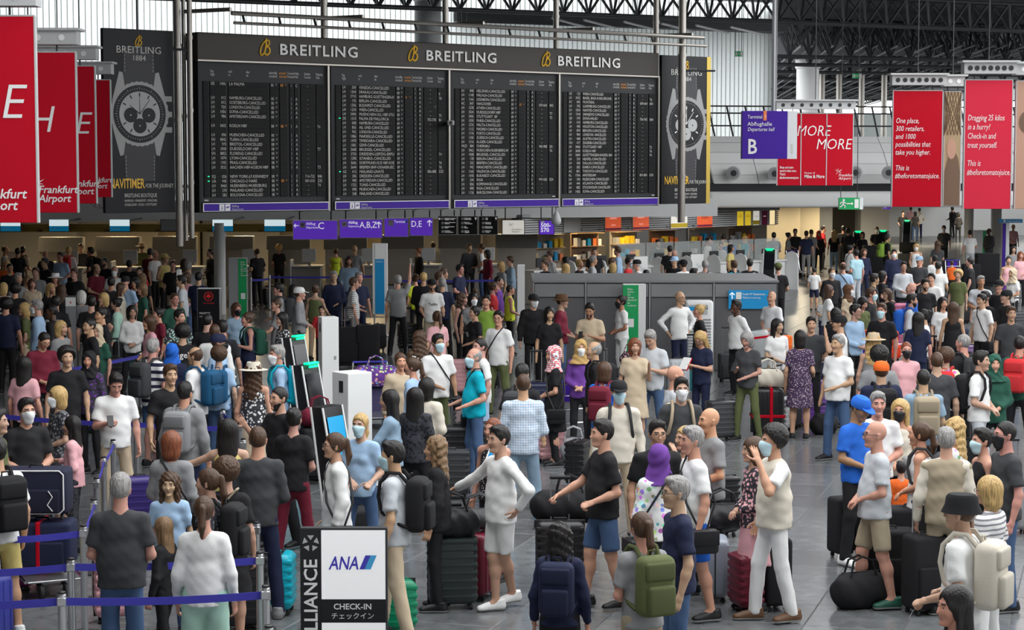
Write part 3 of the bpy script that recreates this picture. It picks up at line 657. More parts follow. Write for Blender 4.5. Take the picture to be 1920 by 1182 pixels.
mat('sign_coral', (.7, .03, .065), .5, spec=.12)
o, wd, z0, z1 = banner(1806, 1899, 150, 392, 40, 'sign_coral', 'coral red hanging banner about dragging 25 kilos in a hurry', hang=7)
x, z = on(1814, 226, 40, o); text('Dragging 25 kilos\nin a hurry?\nCheck-in and\ntreat yourself.\n\nThis is\n#beforetomatojuice.', .165, 'sign_white', o, x, z, shear=.2, line=1.1, sx=.64)
o, wd, z0, z1 = banner(1902, 2010, 152, 392, 40.3, 'print_skin', 'photo banner at the right edge with blurred skin tones', hang=5)
H = z1-z0
for a, b, r, m in ((.1, .68, .22, 'print_brown'), (.35, .3, .3, 'print_sand')):
    q = MB(); q.add([(wd*a+r*math.cos(t)*.7+.1, -.008, z0+H*b+r*math.sin(t)) for t in np.linspace(0, 6.28, 20)[:-1]], [tuple(range(19))]); q.build('printed_blotch', m, o)
o, wd, z0, z1 = banner(1457, 1600, 213, 348, 55, 'sign_red', 'wide red banner in three panels lettered MORE MORE, behind the purple sign', hang=8)
for px in (1501.5, 1549.5): x, _ = on(px, 300, 55, o); MB().box(x-.012, x+.012, -.012, .01, z0, z1).build('panel_joint', 'light_grey_paint', o)
x, z = on(1493, 255, 55, o); text('MORE', .42, 'sign_white', o, x, z, shear=.2, bold=-.003, sx=.82); x, z = on(1529, 280, 55, o); text('MORE', .42, 'sign_white', o, x, z, shear=.2, bold=-.003, sx=.86)
x, z = on(1462, 316, 55, o); text("Shop and earn\naward miles now.\nThat's\n#beforetomatojuice", .09, 'sign_white', o, x, z, line=1.05, bold=.001, sx=.72)
x, z = on(1508, 326, 55, o); text('Partner of', .07, 'sign_white', o, x, z); x, z = on(1508, 334, 55, o); text('Miles & More', .13, 'sign_white', o, x, z, bold=.003, sx=.78)
x, z = on(1572, 331, 55, o); text('Frankfurt\nAirport', .11, 'sign_white', o, x, z, shear=.2, line=.8); air_logo(o, x-.02, z+.12, .14)
# purple hall sign
p0, p1 = W(1391, 298, 50), W(1477, 208, 50); wd = p1.x-p0.x; H = p1.z-p0.z
o = MB().rbox(0, wd, 0, .3, p0.z, p1.z, .01).build('hall_sign', 'sign_purple', loc=(p0.x, 50, 0)); tag(o, 'purple hanging hall sign with a large white B', 'sign')
MB().box(wd, wd+.24, .0, .3, p0.z, p1.z).build('pale_side', 'frosted', o); text('B', .35, 'type_white', o, wd+.08, p0.z+.13, -.006, sx=.35)
k = MB(); bar(k, (wd*.7, .15, p1.z), (wd*.7, .15, 10.3), .05); k.build('hanger_post', 'grey_paint', o)
text('Terminal', .13, 'sign_white', o, .13, p0.z+H*.84, sx=.8); MB().box(.53, .61, -.01, .01, p0.z+H*.8, p1.z).build('red_tab', 'sign_orange', o); text('1', .12, 'sign_white', o, .55, p0.z+H*.85, -.016)
text('Abflughalle', .14, 'sign_white', o, .13, p0.z+H*.69); text('Departures hall', .13, 'sign_white', o, .13, p0.z+H*.58, shear=.25, sx=.82); text('B', .52, 'sign_white', o, .13, p0.z+H*.11, bold=.006, sx=.85)
# emergency exit box and small exit signs
def exit_sign(px0, px1, y0, y1, Y, label, hang=True):
    a, b = W(px0, y1, Y), W(px1, y0, Y); wd = b.x-a.x; H = b.z-a.z
    o = MB().box(0, wd, 0, wd*.25, a.z, b.z).build('exit_sign', 'sign_green', loc=(a.x, Y, 0)); tag(o, label, 'exit sign')
    MB().box(wd, wd*1.17, 0, wd*.25, a.z, b.z).build('pale_end', 'frosted', o)
    MB().box(wd*.75, wd*.95, -.01, 0, a.z+H*.12, b.z-H*.12).build('door_mark', 'sign_white', o)
    q = MB(); q.add([(wd*x, -.012, a.z+H*z) for x, z in ((.36, .46), (.6, .46), (.6, .36), (.7, .5), (.6, .64), (.6, .54), (.36, .54))], [tuple(range(7))])
    q.lathe([(.0, 0), (H*.1, .005)], 10); 
    nq = 20
    q.v[-nq:] = [(wd*.22+x_, -.012-z_, b.z-H*.2+y_) for x_, y_, z_ in q.v[-nq:]]
    for pts in (((.24, .68), (.18, .42)), ((.18, .42), (.3, .3), (.26, .12)), ((.18, .42), (.12, .25), (.03, .22)), ((.23, .64), (.32, .5)), ((.23, .64), (.1, .6), (.06, .45))): q.tube([(wd*x, -.012, a.z+H*z) for x, z in pts], H*.05, 5)
    q.build('running_figure', 'sign_white', o)
    k = MB()
    for x in (wd*.1, wd*.9): bar(k, (x, wd*.12, b.z), (x, wd*.12, b.z+(.2 if not hang else 10.3-b.z)), .012)
    k.build('suspension', 'dark_steel', o)
exit_sign(1573, 1612, 371, 393, 62, 'green emergency exit sign with an arrow under the right gallery')
exit_sign(1378, 1392, 96, 106, 70, 'small green exit sign hanging before the white ribbed wall'); exit_sign(1599, 1613, 138, 147, 84, 'small green exit sign hanging in the far hall')
# ---------------------------------------------------------------- overhead direction signs
def hsign(px0, px1, y0, y1, Y, m, label, face='steel'):
    a, b = W(px0, y1, Y), W(px1, y0, Y); wd = b.x-a.x
    o = MB().box(0, wd, .0, .12, a.z, b.z).build('direction_sign', face, loc=(a.x, Y, 0)); tag(o, label, 'sign'); MB().box(.02, wd-.02, -.012, .0, a.z+.02, b.z-.02).build('sign_face', m, o)
    k = MB()
    for x in (wd*.15, wd*.85): bar(k, (x, .06, b.z), (x, .06, 3.0), .02)
    bar(k, (wd*.15, .06, 2.98), (wd*.15, 57.6+max(0, (px0+300)/1645*9)-Y, 2.98), .02)
    k.build('hanger_post', 'dark_steel', o); return o, wd, a.z, b.z-a.z
def arrow(parent, x, z, s, rot, m='sign_glow', y=-.02):
    q = MB(); c, sn = math.cos(rot), math.sin(rot)
    for pts in (((-.5, 0), (.45, 0)), ((.1, .38), (.47, 0), (.1, -.38))): q.tube([(x+s*(a*c-b*sn), y, z+s*(a*sn+b*c)) for a, b in pts], s*.075, 5)
    q.build('arrow', m, parent)
def plane(parent, x, z, s):
    MB().box(x, x+s, -.02, -.01, z, z+s).build('plane_icon', 'sign_white', parent)
    q = MB(); q.add([(x+s*(.5+a), -.024, z+s*(.45+b)) for a, b in ((-.36, .05), (-.28, .12), (-.16, .06), (0, .1), (-.2, .3), (-.1, .3), (.18, .16), (.36, .24), (.38, .2), (.2, .06), (-.1, -.08), (-.3, -.06))], [tuple(range(12))[::-1]]); q.build('plane_mark', 'sign_purple', parent)
o, wd, z0, H = hsign(549, 633, 413, 450, 54, 'sign_purple_lit', 'purple direction sign with a left arrow to hall C')
arrow(o, .1, z0+H*.72, .13, math.pi); plane(o, .2, z0+H*.62, .14); text('Abflug', .1, 'sign_glow', o, .36, z0+H*.76, -.02); text('Departures', .085, 'sign_glow', o, .36, z0+H*.58, -.02, shear=.25, sx=.85); text('C', .26, 'sign_glow', o, .68, z0+H*.55, -.02)
o, wd, z0, H = hsign(636, 717, 411, 447, 54.3, 'sign_purple_lit', 'purple direction sign lettered A,B,Z with an upward arrow')
plane(o, .08, z0+H*.6, .14); text('Abflug', .1, 'sign_glow', o, .25, z0+H*.76, -.02, bold=.002); text('Departures', .08, 'sign_glow', o, .25, z0+H*.58, -.02, shear=.25, sx=.8); text('A,B,Z', .24, 'sign_glow', o, .56, z0+H*.55, -.02, sx=.85); arrow(o, wd-.1, z0+H*.7, .17, math.pi/2)
o, wd, z0, H = hsign(720, 766, 409, 445, 54.6, 'sign_purple_lit', 'narrow purple sign with a plane symbol and the word Terminal')
MB().box(.12, .26, -.02, -.01, z0+H*.6, z0+H*.9).build('plane_icon', 'sign_white', o); text('Terminal', .1, 'sign_glow', o, .28, z0+H*.75, -.02, sx=.85); q = MB(); q.add([(.6+.04*math.cos(t), -.02, z0+H*.82+.04*math.sin(t)) for t in np.linspace(0, 6.28, 13)[:-1]], [tuple(range(12))]); q.build('blue_dot', 'sign_blue', o)
o, wd, z0, H = hsign(768, 812, 408, 443, 54.6, 'sign_purple_lit', 'narrow purple direction sign lettered D,E with an upward arrow'); text('D,E', .24, 'sign_glow', o, .04, z0+H*.5, -.02, sx=.85); arrow(o, wd-.1, z0+H*.7, .17, math.pi/2)
for i, (a, b) in enumerate(((821, 857), (858, 896), (897, 934))):
    o, wd, z0, H = hsign(a, b, 405, 441, 55, 'panel_grey', 'dark grey overhead sign with small white pictograms, %s of three' % nth[i])
    for r, s in enumerate((('Gep\u00e4ckermittlung\nBaggage tracing', 'Airport-Besucher\nVisitors', 'Flughafenpolizei\nPolice', 'Fundb\u00fcro\nLost property'), ('Mietwagen\nRental cars', 'Bahnhof\nTrain station', 'Bus\nBuses', 'Gep\u00e4ck\nLuggage'), ('Taxi\nTaxi', 'Shopping\nShopping', 'Restaurants\nRestaurants', 'Toiletten\nToilets'))[i]):
        z = z0+H*(.82-.22*r); MB().box(.1, .17, -.022, -.01, z-.02, z+.05).build('pictogram', 'sign_white', o); text(s, .042, 'sign_glow', o, .19, z+.018, -.02, line=.8)
    arrow(o, .06 if i == 0 else wd-.06, z0+H*.85, .07, math.pi if i == 0 else math.pi/2)
o, wd, z0, H = hsign(941, 984, 412, 441, 58, 'advert_white', 'cream lightbox sign with the grey star logo', 'dark_steel'); text('Frankfurt\nAirport', .08, 'panel_grey', o, .28, z0+.14, -.02, shear=.2, line=.8); air_logo(o, .24, z0+.28, .12, 'panel_grey', -.02)
o, wd, z0, H = hsign(1010, 1040, 413, 441, 60, 'sign_purple_lit', 'small blue sign numbered 500 to 570', 'dark_steel'); text('500-\n570', .17, 'sign_glow', o, .06, z0+.24, -.02, line=.85, bold=.003); MB().box(.07, .17, -.02, -.01, z0+H-.08, z0+H-.03).build('desk_icon', 'sign_white', o)
o, wd, z0, H = hsign(1654, 1671, 382, 393, 75, 'sign_purple_lit', 'small blue number sign under the right gallery'); text('100-\n499', .08, 'sign_glow', o, .05, z0+.12, -.02, line=.9)
# louvre band over the ticket counters
LA, LB = gx(975, 63.6), gx(1458, 75); lr = math.atan2(LB[1]-LA[1], LB[0]-LA[0]); LL = math.hypot(LB[0]-LA[0], LB[1]-LA[1])
band = MB().box(0, LL, .08, .35, 2.0, 2.56).build('ticket_fascia', 'dark_steel', loc=(LA[0], LA[1], 0), rot=lr); tag(band, 'grey louvred fascia with ticket advertisements over the white counters', 'fascia')
for i in range(7): MB().box(0, LL, -.02, .08, 2.02+i*.075, 2.07+i*.075).build('slat', 'light_grey_paint', band)
MB().rbox(0, LL, -.1, .4, 2.55, 2.66, .04).build('top_cap', 'grey_paint', band)
def lbx(px):
    r = ray(px, 430); t = ((LA[0])*math.sin(lr)-LA[1]*math.cos(lr))/((r.x*math.sin(lr)-r.y*math.cos(lr))); return (r.x*t-LA[0])*math.cos(lr)+(r.y*t-LA[1])*math.sin(lr)
mat('sign_maroon', (.3, .02, .09), .5); mat('lit_cream', (.95, .75, .4), .5, emit=.7)
for a, b, m, tx in ((1055, 1086, 'light_grey_paint', []), (1132, 1162, 'advert_red', [('SWISSPORT', .075, .42, 'sign_glow'), ('TICKETS', .06, .2, 'sign_glow')]), (1184, 1214, 'advert_red', [('SWISSPORT', .075, .42, 'sign_glow'), ('TICKETS', .06, .2, 'sign_glow')]), (1255, 1286, 'advert_white', [('TICKETS', .12, .36, 'sign_black'), ('FOR ALL AIRLINES', .04, .25, 'sign_gold')]), (1304, 1333, 'advert_red', [('LAST MINUTE', .06, .45, 'sign_maroon'), ('TICKETS', .115, .33, 'sign_black'), ('FOR ALL AIRLINES', .04, .23, 'sign_yellow')]),
                    (1379, 1391, 'advert_yellow', [('LAST\nMINUTE', .06, .4, 'sign_black')]), (1394, 1405, 'advert_yellow', [('LAST\nMINUTE', .06, .4, 'sign_black')]), (1409, 1421, 'advert_white', [('TICKETS', .05, .33, 'sign_black')]), (1425, 1436, 'sign_maroon', [('QATAR', .05, .33, 'sign_glow')]), (1440, 1450, 'lit_cream', [])):
    xa, xb = lbx(a), lbx(b); s = MB().box(xa, xb, -.06, -.02, 2.03, 2.55).build('advert_panel', m, band)
    MB().box(xa-.02, xa, -.07, .02, 2.02, 2.56).build('advert_frame', 'light_grey_paint', s)
    if m == 'advert_red' or m == 'advert_white' and tx: MB().box(xa, xb, -.064, -.058, 2.05, 2.12 if m == 'advert_red' else 2.2).build('print_bar', 'sign_maroon' if m == 'advert_red' else 'sign_yellow', s)
    for t_, sz, h, mm in tx:
        if mm == 'sign_maroon' and m == 'sign_maroon': continue
        o = text(t_, sz, mm, s, (xa+xb)/2, 2.0+h, -.07, 'CENTER'); wmax = 2*max(v.co.x for v in o.data.vertices); o.scale.x = min(1, (xb-xa)*.9/wmax)
for px, s in ((1086, '585'), (1120, '584'), (1174, '583'), (1247, '582'), (1297, '581')): text(s, .09, 'sign_black', band, lbx(px), 2.06, -.03, bold=.004)
# ---------------------------------------------------------------- check-in screens and louvres on the left fascia
SX = [(4, 42), (95, 132), (208, 246), (303, 340), (400, 439), (497, 537)]
for i, (a, b) in enumerate(SX):
    p0, p1 = W(a, 434, 56.6), W(b, 411, 56.6); wd = p1.x-p0.x; H = p1.z-p0.z
    o = MB().rbox(0, wd, 0, .08, p0.z, p1.z, .01).build('check_in_screen', 'black_plastic', loc=(p0.x, 56.4, 0))
    tag(o, ('dark switched-off desk screen under the black watch banner' if i == 3 else 'pale blue check-in screen under the gallery, %s from the left' % nth[i]), 'screen', 'desk screens under the gallery')
    if i == 3: MB().box(.02, wd-.02, -.008, 0, p0.z+.02, p1.z-.02).build('screen', 'screen_dark', o)
    else:
        MB().box(.01, wd-.01, -.008, 0, p0.z+.01, p0.z+H*.45).build('screen_bottom', 'screen_blue', o); MB().box(.01, wd-.01, -.008, 0, p0.z+H*.45, p1.z-.01).build('screen_top', 'screen_light', o); text('Check-in', .07, 'sign_white', o, .04, p0.z+.06, -.012)
    k = MB(); bar(k, (wd/2, .04, p1.z), (wd/2, .04, 2.66), .02); bar(k, (wd/2, .04, 2.65), (wd/2, 57.2+(a+300)/1645*9-56.4, 2.65), .02); k.build('mount', 'dark_steel', o)
lv = MB().box(0, 10, .1, .2, 2.32, 2.56).build('louvre_band', 'print_brown', loc=W(-60, 430, 57).xy.to_3d(), rot=0); tag(lv, 'bronze louvre band between the check-in screens', 'louvre')
for i in range(5): MB().box(0, 10, .05, .12, 2.33+i*.048, 2.355+i*.048).build('slat', 'brass', lv)
for px, s in ((70, '505'), (195, '504'), (290, '503'), (388, '502'), (484, '501')): text(s, .1, 'sign_black', lv, W(px, 430, 57).x-lv.location.x, 2.33, .04, bold=.004)
# check-in desks
ndesk = 9; DESKS = []
for i in range(ndesk):
    px = 20+i*112; Y = 60.5+i*.35; x = (px-960)/F*Y
    DESKS.append((x, Y, 0, -.62, 1.1, -.12, .95))
    d = MB().rbox(-.55, .35, 0, .7, 0, 1.05, .03).build('check_in_desk', 'counter_front', loc=(x, Y, 0)); tag(d, 'grey check-in desk under the gallery, %s from the left' % nth[i], 'desk', 'check-in desks')
    MB().box(-.6, .4, -.08, .75, 1.05, 1.1).build('worktop', 'light_grey_paint', d); MB().rbox(-.25, .2, .1, .16, 1.2, 1.62, .02).build('monitor_back', 'light_grey_paint', d); MB().box(-.06, .02, .12, .15, 1.1, 1.2).build('monitor_stand', 'grey_paint', d)
    MB().rbox(-.62, -.56, -.1, .6, 0, 1.28, .02).build('divider', 'light_grey_paint', d)
    MB().box(.42, 1.05, .1, .9, 0, .45).build('baggage_scale', 'steel', d); MB().box(.45, 1.02, .05, .85, .45, .48).build('conveyor', 'rubber', d)
    hood = MB(); hood.hexa([(.2, 1.6, 1.5), (1.6, 1.6, 1.5), (1.6, 2.1, 1.5), (.2, 2.1, 1.5), (.2, 1.75, 1.95), (1.6, 1.75, 1.95), (1.6, 2.1, 1.95), (.2, 2.1, 1.95)])
    h = hood.build('conveyor_hood', 'steel', loc=(x, Y+1, 0)); tag(h, 'steel conveyor hood behind the check-in desks, %s from the left' % nth[i], 'hood', 'conveyor hoods')
    MB().box(.25, 1.55, 1.62, 2.1, 0, 1.5).build('housing', 'counter_front', h)
# white ticket counters on the right
CA, CB = gx(1000, 60.5), gx(1475, 68); cr = math.atan2(CB[1]-CA[1], CB[0]-CA[0]); CL = math.hypot(CB[0]-CA[0], CB[1]-CA[1]); nc = 9
DESKS.append((CA[0], CA[1], cr, -.1, CL+.1, -.6, .7))
for i in range(nc):
    d = MB().rbox(0, CL/nc-.06, 0, .6, 0, .98, .02).build('ticket_counter', 'white_paint', loc=(CA[0]+math.cos(cr)*i*CL/nc, CA[1]+math.sin(cr)*i*CL/nc, 0), rot=cr); tag(d, 'white ticket counter with a rounded divider, %s from the left' % nth[i], 'counter', 'white ticket counters')
    w_ = CL/nc-.06; MB().box(-.02, w_+.02, -.06, .65, .98, 1.03).build('worktop', 'white_paint', d); k = MB()
    pr = [(-.3, 0), (-.3, 1.1), (-.22, 1.25), (0, 1.32), (.22, 1.25), (.3, 1.1), (.3, 0)]; n_ = len(pr)
    k.add([(w_+.02, a-.25, b) for a, b in pr]+[(w_+.06, a-.25, b) for a, b in pr], [tuple(range(n_)), tuple(range(n_, 2*n_))[::-1]]+[(j, j+n_, (j+1) % n_+n_, (j+1) % n_) for j in range(n_)]); k.build('divider', 'white_paint', d)
    if i in (3, 5): pl = MB().rbox(.1, .7, -.35, -.3, 0, 1.35, .02).build('front_shield', 'white_paint', d); air_logo(pl, .35, 1.0, .1, 'grey_paint', -.36); text('Frankfurt\nAirport', .06, 'grey_paint', pl, .38, .95, -.36, shear=.2, line=.8)
    MB().rbox(.35, .75, .25, .3, 1.1, 1.4, .015).build('monitor', 'black_plastic', d); MB().box(.52, .58, .26, .29, 1.03, 1.1).build('monitor_stand', 'black_plastic', d)
    if i > 2: MB().box(0, w_, .3, .315, 1.03, 1.75).build('glass_screen', 'glass', d)
# back shelves behind the ticket counters
for i in range(6):
    px = 1010+i*75; Y = 66+i*1.6; x = (px-960)/F*Y; s = empty('back_shelf', (x, Y+1.5, 0), cr); tag(s, 'dark shelf unit behind the ticket counters, %s from the left' % nth[i], 'shelf', 'back shelves')
    MB().box(0, 1.3, .3, .36, 0, 1.9).build('back_panel', 'print_brown' if i % 2 else 'counter_front', s)
    for z in (.5, .95, 1.4, 1.85): MB().box(0, 1.3, 0, .3, z, z+.03).build('shelf_board', 'wood_counter', s)
    random.seed(i)
    for z in (.98, 1.43):
        for j in range(5): h = random.uniform(.12, .3); MB().box(.05+j*.25, .2+j*.25, .05, .25, z, z+h).build('folder', random.choice(['paper', 'sign_orange', 'sign_blue', 'grey_paint', 'sign_yellow']), s)
# ---------------------------------------------------------------- grey box stall
sx0, sx1 = W(1000, 600, 40.6).x, W(1458, 600, 40.6).x
st = MB().box(sx0, sx1, 40.65, 43.4, 0, 1.83).build('steel_stall', 'stall_grey'); tag(st, 'long brushed grey metal stall box with framed panels in mid hall', 'stall')
xs = [sx0]+[W(p, 600, 40.6).x for p in (1098, 1218, 1338)]+[sx1]
for i in range(4):
    MB().box(xs[i]+.03, xs[i+1]-.03, 40.6, 40.66, .05, 1.5).build('panel', 'stall_grey', st); MB().box(xs[i]+.03, xs[i+1]-.03, 40.59, 40.66, 1.54, 1.8).build('fascia_panel', 'stall_fascia', st); MB().box(xs[i]-.015, xs[i]+.015, 40.57, 40.66, 0, 1.85).build('frame_post', 'steel', st)
MB().box(sx0-.02, sx1+.02, 40.57, 43.45, 1.83, 1.87).build('top_sheet', 'stall_fascia', st)
q = MB(); q.hexa([(sx1, 40.6, 0), (sx1+.35, 43.4, 0), (sx1+.3, 43.4, 0), (sx1-.05, 40.65, 0), (sx1, 40.6, 1.86), (sx1+.35, 43.4, 1.86), (sx1+.3, 43.4, 1.86), (sx1-.05, 40.65, 1.86)]); q.build('end_panel', 'stall_fascia', st)
cv = W(1366, 580, 40.5); cw = W(1441, 548, 40.5).x-cv.x
o = MB().box(0, cw, 0, .04, 1.3, 1.68).build('test_centre_sign', 'sign_blue', loc=(cv.x, 40.5, 0)); tag(o, 'bright blue sign to the Covid test centre on the metal stall', 'sign'); arrow(o, .07, 1.57, .13, math.pi/2, y=-.01); MB().box(.15, .26, -.008, 0, 1.5, 1.64).build('picto', 'sign_white', o); text('Covid 19 Testzentrum', .06, 'sign_white', o, .28, 1.58, -.008, bold=.001, sx=.85); text('Medical screening', .06, 'sign_white', o, .28, 1.51, -.008, shear=.25, sx=.85)
a = W(1285, 640, 40); b = W(1338, 562, 40); wd = b.x-a.x
o = MB().rbox(0, wd, 0, .35, .03, 1.5, .06).build('air_cooler', 'white_paint', loc=(a.x, 40, 0), smooth=True); tag(o, 'white mobile air cooler with grille against the metal stall', 'air cooler')
MB().box(.04, wd-.12, -.01, 0, 1.22, 1.42).build('control_panel', 'light_grey_paint', o); MB().box(.06, .18, -.014, 0, 1.3, 1.38).build('display', 'sign_blue', o); text('LG', .09, 'panel_grey', o, wd-.22, 1.33, -.014, bold=.002)
for i in range(16): MB().box(.05, wd-.05, -.012, 0, .2+i*.06, .23+i*.06).build('grille_slat', 'grey_paint', o)
# ---------------------------------------------------------------- totems
def totem(px0, px1, ytop, Y, zb, face, label, fx=(0, 1), legs=True, body='light_grey_paint', name='info_totem'):
    a, b = W(px0, ytop, Y), W(px1, ytop, Y); wd = b.x-a.x
    o = MB().rbox(0, wd, 0, .2, zb, a.z, .01).build(name, body, loc=(a.x, Y, 0)); tag(o, label, 'totem')
    MB().box(wd*fx[0], wd*fx[1], -.01, 0, zb+.02, a.z-.02).build('face_panel', face, o)
    if zb > .1:
        for x in (.04, wd-.04): k = MB(); bar(k, (x, .1, 0), (x, .1, zb), .025); k.build('leg', 'steel', o)
    MB().box(-.05, wd+.05, -.1, .3, 0, .03).build('foot_plate', 'steel', o); return o, wd, zb, a.z
o, wd, z0, z1 = totem(698, 726, 457, 49, .55, 'sign_blue', 'tall white-framed bright blue check-in totem', (.18, .8), body='white_paint'); MB().box(wd*.18, wd*.8, -.014, 0, z1-.38, z1-.02).build('pale_head', 'sign_white', o); text('Check-in', .05, 'sign_white', o, wd*.22, z1-.46, -.016)
o, wd, z0, z1 = totem(428, 462, 484, 49.5, 0, 'sign_green', 'grey and green notice totem beside the slim column', (.55, 1), body='grey_paint')
text('Bitte\nhalten\nSie\ngenug\nAbstand\nzu\nanderen', .055, 'sign_white', o, wd*.68, z1-.12, -.014, line=1); MB().box(wd*.68, wd*.92, -.014, 0, .9, 1.05).build('pale_note', 'sign_white', o)
o, wd, z0, z1 = totem(1168, 1211, 533, 40.2, 0, 'sign_green', 'green and white distancing totem before the metal stall', (0, .68), body='white_paint')
text('Bitte\nhalten\nSie\ngenug\nAbstand\nzu\nanderen', .055, 'sign_white', o, wd*.2, z1-.12, -.014, line=1); MB().box(wd*.2, wd*.48, -.014, 0, .95, 1.12).build('pale_note', 'sign_white', o)
o, wd, z0, z1 = totem(369, 413, 541, 42.4, .0, 'sign_black', 'black airline priority sign with a red maple leaf roundel', (.03, .95), body='steel')
mat('logo_red', (.75, .02, .02), .5)
q = MB(); nn = 24
for i in range(nn):
    t0, t1 = 2*math.pi*i/nn, 2*math.pi*(i+1)/nn; q.add([(wd/2+r_*math.cos(t), -.016, z1-.17+r_*math.sin(t)) for r_, t in ((.1, t0), (.1, t1), (.085, t1), (.085, t0))], [(0, 1, 2, 3)])
lf = [(0, .07), (.018, .03), (.04, .04), (.032, 0), (.065, .01), (.055, -.015), (.03, -.035), (.008, -.03), (.004, -.065)]; lf = lf+[(-a, b) for a, b in lf[::-1][:-1]]
q.add([(wd/2+a, -.017, z1-.165+b) for a, b in lf], [tuple(range(len(lf)))]); q.build('leaf_roundel', 'logo_red', o)
text('PRIORITY', .055, 'sign_white', o, .05, z1-.55, -.016, bold=.001); text('PRIORITAIRE', .045, 'sign_white', o, .05, z1-.62, -.016)
text('AIR CANADA', .04, 'logo_red', o, wd/2, z1-.33, -.016, 'CENTER')
o, wd, z0, z1 = totem(123, 142, 556, 40, 0, 'grey_paint', 'slim grey post sign with a white sheet and red leaf in the dark crowd', body='dark_steel'); MB().box(0, wd, -.02, 0, z1-.2, z1-.02).build('white_sheet', 'paper', o)
text('a', .09, 'logo_red', o, wd*.5, z1-.14, -.024, bold=.006, align='CENTER')
o, wd, z0, z1 = totem(970, 984, 497, 50, 0, 'white_paint', 'white slim totem seen edge-on left of the metal stall', body='white_paint')
o, wd, z0, z1 = totem(331, 338, 506, 47, 0, 'sign_white', 'thin white post standing in the left crowd', body='white_paint')
o, wd, z0, z1 = totem(1880, 1893, 418, 76, 0, 'sign_purple', 'slim blue lit information pillar on the right', (.0, .5), body='white_paint'); MB().box(-.15, .75, -.05, .2, z1, z1+.14).build('pillar_sign', 'sign_blue', o); text('Information', .11, 'sign_white', o, .15, z1+.03, -.06); MB().box(.02, .1, -.058, -.05, z1+.02, z1+.12).build('i_icon', 'sign_white', o)
o, wd, z0, z1 = totem(1827, 1850, 432, 80, 0, 'sign_green', 'white notice stand with a green stripe by the white columns', (.7, 1), body='white_paint')
# ---------------------------------------------------------------- self-service kiosks
def kiosk(px, py, Y, z1, rot, label, led=True, screen='screen_dark'):
    p = W(px, py, Y); o = empty('self_service_kiosk', (p.x, p.y, 0), rot)
    q = MB(); th = .16; q.hexa([(-.18, -.12, .03), (.18, -.12, .03), (.18, .12, .03), (-.18, .12, .03), (-.18, .18, z1), (.18, .18, z1), (.18, .18+th, z1), (-.18, .18+th, z1)]); q.build('slanted_body', 'black_plastic', o)
    for s in (-1, 1):
        for y0, y1 in ((-.12, .18), (.12, .18+th)):
            k = MB(); k.tube([(s*.185, y0, .03), (s*.185, y1, z1), ], .014, 6); k.build('edge_trim', 'white_paint', o)
    k = MB(); za, zb = z1*.62, z1*.93; ya, yb = -.12+.3*.62-.015, -.12+.3*.93-.015; k.add([(-.15, ya, za), (.15, ya, za), (.15, yb, zb), (-.15, yb, zb)], [(0, 1, 2, 3)]); k.build('touch_screen', screen, o)
    if led: MB().rbox(-.13, .13, .12, .2, z1+.01, z1+.04, .01).build('status_lamp', 'led_green', o); MB().box(-.1, .1, .12, .13, z1-.03, z1+.0).build('reader_lamp', 'led_green', o)
    MB().box(-.22, .22, -.2, .2, 0, .03).build('base_plate', 'steel', o); tag(o, label, 'kiosk'); return o
kiosk(575, 632, 30.7, 1.55, R(60), 'slanted black check-in kiosk with green lamp beside the tall white cabinet'); kiosk(602, 684, 26.4, 1.55, R(60), 'slanted black check-in kiosk with green lamp behind the near white cabinet')
kiosk(648, 756, 21.8, 1.55, R(60), 'kiosk with a glowing blue screen in front of the near white cabinet', False, 'screen_blue')
for px, py, Y, lab in ((1608, 425, 79, 'beige self-service kiosk by the far right wall, left one'), (1655, 420, 80, 'beige self-service kiosk by the far right wall, right one'), (1441, 458, 62, 'pale kiosk with a green lamp at the end of the ticket counters'), (1700, 413, 95, 'dark kiosk with a green lamp before the far white wall')): kiosk(px, py, Y, 1.6, R(-20), lab, True, 'screen_dark')
def cabinet(px0, px1, ytop, Y, rot, label):
    a, b = W(px0, ytop, Y), W(px1, ytop, Y); s = (b.x-a.x)/(math.cos(rot)+abs(math.sin(rot)))
    o = MB().rbox(-s/2, s/2, -s/2, s/2, .03, a.z, .012).build('white_cabinet', 'white_paint', loc=((a.x+b.x)/2, Y, 0), rot=rot); tag(o, label, 'cabinet')
    MB().box(s*.2, s*.34, -s/2-.004, -s/2, a.z-.68, a.z-.62).build('small_mark', 'grey_paint', o); MB().box(-s/2-.004, -s/2, -s*.2, s*.05, a.z-.24, a.z-.1).build('socket_plate', 'panel_grey', o)
    MB().box(-s/2-.01, s/2+.01, -s/2-.01, s/2+.01, 0, .03).build('plinth', 'steel', o)
cabinet(595, 636, 594, 31.6, R(18), 'tall plain white kiosk cabinet behind the slanted kiosk'); cabinet(622, 698, 697, 23.8, R(38), 'near white kiosk cabinet turned on its corner')
# ---------------------------------------------------------------- airline check-in sign in the foreground
mat('sign_lightbox', (.85, .85, .86), .4, emit=.28)
p0 = W(562, 990, 13.6); p1 = W(726, 990, 13.6); wd = p1.x-p0.x; zt = p0.z
o = MB().rbox(0, wd, 0, .06, .12, zt, .008).build('airline_sign', 'panel_grey', loc=(p0.x, 13.6, 0)); tag(o, 'standing airline check-in sign with a black side strip in the foreground', 'sign')
MB().box(.012, wd*.235, -.006, 0, .14, zt-.015).build('black_strip', 'sign_black', o); MB().box(wd*.245, wd-.014, -.006, 0, zt-.5, zt-.018).build('white_face', 'sign_lightbox', o); MB().box(wd*.245, wd-.014, -.006, 0, zt-.665, zt-.5).build('black_band', 'sign_black', o); MB().box(wd*.245, wd-.014, -.006, 0, .14, zt-.665).build('lower_face', 'sign_lightbox', o)
mat('ana_blue', (.04, .03, .5), .4); mat('ana_sky', (.05, .42, .8), .4)
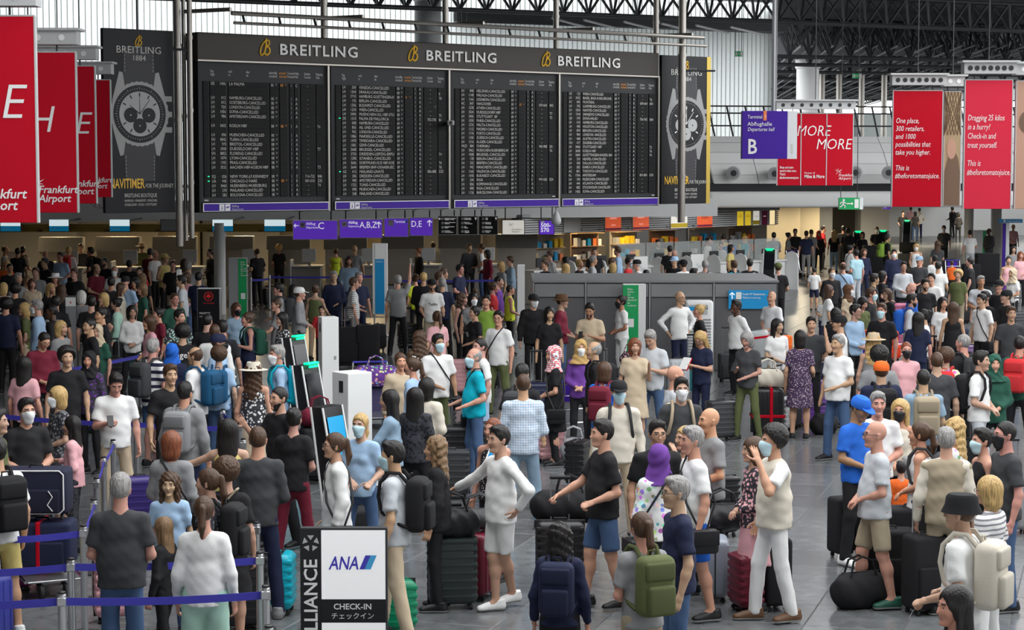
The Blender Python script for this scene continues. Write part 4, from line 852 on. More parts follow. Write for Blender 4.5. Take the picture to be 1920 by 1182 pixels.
t = text('ANA', .13, 'ana_blue', o, wd*.33, zt-.29, -.009, shear=.22, bold=.002); t.scale.x = wd*.34/max(v.co.x for v in t.data.vertices)
for sx_, m in ((0, 'ana_blue'), (.06, 'ana_sky')):
    q = MB(); q.add([(wd*(.7+sx_+a), -.009-sx_*.01, zt-.29+b) for a, b in ((-.02, 0), (.11-sx_, 0), (.18-sx_, .098), (.05, .098))], [(0, 1, 2, 3)]); q.build('slant_mark', m, o)
text('CHECK-IN', .057, 'sign_white', o, wd*.6, zt-.57, -.009, 'CENTER', bold=.0015); text(u'\u30c1\u30a7\u30c3\u30af\u30a4\u30f3', .05, 'sign_white', o, wd*.6, zt-.635, -.009, 'CENTER')
mat('faint_gold', (.85, .6, .35), .5); text('Lufthansa', .055, 'faint_gold', o, wd*.62, zt-.755, -.009, 'CENTER', bold=.001); 
text('STAR ALLIANCE', .13, 'sign_white', o, wd*.195, zt-1.15, -.009, 'LEFT', rot=math.pi/2, bold=.001)
for i in range(5):
    t = math.pi/2+i*2*math.pi/5; c = (wd*.125, zt-.105); q = MB(); q.add([(c[0]+r_*math.cos(t+dt), -.009, c[1]+r_*math.sin(t+dt)) for r_, dt in ((.02, 0), (.058, -.42), (.058, .42))], [(0, 1, 2)]); q.build('star_point', 'light_grey_paint', o)
MB().rbox(-.02, wd+.02, -.2, .26, 0, .05, .02).build('foot', 'steel', o); MB().box(.05, wd-.05, .0, .05, .05, .14).build('stem', 'steel', o)
# ---------------------------------------------------------------- belt barriers
pole_me = MB().lathe([(.032, .02), (.032, .93), (.034, .93), (.034, .97), (.03, .98)], 20).mesh('pole', 'steel', True)
cap_me = MB().lathe([(.03, .98), (.03, .995), (.02, 1.0)], 20).mesh('cap', 'black_plastic', True)
base_me = MB().lathe([(.17, 0), (.17, .015), (.05, .03), (.034, .035)], 24).mesh('base', 'dark_steel', True)
head_me = MB().rbox(-.035, .035, -.035, .035, .885, .955, .01).mesh('belt_head', 'steel')
posts = {}
def post(k, px, py, lab):
    p = PZ(px, py, 1.0); o = link('barrier_post', pole_me, None, (p.x, p.y, 0)); posts[k] = p
    for n_, m in (('cap', cap_me), ('base', base_me), ('belt_head', head_me)): link(n_, m, o)
    tag(o, lab, 'barrier post', 'belt barrier posts'); return o
for i, (px, py) in enumerate(((116, 1109), (133, 1046), (156, 984), (176, 935), (181, 895), (194, 856), (212, 824))): post('L%d' % i, px, py, 'silver belt post in the left lane, %s from the front' % nth[i])
for i, (px, py) in enumerate(((498, 1097), (487, 1034), (481, 978))): post('R%d' % i, px, py, 'silver belt post left of the airline sign, %s from the front' % nth[i])
for i, (px, py) in enumerate(((456, 822), (450, 792), (418, 767), (446, 722), (440, 702), (437, 686))): post('M%d' % i, px, py, 'silver belt post behind the woman with the straw hat, %s from the front' % nth[i])
for i, (px, py) in enumerate(((68, 693), (262, 660), (3, 770), (255, 785))): post('B%d' % i, px, py, ('silver belt post beside the woman in pink with long black hair', 'silver belt post in front of the woman with a white blouse', 'silver belt post at the left picture edge', 'silver belt post behind the striped polo shirt')[i])
post('E0', -190, 1116, 'belt post outside the left edge, nearest'); post('E1', -180, 1061, 'belt post outside the left edge, second'); post('E2', -30, 996, 'belt post outside the left edge, third')
post('T0', 504, 1172, 'frontmost silver belt post beside the airline sign')
def belt(a, b, z=.92, dz=0):
    p, q = posts[a], posts[b]; d = (q-p); d.z = 0; L = d.length; m = MB(); n = 8
    for i in range(n):
        x0, x1 = L*i/n+(.03 if i == 0 else 0), L*(i+1)/n-(.03 if i == n-1 else 0); s = lambda x: -.02*4*(x/L)*(1-x/L)
        m.hexa([(x0, -.002, z-.03+s(x0)), (x1, -.002, z-.03+s(x1)), (x1, .002, z-.03+s(x1)), (x0, .002, z-.03+s(x0)), (x0, -.002, z+.03+s(x0)), (x1, -.002, z+.03+s(x1)), (x1, .002, z+.03+s(x1)), (x0, .002, z+.03+s(x0))])
    par_ = [o for o in bpy.data.objects if o.get('category') == 'barrier post' and (o.location-Vector((p.x, p.y, 0))).length < .01][0]
    m.build('belt', 'belt_blue', par_, rot=math.atan2(d.y, d.x))
for a, b in (('E0', 'L0'), ('L0', 'R0'), ('E1', 'L1'), ('L1', 'R1'), ('E2', 'L2'), ('L2', 'L3'), ('L4', 'L5'), ('L5', 'L6'), ('B2', 'B3'), ('B3', 'M1'), ('M2', 'M1'), ('B0', 'B1')): belt(a, b)
for i, (px, py, px2) in enumerate(((505, 515, 720), (740, 522, 970), (470, 520, 505))): 
    p = PZ(px, py, 1.0); q = PZ(px2, py-2, 1.0); posts['F%da' % i] = p
    post('F%da' % i, px, py, 'far belt post below the blue direction signs, %s of six' % nth[2*i]); post('F%db' % i, px2, py-2, 'far belt post below the blue direction signs, %s of six' % nth[2*i+1]); belt('F%da' % i, 'F%db' % i)
# dome camera under the gallery
p = W(1043, 398, YB(1043)+.1); o = MB().lathe([(.05, 0), (.1, -.12), (.13, -.2), (.12, -.28), (.06, -.34), (.0, -.36)], 18).build('dome_camera', 'light_grey_paint', loc=p, smooth=True); tag(o, 'small dome security camera below the departure board', 'camera'); k = MB(); bar(k, (0, 0, 0), (0, 0, 1.0), .03); k.build('mount', 'light_grey_paint', o)
p = W(846, 231, YB(846)); o = MB().rbox(-.08, .08, -.35, 0, -.06, .06, .02).build('box_camera', 'light_grey_paint', loc=(p.x, p.y-.08, p.z)); tag(o, 'small pale box camera mounted between two board panels', 'camera'); MB().lathe([(.04, 0), (.04, .02)], 12).build('lens', 'black_plastic', o, loc=(0, -.35, 0), rot=(math.pi/2, 0, 0))
# ---------------------------------------------------------------- implicit surfaces -> meshes (surface nets), used for bodies, hair and clothes
class Field:
    def __init__(s, lo, hi, h):
        s.h = h; s.lo = np.array(lo, np.float32); n = np.ceil((np.array(hi)-np.array(lo))/h).astype(int)+1
        s.ax = [s.lo[i]+h*np.arange(n[i], dtype=np.float32) for i in range(3)]; s.D = np.full(n, .25, np.float32)
    def sub(s, lo, hi):
        sl = []; g = []
        for i in range(3):
            a = max(0, int((lo[i]-s.lo[i])/s.h)); b = min(len(s.ax[i]), int((hi[i]-s.lo[i])/s.h)+2)
            if b <= a+1: return None, None
            sl.append(slice(a, b)); g.append(s.ax[i][a:b])
        return tuple(sl), np.meshgrid(*g, indexing='ij', sparse=True)
    def put(s, sl, d, k, op='add'):
        o = s.D[sl]
        if op == 'add':
            if k > 0: h = np.clip(.5+.5*(d-o)/k, 0, 1); s.D[sl] = d+(o-d)*h-k*h*(1-h)
            else: s.D[sl] = np.minimum(o, d)
        else:
            h = np.clip(.5+.5*(-d-o)/k, 0, 1)*0; s.D[sl] = np.maximum(o, -d)
    def cone(s, a, b, ra, rb, k=.03, sx=1, sy=1, c0=None, c1=None, op='add'):
        """tapered capsule a-b, cross-section scaled by sx, sy; c0 / c1 cut it flat at that share of its length"""
        a = np.array(a, float); b = np.array(b, float); R_ = max(ra, rb)*max(sx, sy, 1)+k+3*s.h
        sl, g = s.sub(np.minimum(a, b)-R_, np.maximum(a, b)+R_)
        if sl is None: return
        sc = np.array([sx, sy, 1.]); aa = a/sc; ab = b/sc-aa; L2 = max(float(ab@ab), 1e-9)
        p = [g[i]/sc[i]-aa[i] for i in range(3)]; tr = (p[0]*ab[0]+p[1]*ab[1]+p[2]*ab[2])/L2; t = np.clip(tr, 0, 1)
        d = np.sqrt((p[0]-t*ab[0])**2+(p[1]-t*ab[1])**2+(p[2]-t*ab[2])**2)-(ra+(rb-ra)*t); d = d*min(sx, sy, 1); L = math.sqrt(L2)
        if c1 is not None: d = np.maximum(d, (tr-c1)*L)
        if c0 is not None: d = np.maximum(d, (c0-tr)*L)
        s.put(sl, d.astype(np.float32), k, op)
    def ell(s, c, r, k=.02, op='add'):
        c = np.array(c, float); r = np.array(r, float); sl, g = s.sub(c-r-k-3*s.h, c+r+k+3*s.h)
        if sl is None: return
        q = np.sqrt(((g[0]-c[0])/r[0])**2+((g[1]-c[1])/r[1])**2+((g[2]-c[2])/r[2])**2); s.put(sl, ((q-1)*r.min()).astype(np.float32), k, op)
    def plane(s, n, c):   # keep the side n.p > c
        g = np.meshgrid(*s.ax, indexing='ij', sparse=True); n = np.array(n, float)/np.linalg.norm(n); s.D = np.maximum(s.D, (c-(g[0]*n[0]+g[1]*n[1]+g[2]*n[2])).astype(np.float32))
    def fn(s, f): g = np.meshgrid(*s.ax, indexing='ij', sparse=True); s.D = (s.D+f(*g)).astype(np.float32)
    def net(s):
        D = s.D.copy()
        for i in range(3):
            ix = [slice(None)]*3; ix[i] = 0; D[tuple(ix)] = .1; ix[i] = -1; D[tuple(ix)] = .1
        S = D < 0; n = np.array(D.shape)-1
        def c(a, i, j, k): return a[i:n[0]+i, j:n[1]+j, k:n[2]+k]
        cnt = np.zeros(n, np.int8); 
        for i in (0, 1):
            for j in (0, 1):
                for k in (0, 1): cnt += c(S, i, j, k)
        act = (cnt > 0) & (cnt < 8); idx = np.argwhere(act)
        if len(idx) == 0: return np.zeros((0, 3)), np.zeros((0, 4), int)
        num = np.full(n, -1); num[act] = np.arange(len(idx)); P = np.zeros((len(idx), 3)); K = np.zeros(len(idx))
        for ax in range(3):
            o = [q for q in range(3) if q != ax]
            for u in (0, 1):
                for v in (0, 1):
                    off = np.zeros(3, int); off[o[0]] = u; off[o[1]] = v; q0 = idx+off; q1 = q0.copy(); q1[:, ax] += 1
                    d0 = D[tuple(q0.T)]; d1 = D[tuple(q1.T)]; m = (d0 < 0) != (d1 < 0); t = np.where(m, d0/np.where(m, d0-d1, 1), 0)
                    pt = off+np.zeros((len(idx), 3)); pt[:, ax] += t; P += pt*m[:, None]; K += m
        V = s.lo+(idx+P/K[:, None])*s.h; Q = []
        for ax in range(3):
            o = [(ax+1) % 3, (ax+2) % 3]; sa = [slice(1, -1)]*3; sa[ax] = slice(0, -1); sb = list(sa); sb[ax] = slice(1, None)
            A = S[tuple(sa)]; B = S[tuple(sb)]; e = np.argwhere(A != B); fl_ = A[tuple(e.T)]; e = e+1; e[:, ax] -= 1
            def cell(u, v): q = e.copy(); q[:, o[0]] += u; q[:, o[1]] += v; return num[tuple(q.T)]
            f = np.stack([cell(-1, -1), cell(0, -1), cell(0, 0), cell(-1, 0)], 1); f[~fl_] = f[~fl_][:, ::-1]; Q.append(f)
        Q = np.concatenate(Q); return V, Q[(Q >= 0).all(1)]
def np_mesh(name, V, Q, mats, mi=None):
    me = bpy.data.meshes.new(name); nv, nf = len(V), len(Q); me.vertices.add(nv); me.vertices.foreach_set('co', np.asarray(V, np.float32).ravel())
    me.loops.add(nf*4); me.loops.foreach_set('vertex_index', np.asarray(Q, np.int32).ravel()); me.polygons.add(nf)
    me.polygons.foreach_set('loop_start', np.arange(0, nf*4, 4, dtype=np.int32)); me.polygons.foreach_set('loop_total', np.full(nf, 4, np.int32))
    for m in mats: me.materials.append(M[m])
    if mi is not None: me.polygons.foreach_set('material_index', np.asarray(mi, np.int32))
    me.polygons.foreach_set('use_smooth', np.ones(nf, bool)); me.update(calc_edges=True); return me
mat('sole', (.45, .45, .44), .7)
# ---------------------------------------------------------------- head, hand, hair templates (head centre at origin, face to -Y)
def head_geo(g, h):
    f = Field((-.11, -.15, -.16), (.11, .14, .15), h); fm = g == 'w'
    f.ell((0, .012, .03), (.076, .096, .098), 0); f.cone((0, -.02, -.015), (0, -.045, -.085), .064, .036 if fm else .042, .03, sx=1.0); f.ell((0, -.05, -.01), (.058, .05, .062), .02)
    f.ell((0, -.083, -.097), (.02, .018, .016), .02)
    for s in (-1, 1): f.ell((s*.034, -.066, -.022), (.026, .026, .026), .02); f.cone((s*.077, .012, .012), (s*.074, .008, -.03), .011, .008, .006, sy=1.6)
    f.cone((-.04, -.08, .026), (.04, -.08, .026), .012, .012, .015)
    f.cone((0, -.088, .015), (0, -.108, -.026), .008, .0135, .008); f.ell((0, -.098, -.032), (.018, .012, .009), .006)
    for s in (-1, 1): f.ell((s*.032, -.101, .006), (.017, .014, .011), .01, 'sub')
    f.cone((-.018, -.09, -.056), (.018, -.09, -.056), .008, .008, .006); f.cone((-.016, -.088, -.067), (.016, -.088, -.067), .008, .008, .006)
    V, Q = f.net(); c = V[Q].mean(1); mi = np.zeros(len(Q), int)
    mi[(np.abs(c[:, 0]) < .026) & (c[:, 2] < -.05) & (c[:, 2] > -.073) & (c[:, 1] < -.083)] = 3
    mi[(np.abs(c[:, 0]) > .013) & (np.abs(c[:, 0]) < .05) & (np.abs(c[:, 2]-.031) < .0055) & (c[:, 1] < -.07)] = 4
    # eyes
    for s in (-1, 1):
        e = Field((s*.032-.022, -.115, -.015), (s*.032+.022, -.06, .028), h*.8); e.ell((s*.032, -.079, .006), (.016, .0135, .0115), 0); v, q = e.net(); cc = v[q].mean(1)
        m = np.where((np.hypot(cc[:, 0]-s*.032, cc[:, 2]-.006) < .0085) & (cc[:, 1] < -.08), 2, 1); Q = np.concatenate([Q, q+len(V)]); V = np.concatenate([V, v]); mi = np.concatenate([mi, m])
    return V, Q, mi
HEAD = {(g, l): head_geo(g, h) for g in 'mw' for l, h in ((0, .0085), (1, .0135), (2, .02))}
def hand_geo(kind, h=.0078):
    """right-hand-like: wrist at origin, fingers to +Z, palm faces -Y, thumb on -X"""
    f = Field((-.09, -.12, -.05), (.07, .06, .2), h); f.cone((0, 0, -.03), (0, 0, .02), .026, .027, .01, sy=.8); f.cone((0, 0, .02), (0, -.003, .08), .03, .036, .015, sx=1.1, sy=.42)
    curl = {'relax': (.35, .5, .4), 'grip': (1.1, 1.3, .9), 'flat': (.05, .08, .05)}[kind]
    for i, (x, L) in enumerate(((-.03, .068), (-.011, .077), (.009, .072), (.028, .056))):
        p = np.array([x, -.002, .085]); a = 0; sp = (i-1.5)*.06
        for j, fr in enumerate((.45, .32, .26)):
            a += curl[j]; q = p+L*fr*np.array([math.sin(sp), -math.sin(a), math.cos(a)]); f.cone(p, q, .0092-.0008*j, .0086-.0009*j, .003); p = q
    p = np.array([-.032, -.006, .03]); 
    for j, (d, L) in enumerate((((-.75, -.3, .55), .034), ((-.45, -.45, .8), .03), ((-.1, -.5, .85), .024))):
        q = p+L*np.array(d); f.cone(p, q, .0115-.001*j, .0105-.001*j, .004); p = q
    return f.net()
HAND = {k: hand_geo(k) for k in ('relax', 'grip', 'flat')}
def skull(f, g, k=0): f.ell((0, .012, .03), (.076+g, .096+g, .098+g), k)
def hair_geo(st, h=.011):
    f = Field((-.24, -.24, -.5), (.24, .24, .24), h); hs = np.array([0, .68, .73])
    if st == 's': skull(f, .007); f.ell((0, .004, .076), (.074, .09, .066), .025); f.ell((.015, -.055, .112), (.048, .034, .026), .02); f.ell((0, -.125, -.006), (.098, .104, .098), .01, 'sub'); f.plane((0, .55, 1), -.034); f.fn(lambda x, y, z: .0035*np.sin(x*160+y*60)*np.sin(y*140+z*90))
    elif st == 'z': skull(f, .0055); f.ell((0, -.11, -.02), (.1, .1, .1), .01, 'sub'); f.plane((0, .55, 1), -.03)
    elif st == 'b': skull(f, .006); f.ell((0, -.11, -.02), (.105, .105, .1), .01, 'sub'); f.plane((0, .55, 1), -.036); f.plane((0, .55, -1), -.055)
    elif st == 'c':
        f.ell((0, .02, .05), (.125, .13, .125), 0); f.plane((0, .8, .6), -.012); f.plane((0, .2, 1), -.07); f.fn(lambda x, y, z: .009*np.sin(x*130)*np.sin(y*120+1)*np.sin(z*125))
    elif st in 'lv':
        w_ = .02 if st == 'l' else .035
        skull(f, .016); f.cone((0, .045, .03), (0, .075, -.27 if st == 'l' else -.3), .092+w_*.3, .07+w_, .03, sx=1.15, sy=.6)
        for s in (-1, 1): f.cone((s*.075, -.0, .02), (s*.085, .0, -.2), .028, .03 if st == 'v' else .02, .02)
        f.ell((0, -.1, -.03), (.062, .085, .105), .01, 'sub'); f.ell((0, .0, -.2), (.055, .07, .12), .01, 'sub')
        if st == 'v': f.fn(lambda x, y, z: .008*np.sin(z*75+x*40)*np.sin(y*60+x*70))
    elif st == 'o':
        skull(f, .02); f.cone((0, .03, .02), (0, .04, -.08), .105, .1, .03, sy=.85); f.ell((0, -.1, -.03), (.06, .085, .1), .01, 'sub'); f.ell((0, -.01, -.13), (.05, .07, .07), .01, 'sub')
    elif st in 'np':
        skull(f, .011); f.ell((0, -.115, -.018), (.1, .1, .1), .01, 'sub'); f.plane((0, .5, 1), -.045)
        if st == 'n': f.ell((0, .105, .085), (.045, .042, .042), .015); f.fn(lambda x, y, z: .003*np.sin(x*150+z*90))
        else: f.ell((0, .12, .05), (.026, .03, .03), .01); f.cone((0, .125, .045), (0, .15, -.1), .03, .034, .01); f.cone((0, .15, -.1), (0, .135, -.2), .034, .012, .01)
    elif st == 'h':
        skull(f, .026); f.cone((0, .0, -.02), (0, .01, -.17), .088, .1, .04); f.cone((0, .01, -.15), (0, .01, -.24), .11, .17, .04, sx=1.15, sy=.75, c1=1.0); f.ell((0, -.115, -.008), (.058, .075, .088), .01, 'sub'); f.ell((0, 0, -.02), (.06, .09, .1), .01, 'sub')
        f.fn(lambda x, y, z: .004*np.sin(z*60+x*50+y*30))
    elif st == 'x': return None
    V, Q = f.net(); return V, Q
HAIR = {}
def hair_mesh(st):
    if st not in HAIR:
        if st in 'atu':
            mb = MB(); pr = {'a': [(.094, .02), (.098, .05), (.09, .09), (.065, .125), (.0, .138)], 't': [(.098, .04), (.095, .1), (.085, .135), (.05, .14), (0, .128)], 'u': [(.125, .005), (.102, .06), (.095, .115), (.08, .135), (0, .14)]}[st]
            mb.lathe(pr, 24, c=(0, .012, 0)); mb.v = [(x, .012+(y-.012)*1.18, z) for x, y, z in mb.v]
            if st == 'a':
                n = 10; top = []
                for r in (0, 1): top += [(.085*math.cos(t)*(1-.1*r), -.065-.11*math.sin(t)*r-.01, .045-.02*r*math.sin(t)) for t in np.linspace(0, math.pi, n)]
                k = len(top); mb.add(top+[(x, y, z-.008) for x, y, z in top], [(i, i+1, n+i+1, n+i) for i in range(n-1)]+[(k+i+1, k+i, k+n+i, k+n+i+1) for i in range(n-1)]+[(n+i, n+i+1, k+n+i+1, k+n+i) for i in range(n-1)])
            if st == 't': mb.lathe([(.098, .04), (.185, .028), (.19, .034), (.098, .052)], 28, c=(0, .012, 0))
            HAIR[st] = mb.mesh('hat', 'cloth', True)
        else: V, Q = hair_geo(st); HAIR[st] = np_mesh('hair', V, Q, ['cloth' if st == 'h' else 'hair'])
    return HAIR[st]
f = Field((-.1, -.16, -.14), (.1, .02, .03), .009); f.cone((0, -.045, -.03), (0, -.055, -.085), .072, .05, .02); f.ell((0, -.1, -.035), (.03, .03, .04), .03); f.plane((0, -1, 0), .03); f.plane((0, -.25, -1), .015); MASK = np_mesh('mask', *f.net(), ['mask_white'])
MASKB = MASK.copy(); MASKB.materials.clear(); MASKB.materials.append(M['mask_blue']); MASKK = MASK.copy(); MASKK.materials.clear(); MASKK.materials.append(M['black_plastic'])
f = Field((-.1, -.16, -.14), (.1, .04, .03), .009); f.cone((0, -.03, -.03), (0, -.05, -.088), .07, .044, .02); f.plane((0, -.2, -1), .045); f.plane((0, -1, 0), -.01); f.ell((0, -.11, -.058), (.026, .03, .009), .01, 'sub'); BEARD = np_mesh('beard', *f.net(), ['hair'])
mb = MB()
for s in (-1, 1):
    mb.tube([(s*.032+.024*math.cos(t), -.108, .004+.017*math.sin(t)) for t in np.linspace(0, 2*math.pi, 13)], .0025, 5, cap=False); mb.tube([(s*.056, -.106, .008), (s*.08, -.05, .01), (s*.083, .01, .008)], .0025, 5)
mb.tube([(-.008, -.11, .006), (.008, -.11, .006)], .0025, 5); GLASSES = mb.mesh('spectacles', 'black_plastic', True)
f = Field((-.07, -.2, -.03), (.07, .12, .13), .012); f.cone((0, .05, .035), (0, -.11, .03), .046, .038, .01); f.cone((0, .045, .05), (0, .035, .12), .044, .046, .03, sy=1.15, c1=.85); f.cone((0, .0, .06), (0, -.09, .045), .042, .034, .03); f.ell((0, -.145, .03), (.044, .052, .034), .02); f.plane((0, 0, 1), .004); _v, _q = f.net(); SHOE = np_mesh('shoe', _v, _q, ['leather', 'sole'], (_v[_q].mean(1)[:, 2] < .026).astype(int))
# ---------------------------------------------------------------- colours
COL = dict(k=(.013, .013, .015), w=(.8, .8, .79), g=(.26, .265, .27), d=(.05, .052, .056), n=(.015, .02, .055), b=(.02, .14, .62), l=(.36, .52, .72), t=(.0, .42, .55), r=(.6, .03, .035), m=(.16, .012, .03), p=(.78, .42, .45), u=(.15, .05, .3), y=(.68, .56, .2), o=(.8, .14, .02), e=(.58, .47, .33), h=(.36, .3, .21), v=(.11, .13, .05), f=(.02, .09, .06), s=(.12, .06, .03), c=(.68, .63, .53), i=(.25, .42, .06), j=(.06, .11, .22), q=(.25, .36, .47), a=(.52, .55, .58), x=(.4, .62, .52), z=(.75, .85, .05), A=(.06, .035, .08), B=(.5, .32, .12), C=(.01, .085, .19))
CN = dict(k='black', w='white', g='grey', d='charcoal', n='navy', b='bright blue', l='light blue', t='turquoise', r='red', m='maroon', p='pink', u='purple', y='yellow', o='orange', e='beige', h='khaki', v='olive green', f='dark green', s='brown', c='cream', i='green', j='denim blue', q='faded denim', a='pale grey', x='mint', z='neon yellow', A='dark plum', B='ochre', C='petrol blue')
HCOL = dict(k=(.012, .01, .009), s=(.07, .035, .018), y=(.5, .33, .13), g=(.28, .27, .26), r=(.2, .06, .025), w=(.55, .53, .5), h=(.2, .12, .06))
HN = dict(k='black', s='brown', y='blond', g='grey', r='auburn', w='white', h='light brown')
HS = dict(s='short {} hair', z='cropped {} hair', b='a bald crown', c='curly {} hair', l='long {} hair', v='wavy long {} hair', o='bobbed {} hair', n='a {} hair bun', p='a {} ponytail', h='{} headscarf', a='{} cap', t='{} brimmed hat', u='{} bucket hat', x='a shaved head')
SKIN = {'': (.56, .31, .21), 't': (.4, .21, .125), 'd': (.085, .04, .022), 'i': (.62, .38, .28)}
ARM = dict(d=((.07, .02, -.285), (.015, -.07, -.24), 'relax'), f=((.06, .05, -.28), (-.02, -.23, -.08), 'grip'), p=((.06, -.02, -.28), (-.13, -.2, .06), 'grip'), c=((.06, -.01, -.28), (-.17, -.16, -.08), 'relax'), h=((.12, -.17, -.17), (-.12, -.05, .25), 'flat'),
           k=((.2, .09, -.2), (-.13, -.05, -.19), 'relax'), r=((.05, -.15, -.24), (-.01, -.22, -.11), 'grip'), s=((.2, -.08, -.18), (.19, -.1, -.11), 'grip'), u=((.06, -.12, .24), (0, -.06, .25), 'flat'), b=((.08, .1, -.27), (-.1, .1, -.2), 'relax'), o=((.24, -.04, -.1), (.2, -.06, -.03), 'flat'), w=((.08, -.1, -.26), (.02, -.16, .2), 'flat'))
def make_person(key):
    """body / top / bottom meshes for one pose, adult of 1.75 m, feet at z=0, facing -Y"""
    g, tt, bt, arms, lod, leg, belly = key
    fm = g == 'w'; h0 = (.0192, .03, .042)[lod]; hb = (.0172, .026, .034)[lod]; sw = .152 if fm else .176; hw = .095 if fm else .088; E = .004 if lod == 2 else 0
    ra = random.Random(str(key)); ph = [ra.uniform(0, 6) for _ in range(6)]
    lg = {'a': ((0, 0, 0), (0, 0, 0)), 'w': ((.04, -.1, 0), (.02, .08, 0)), 'x': ((-.02, -.12, 0), (.2, .12, .02)), 'o': ((.06, -.02, 0), (.06, .03, 0))}[leg]
    hip = [np.array((s*hw, 0, .92)) for s in (-1, 1)]; ank = [np.array((s*(hw+.02), .015, .09)) for s in (-1, 1)]
    if leg == 'w': ank[0] += (0, -.16, 0); ank[1] += (0, .12, 0.01)
    if leg == 'o': ank[0] += (-.07, -.04, 0); ank[1] += (.07, .05, 0)
    if leg == 'x': ank[1] += (-.26, .2, .04); ank[0] += (.02, -.02, 0)
    knee = [(hip[i]+ank[i])/2+np.array((0, -.03 if leg != 'x' or i == 0 else -.06, .01)) for i in (0, 1)]
    sh = [np.array((s*sw, .0, 1.398)) for s in (-1, 1)]; el = []; wr = []; hk = []
    for i, s in enumerate((-1, 1)):
        e, w_, k = ARM[arms[i]]; m = np.array((s, 1, 1)); el.append(sh[i]+np.array(e)*m); wr.append(el[i]+np.array(w_)*m); hk.append(k)
    # body
    f = Field((-.75, -.6, 0), (.75, .5, 2.15), hb) if any(c in 'uo' for c in arms) else Field((-.62, -.55, 0), (.62, .45, 1.62), hb)
    f.cone((0, .015, 1.36), (0, -.01, 1.6), .062, .055 if not fm else .047, .03); f.cone((0, 0, .95), (0, .01, 1.38), .1, .11, .03, sy=.7)
    for i, s in enumerate((-1, 1)):
        cl_ = .012 if tt in 'TLJD' else 0; f.cone(sh[i], el[i], .05-.006*fm-cl_, .039-.004*fm, .03); f.cone(el[i], el[i]+(wr[i]-el[i])*.35, .04-.004*fm, .04-.004*fm, .02); f.cone(el[i]+(wr[i]-el[i])*.3, wr[i], .04-.004*fm, .026, .02)
        f.cone((s*.03, .015, 1.42-cl_), sh[i], .055-cl_*1.3, .05-cl_*1.3, .04)
        if lod: d = (wr[i]-el[i])/np.linalg.norm(wr[i]-el[i]); f.cone(wr[i], wr[i]+d*.13, .03, .024, .015)
        if bt in 'SKD-' or tt == 'D' or leg == 'x':
            f.cone(hip[i], knee[i], .085, .056, .03); f.cone(knee[i], knee[i]+(ank[i]-knee[i])*.35+(0, .015, 0), .056, .056, .03); f.cone(knee[i]+(ank[i]-knee[i])*.3+(0, .01, 0), ank[i], .054, .036, .03); f.cone(ank[i], ank[i]+(0, -.06, -.04), .038, .035, .02)
        else: f.cone(hip[i], knee[i], .06, .05, .02); f.cone(knee[i], ank[i], .045, .036, .02)
    V, Q = f.net(); mi = np.zeros(len(Q), int)
    HV, HQ, HM = HEAD[g if g in 'mw' else 'w', lod]; HEADC = (0, -.02, 1.635)
    parts = [(V, Q, mi)]
    if lod == 0:
        for i, s in enumerate((-1, 1)):
            hv, hq = HAND[hk[i]]; d = (wr[i]-el[i])/np.linalg.norm(wr[i]-el[i]); z = Vector(d); inward = Vector((-s, -.35, 0)) if abs(d[2]) > .6 else Vector((-s*.5, 0, -1)); y = -(inward-inward.dot(z)*z).normalized(); x = y.cross(z)
            hv = hv.copy(); q = hq
            B_ = np.array([x, y, z]); thumb_out = (x.dot(Vector((0, -1, .3))) > 0)
            if thumb_out: hv[:, 0] *= -1; q = q[:, ::-1]
            parts.append((hv@B_+wr[i], q, np.zeros(len(q), int)))
    # top
    zh = dict(T=.86, L=.86, K=.88, J=.82, D=.9, V=.86)[tt]; f = Field((-.75, -.6, .35), (.75, .5, 2.0), h0) if any(c in 'uo' for c in arms) else Field((-.62, -.55, .35), (.62, .45, 1.6), h0)
    bl = .02*belly; wa = .138 if fm else .152; th = .012 if tt == 'J' else 0
    f.cone((0, -bl*.6, zh-.15), (0, -bl, 1.1), .186+.01*fm+th+bl*.6, wa+.014+bl+th, .03, sy=.8, c0=.15/(1.25-zh)); f.cone((0, -bl, 1.08), (0, .0, 1.3), wa+.012+bl+th, .166-.016*fm+th, .05, sy=.7); f.cone((-.04, .012, 1.34), (.04, .012, 1.34), .1, .1, .05, sy=.85)
    for i, s in enumerate((-1, 1)):
        if fm: f.ell((s*.06, -.072, 1.265), (.056, .048, .056), .04)
        a = sh[i]
        if tt != 'K': f.cone((s*.045, .015, 1.425), a+(-s*.01, 0, 0), .048, .056+th, .06)
        else: f.cone((s*.06, .01, 1.36), (s*(sw-.07), 0, 1.425), .045, .026, .03)
        if tt in 'TD': f.cone(a, a+(el[i]-a)*.78, .057, .07-.008*fm, .04, c1=.95)
        elif tt in 'LJ':
            f.cone(a, el[i], .057+th, .053+th, .04); f.cone(el[i], wr[i], .053+th, .04+th*.8, .02, c1=.98)
    if tt == 'D':
        f.cone((0, 0, 1.0), (0, 0, .5), .165, .235, .04, sy=.78, c1=.95)
    amp = (.0042, .005, 0)[lod]
    if amp: f.fn(lambda x, y, z: amp*(np.sin(z*34+x*17+ph[0])*np.sin(y*23+x*11+ph[1])+.7*np.sin(z*61-x*29+y*17+ph[2])*np.sin(x*37+ph[3])))
    top = np_mesh('top', *f.net(), ['cloth'])
    # bottom
    bot = None
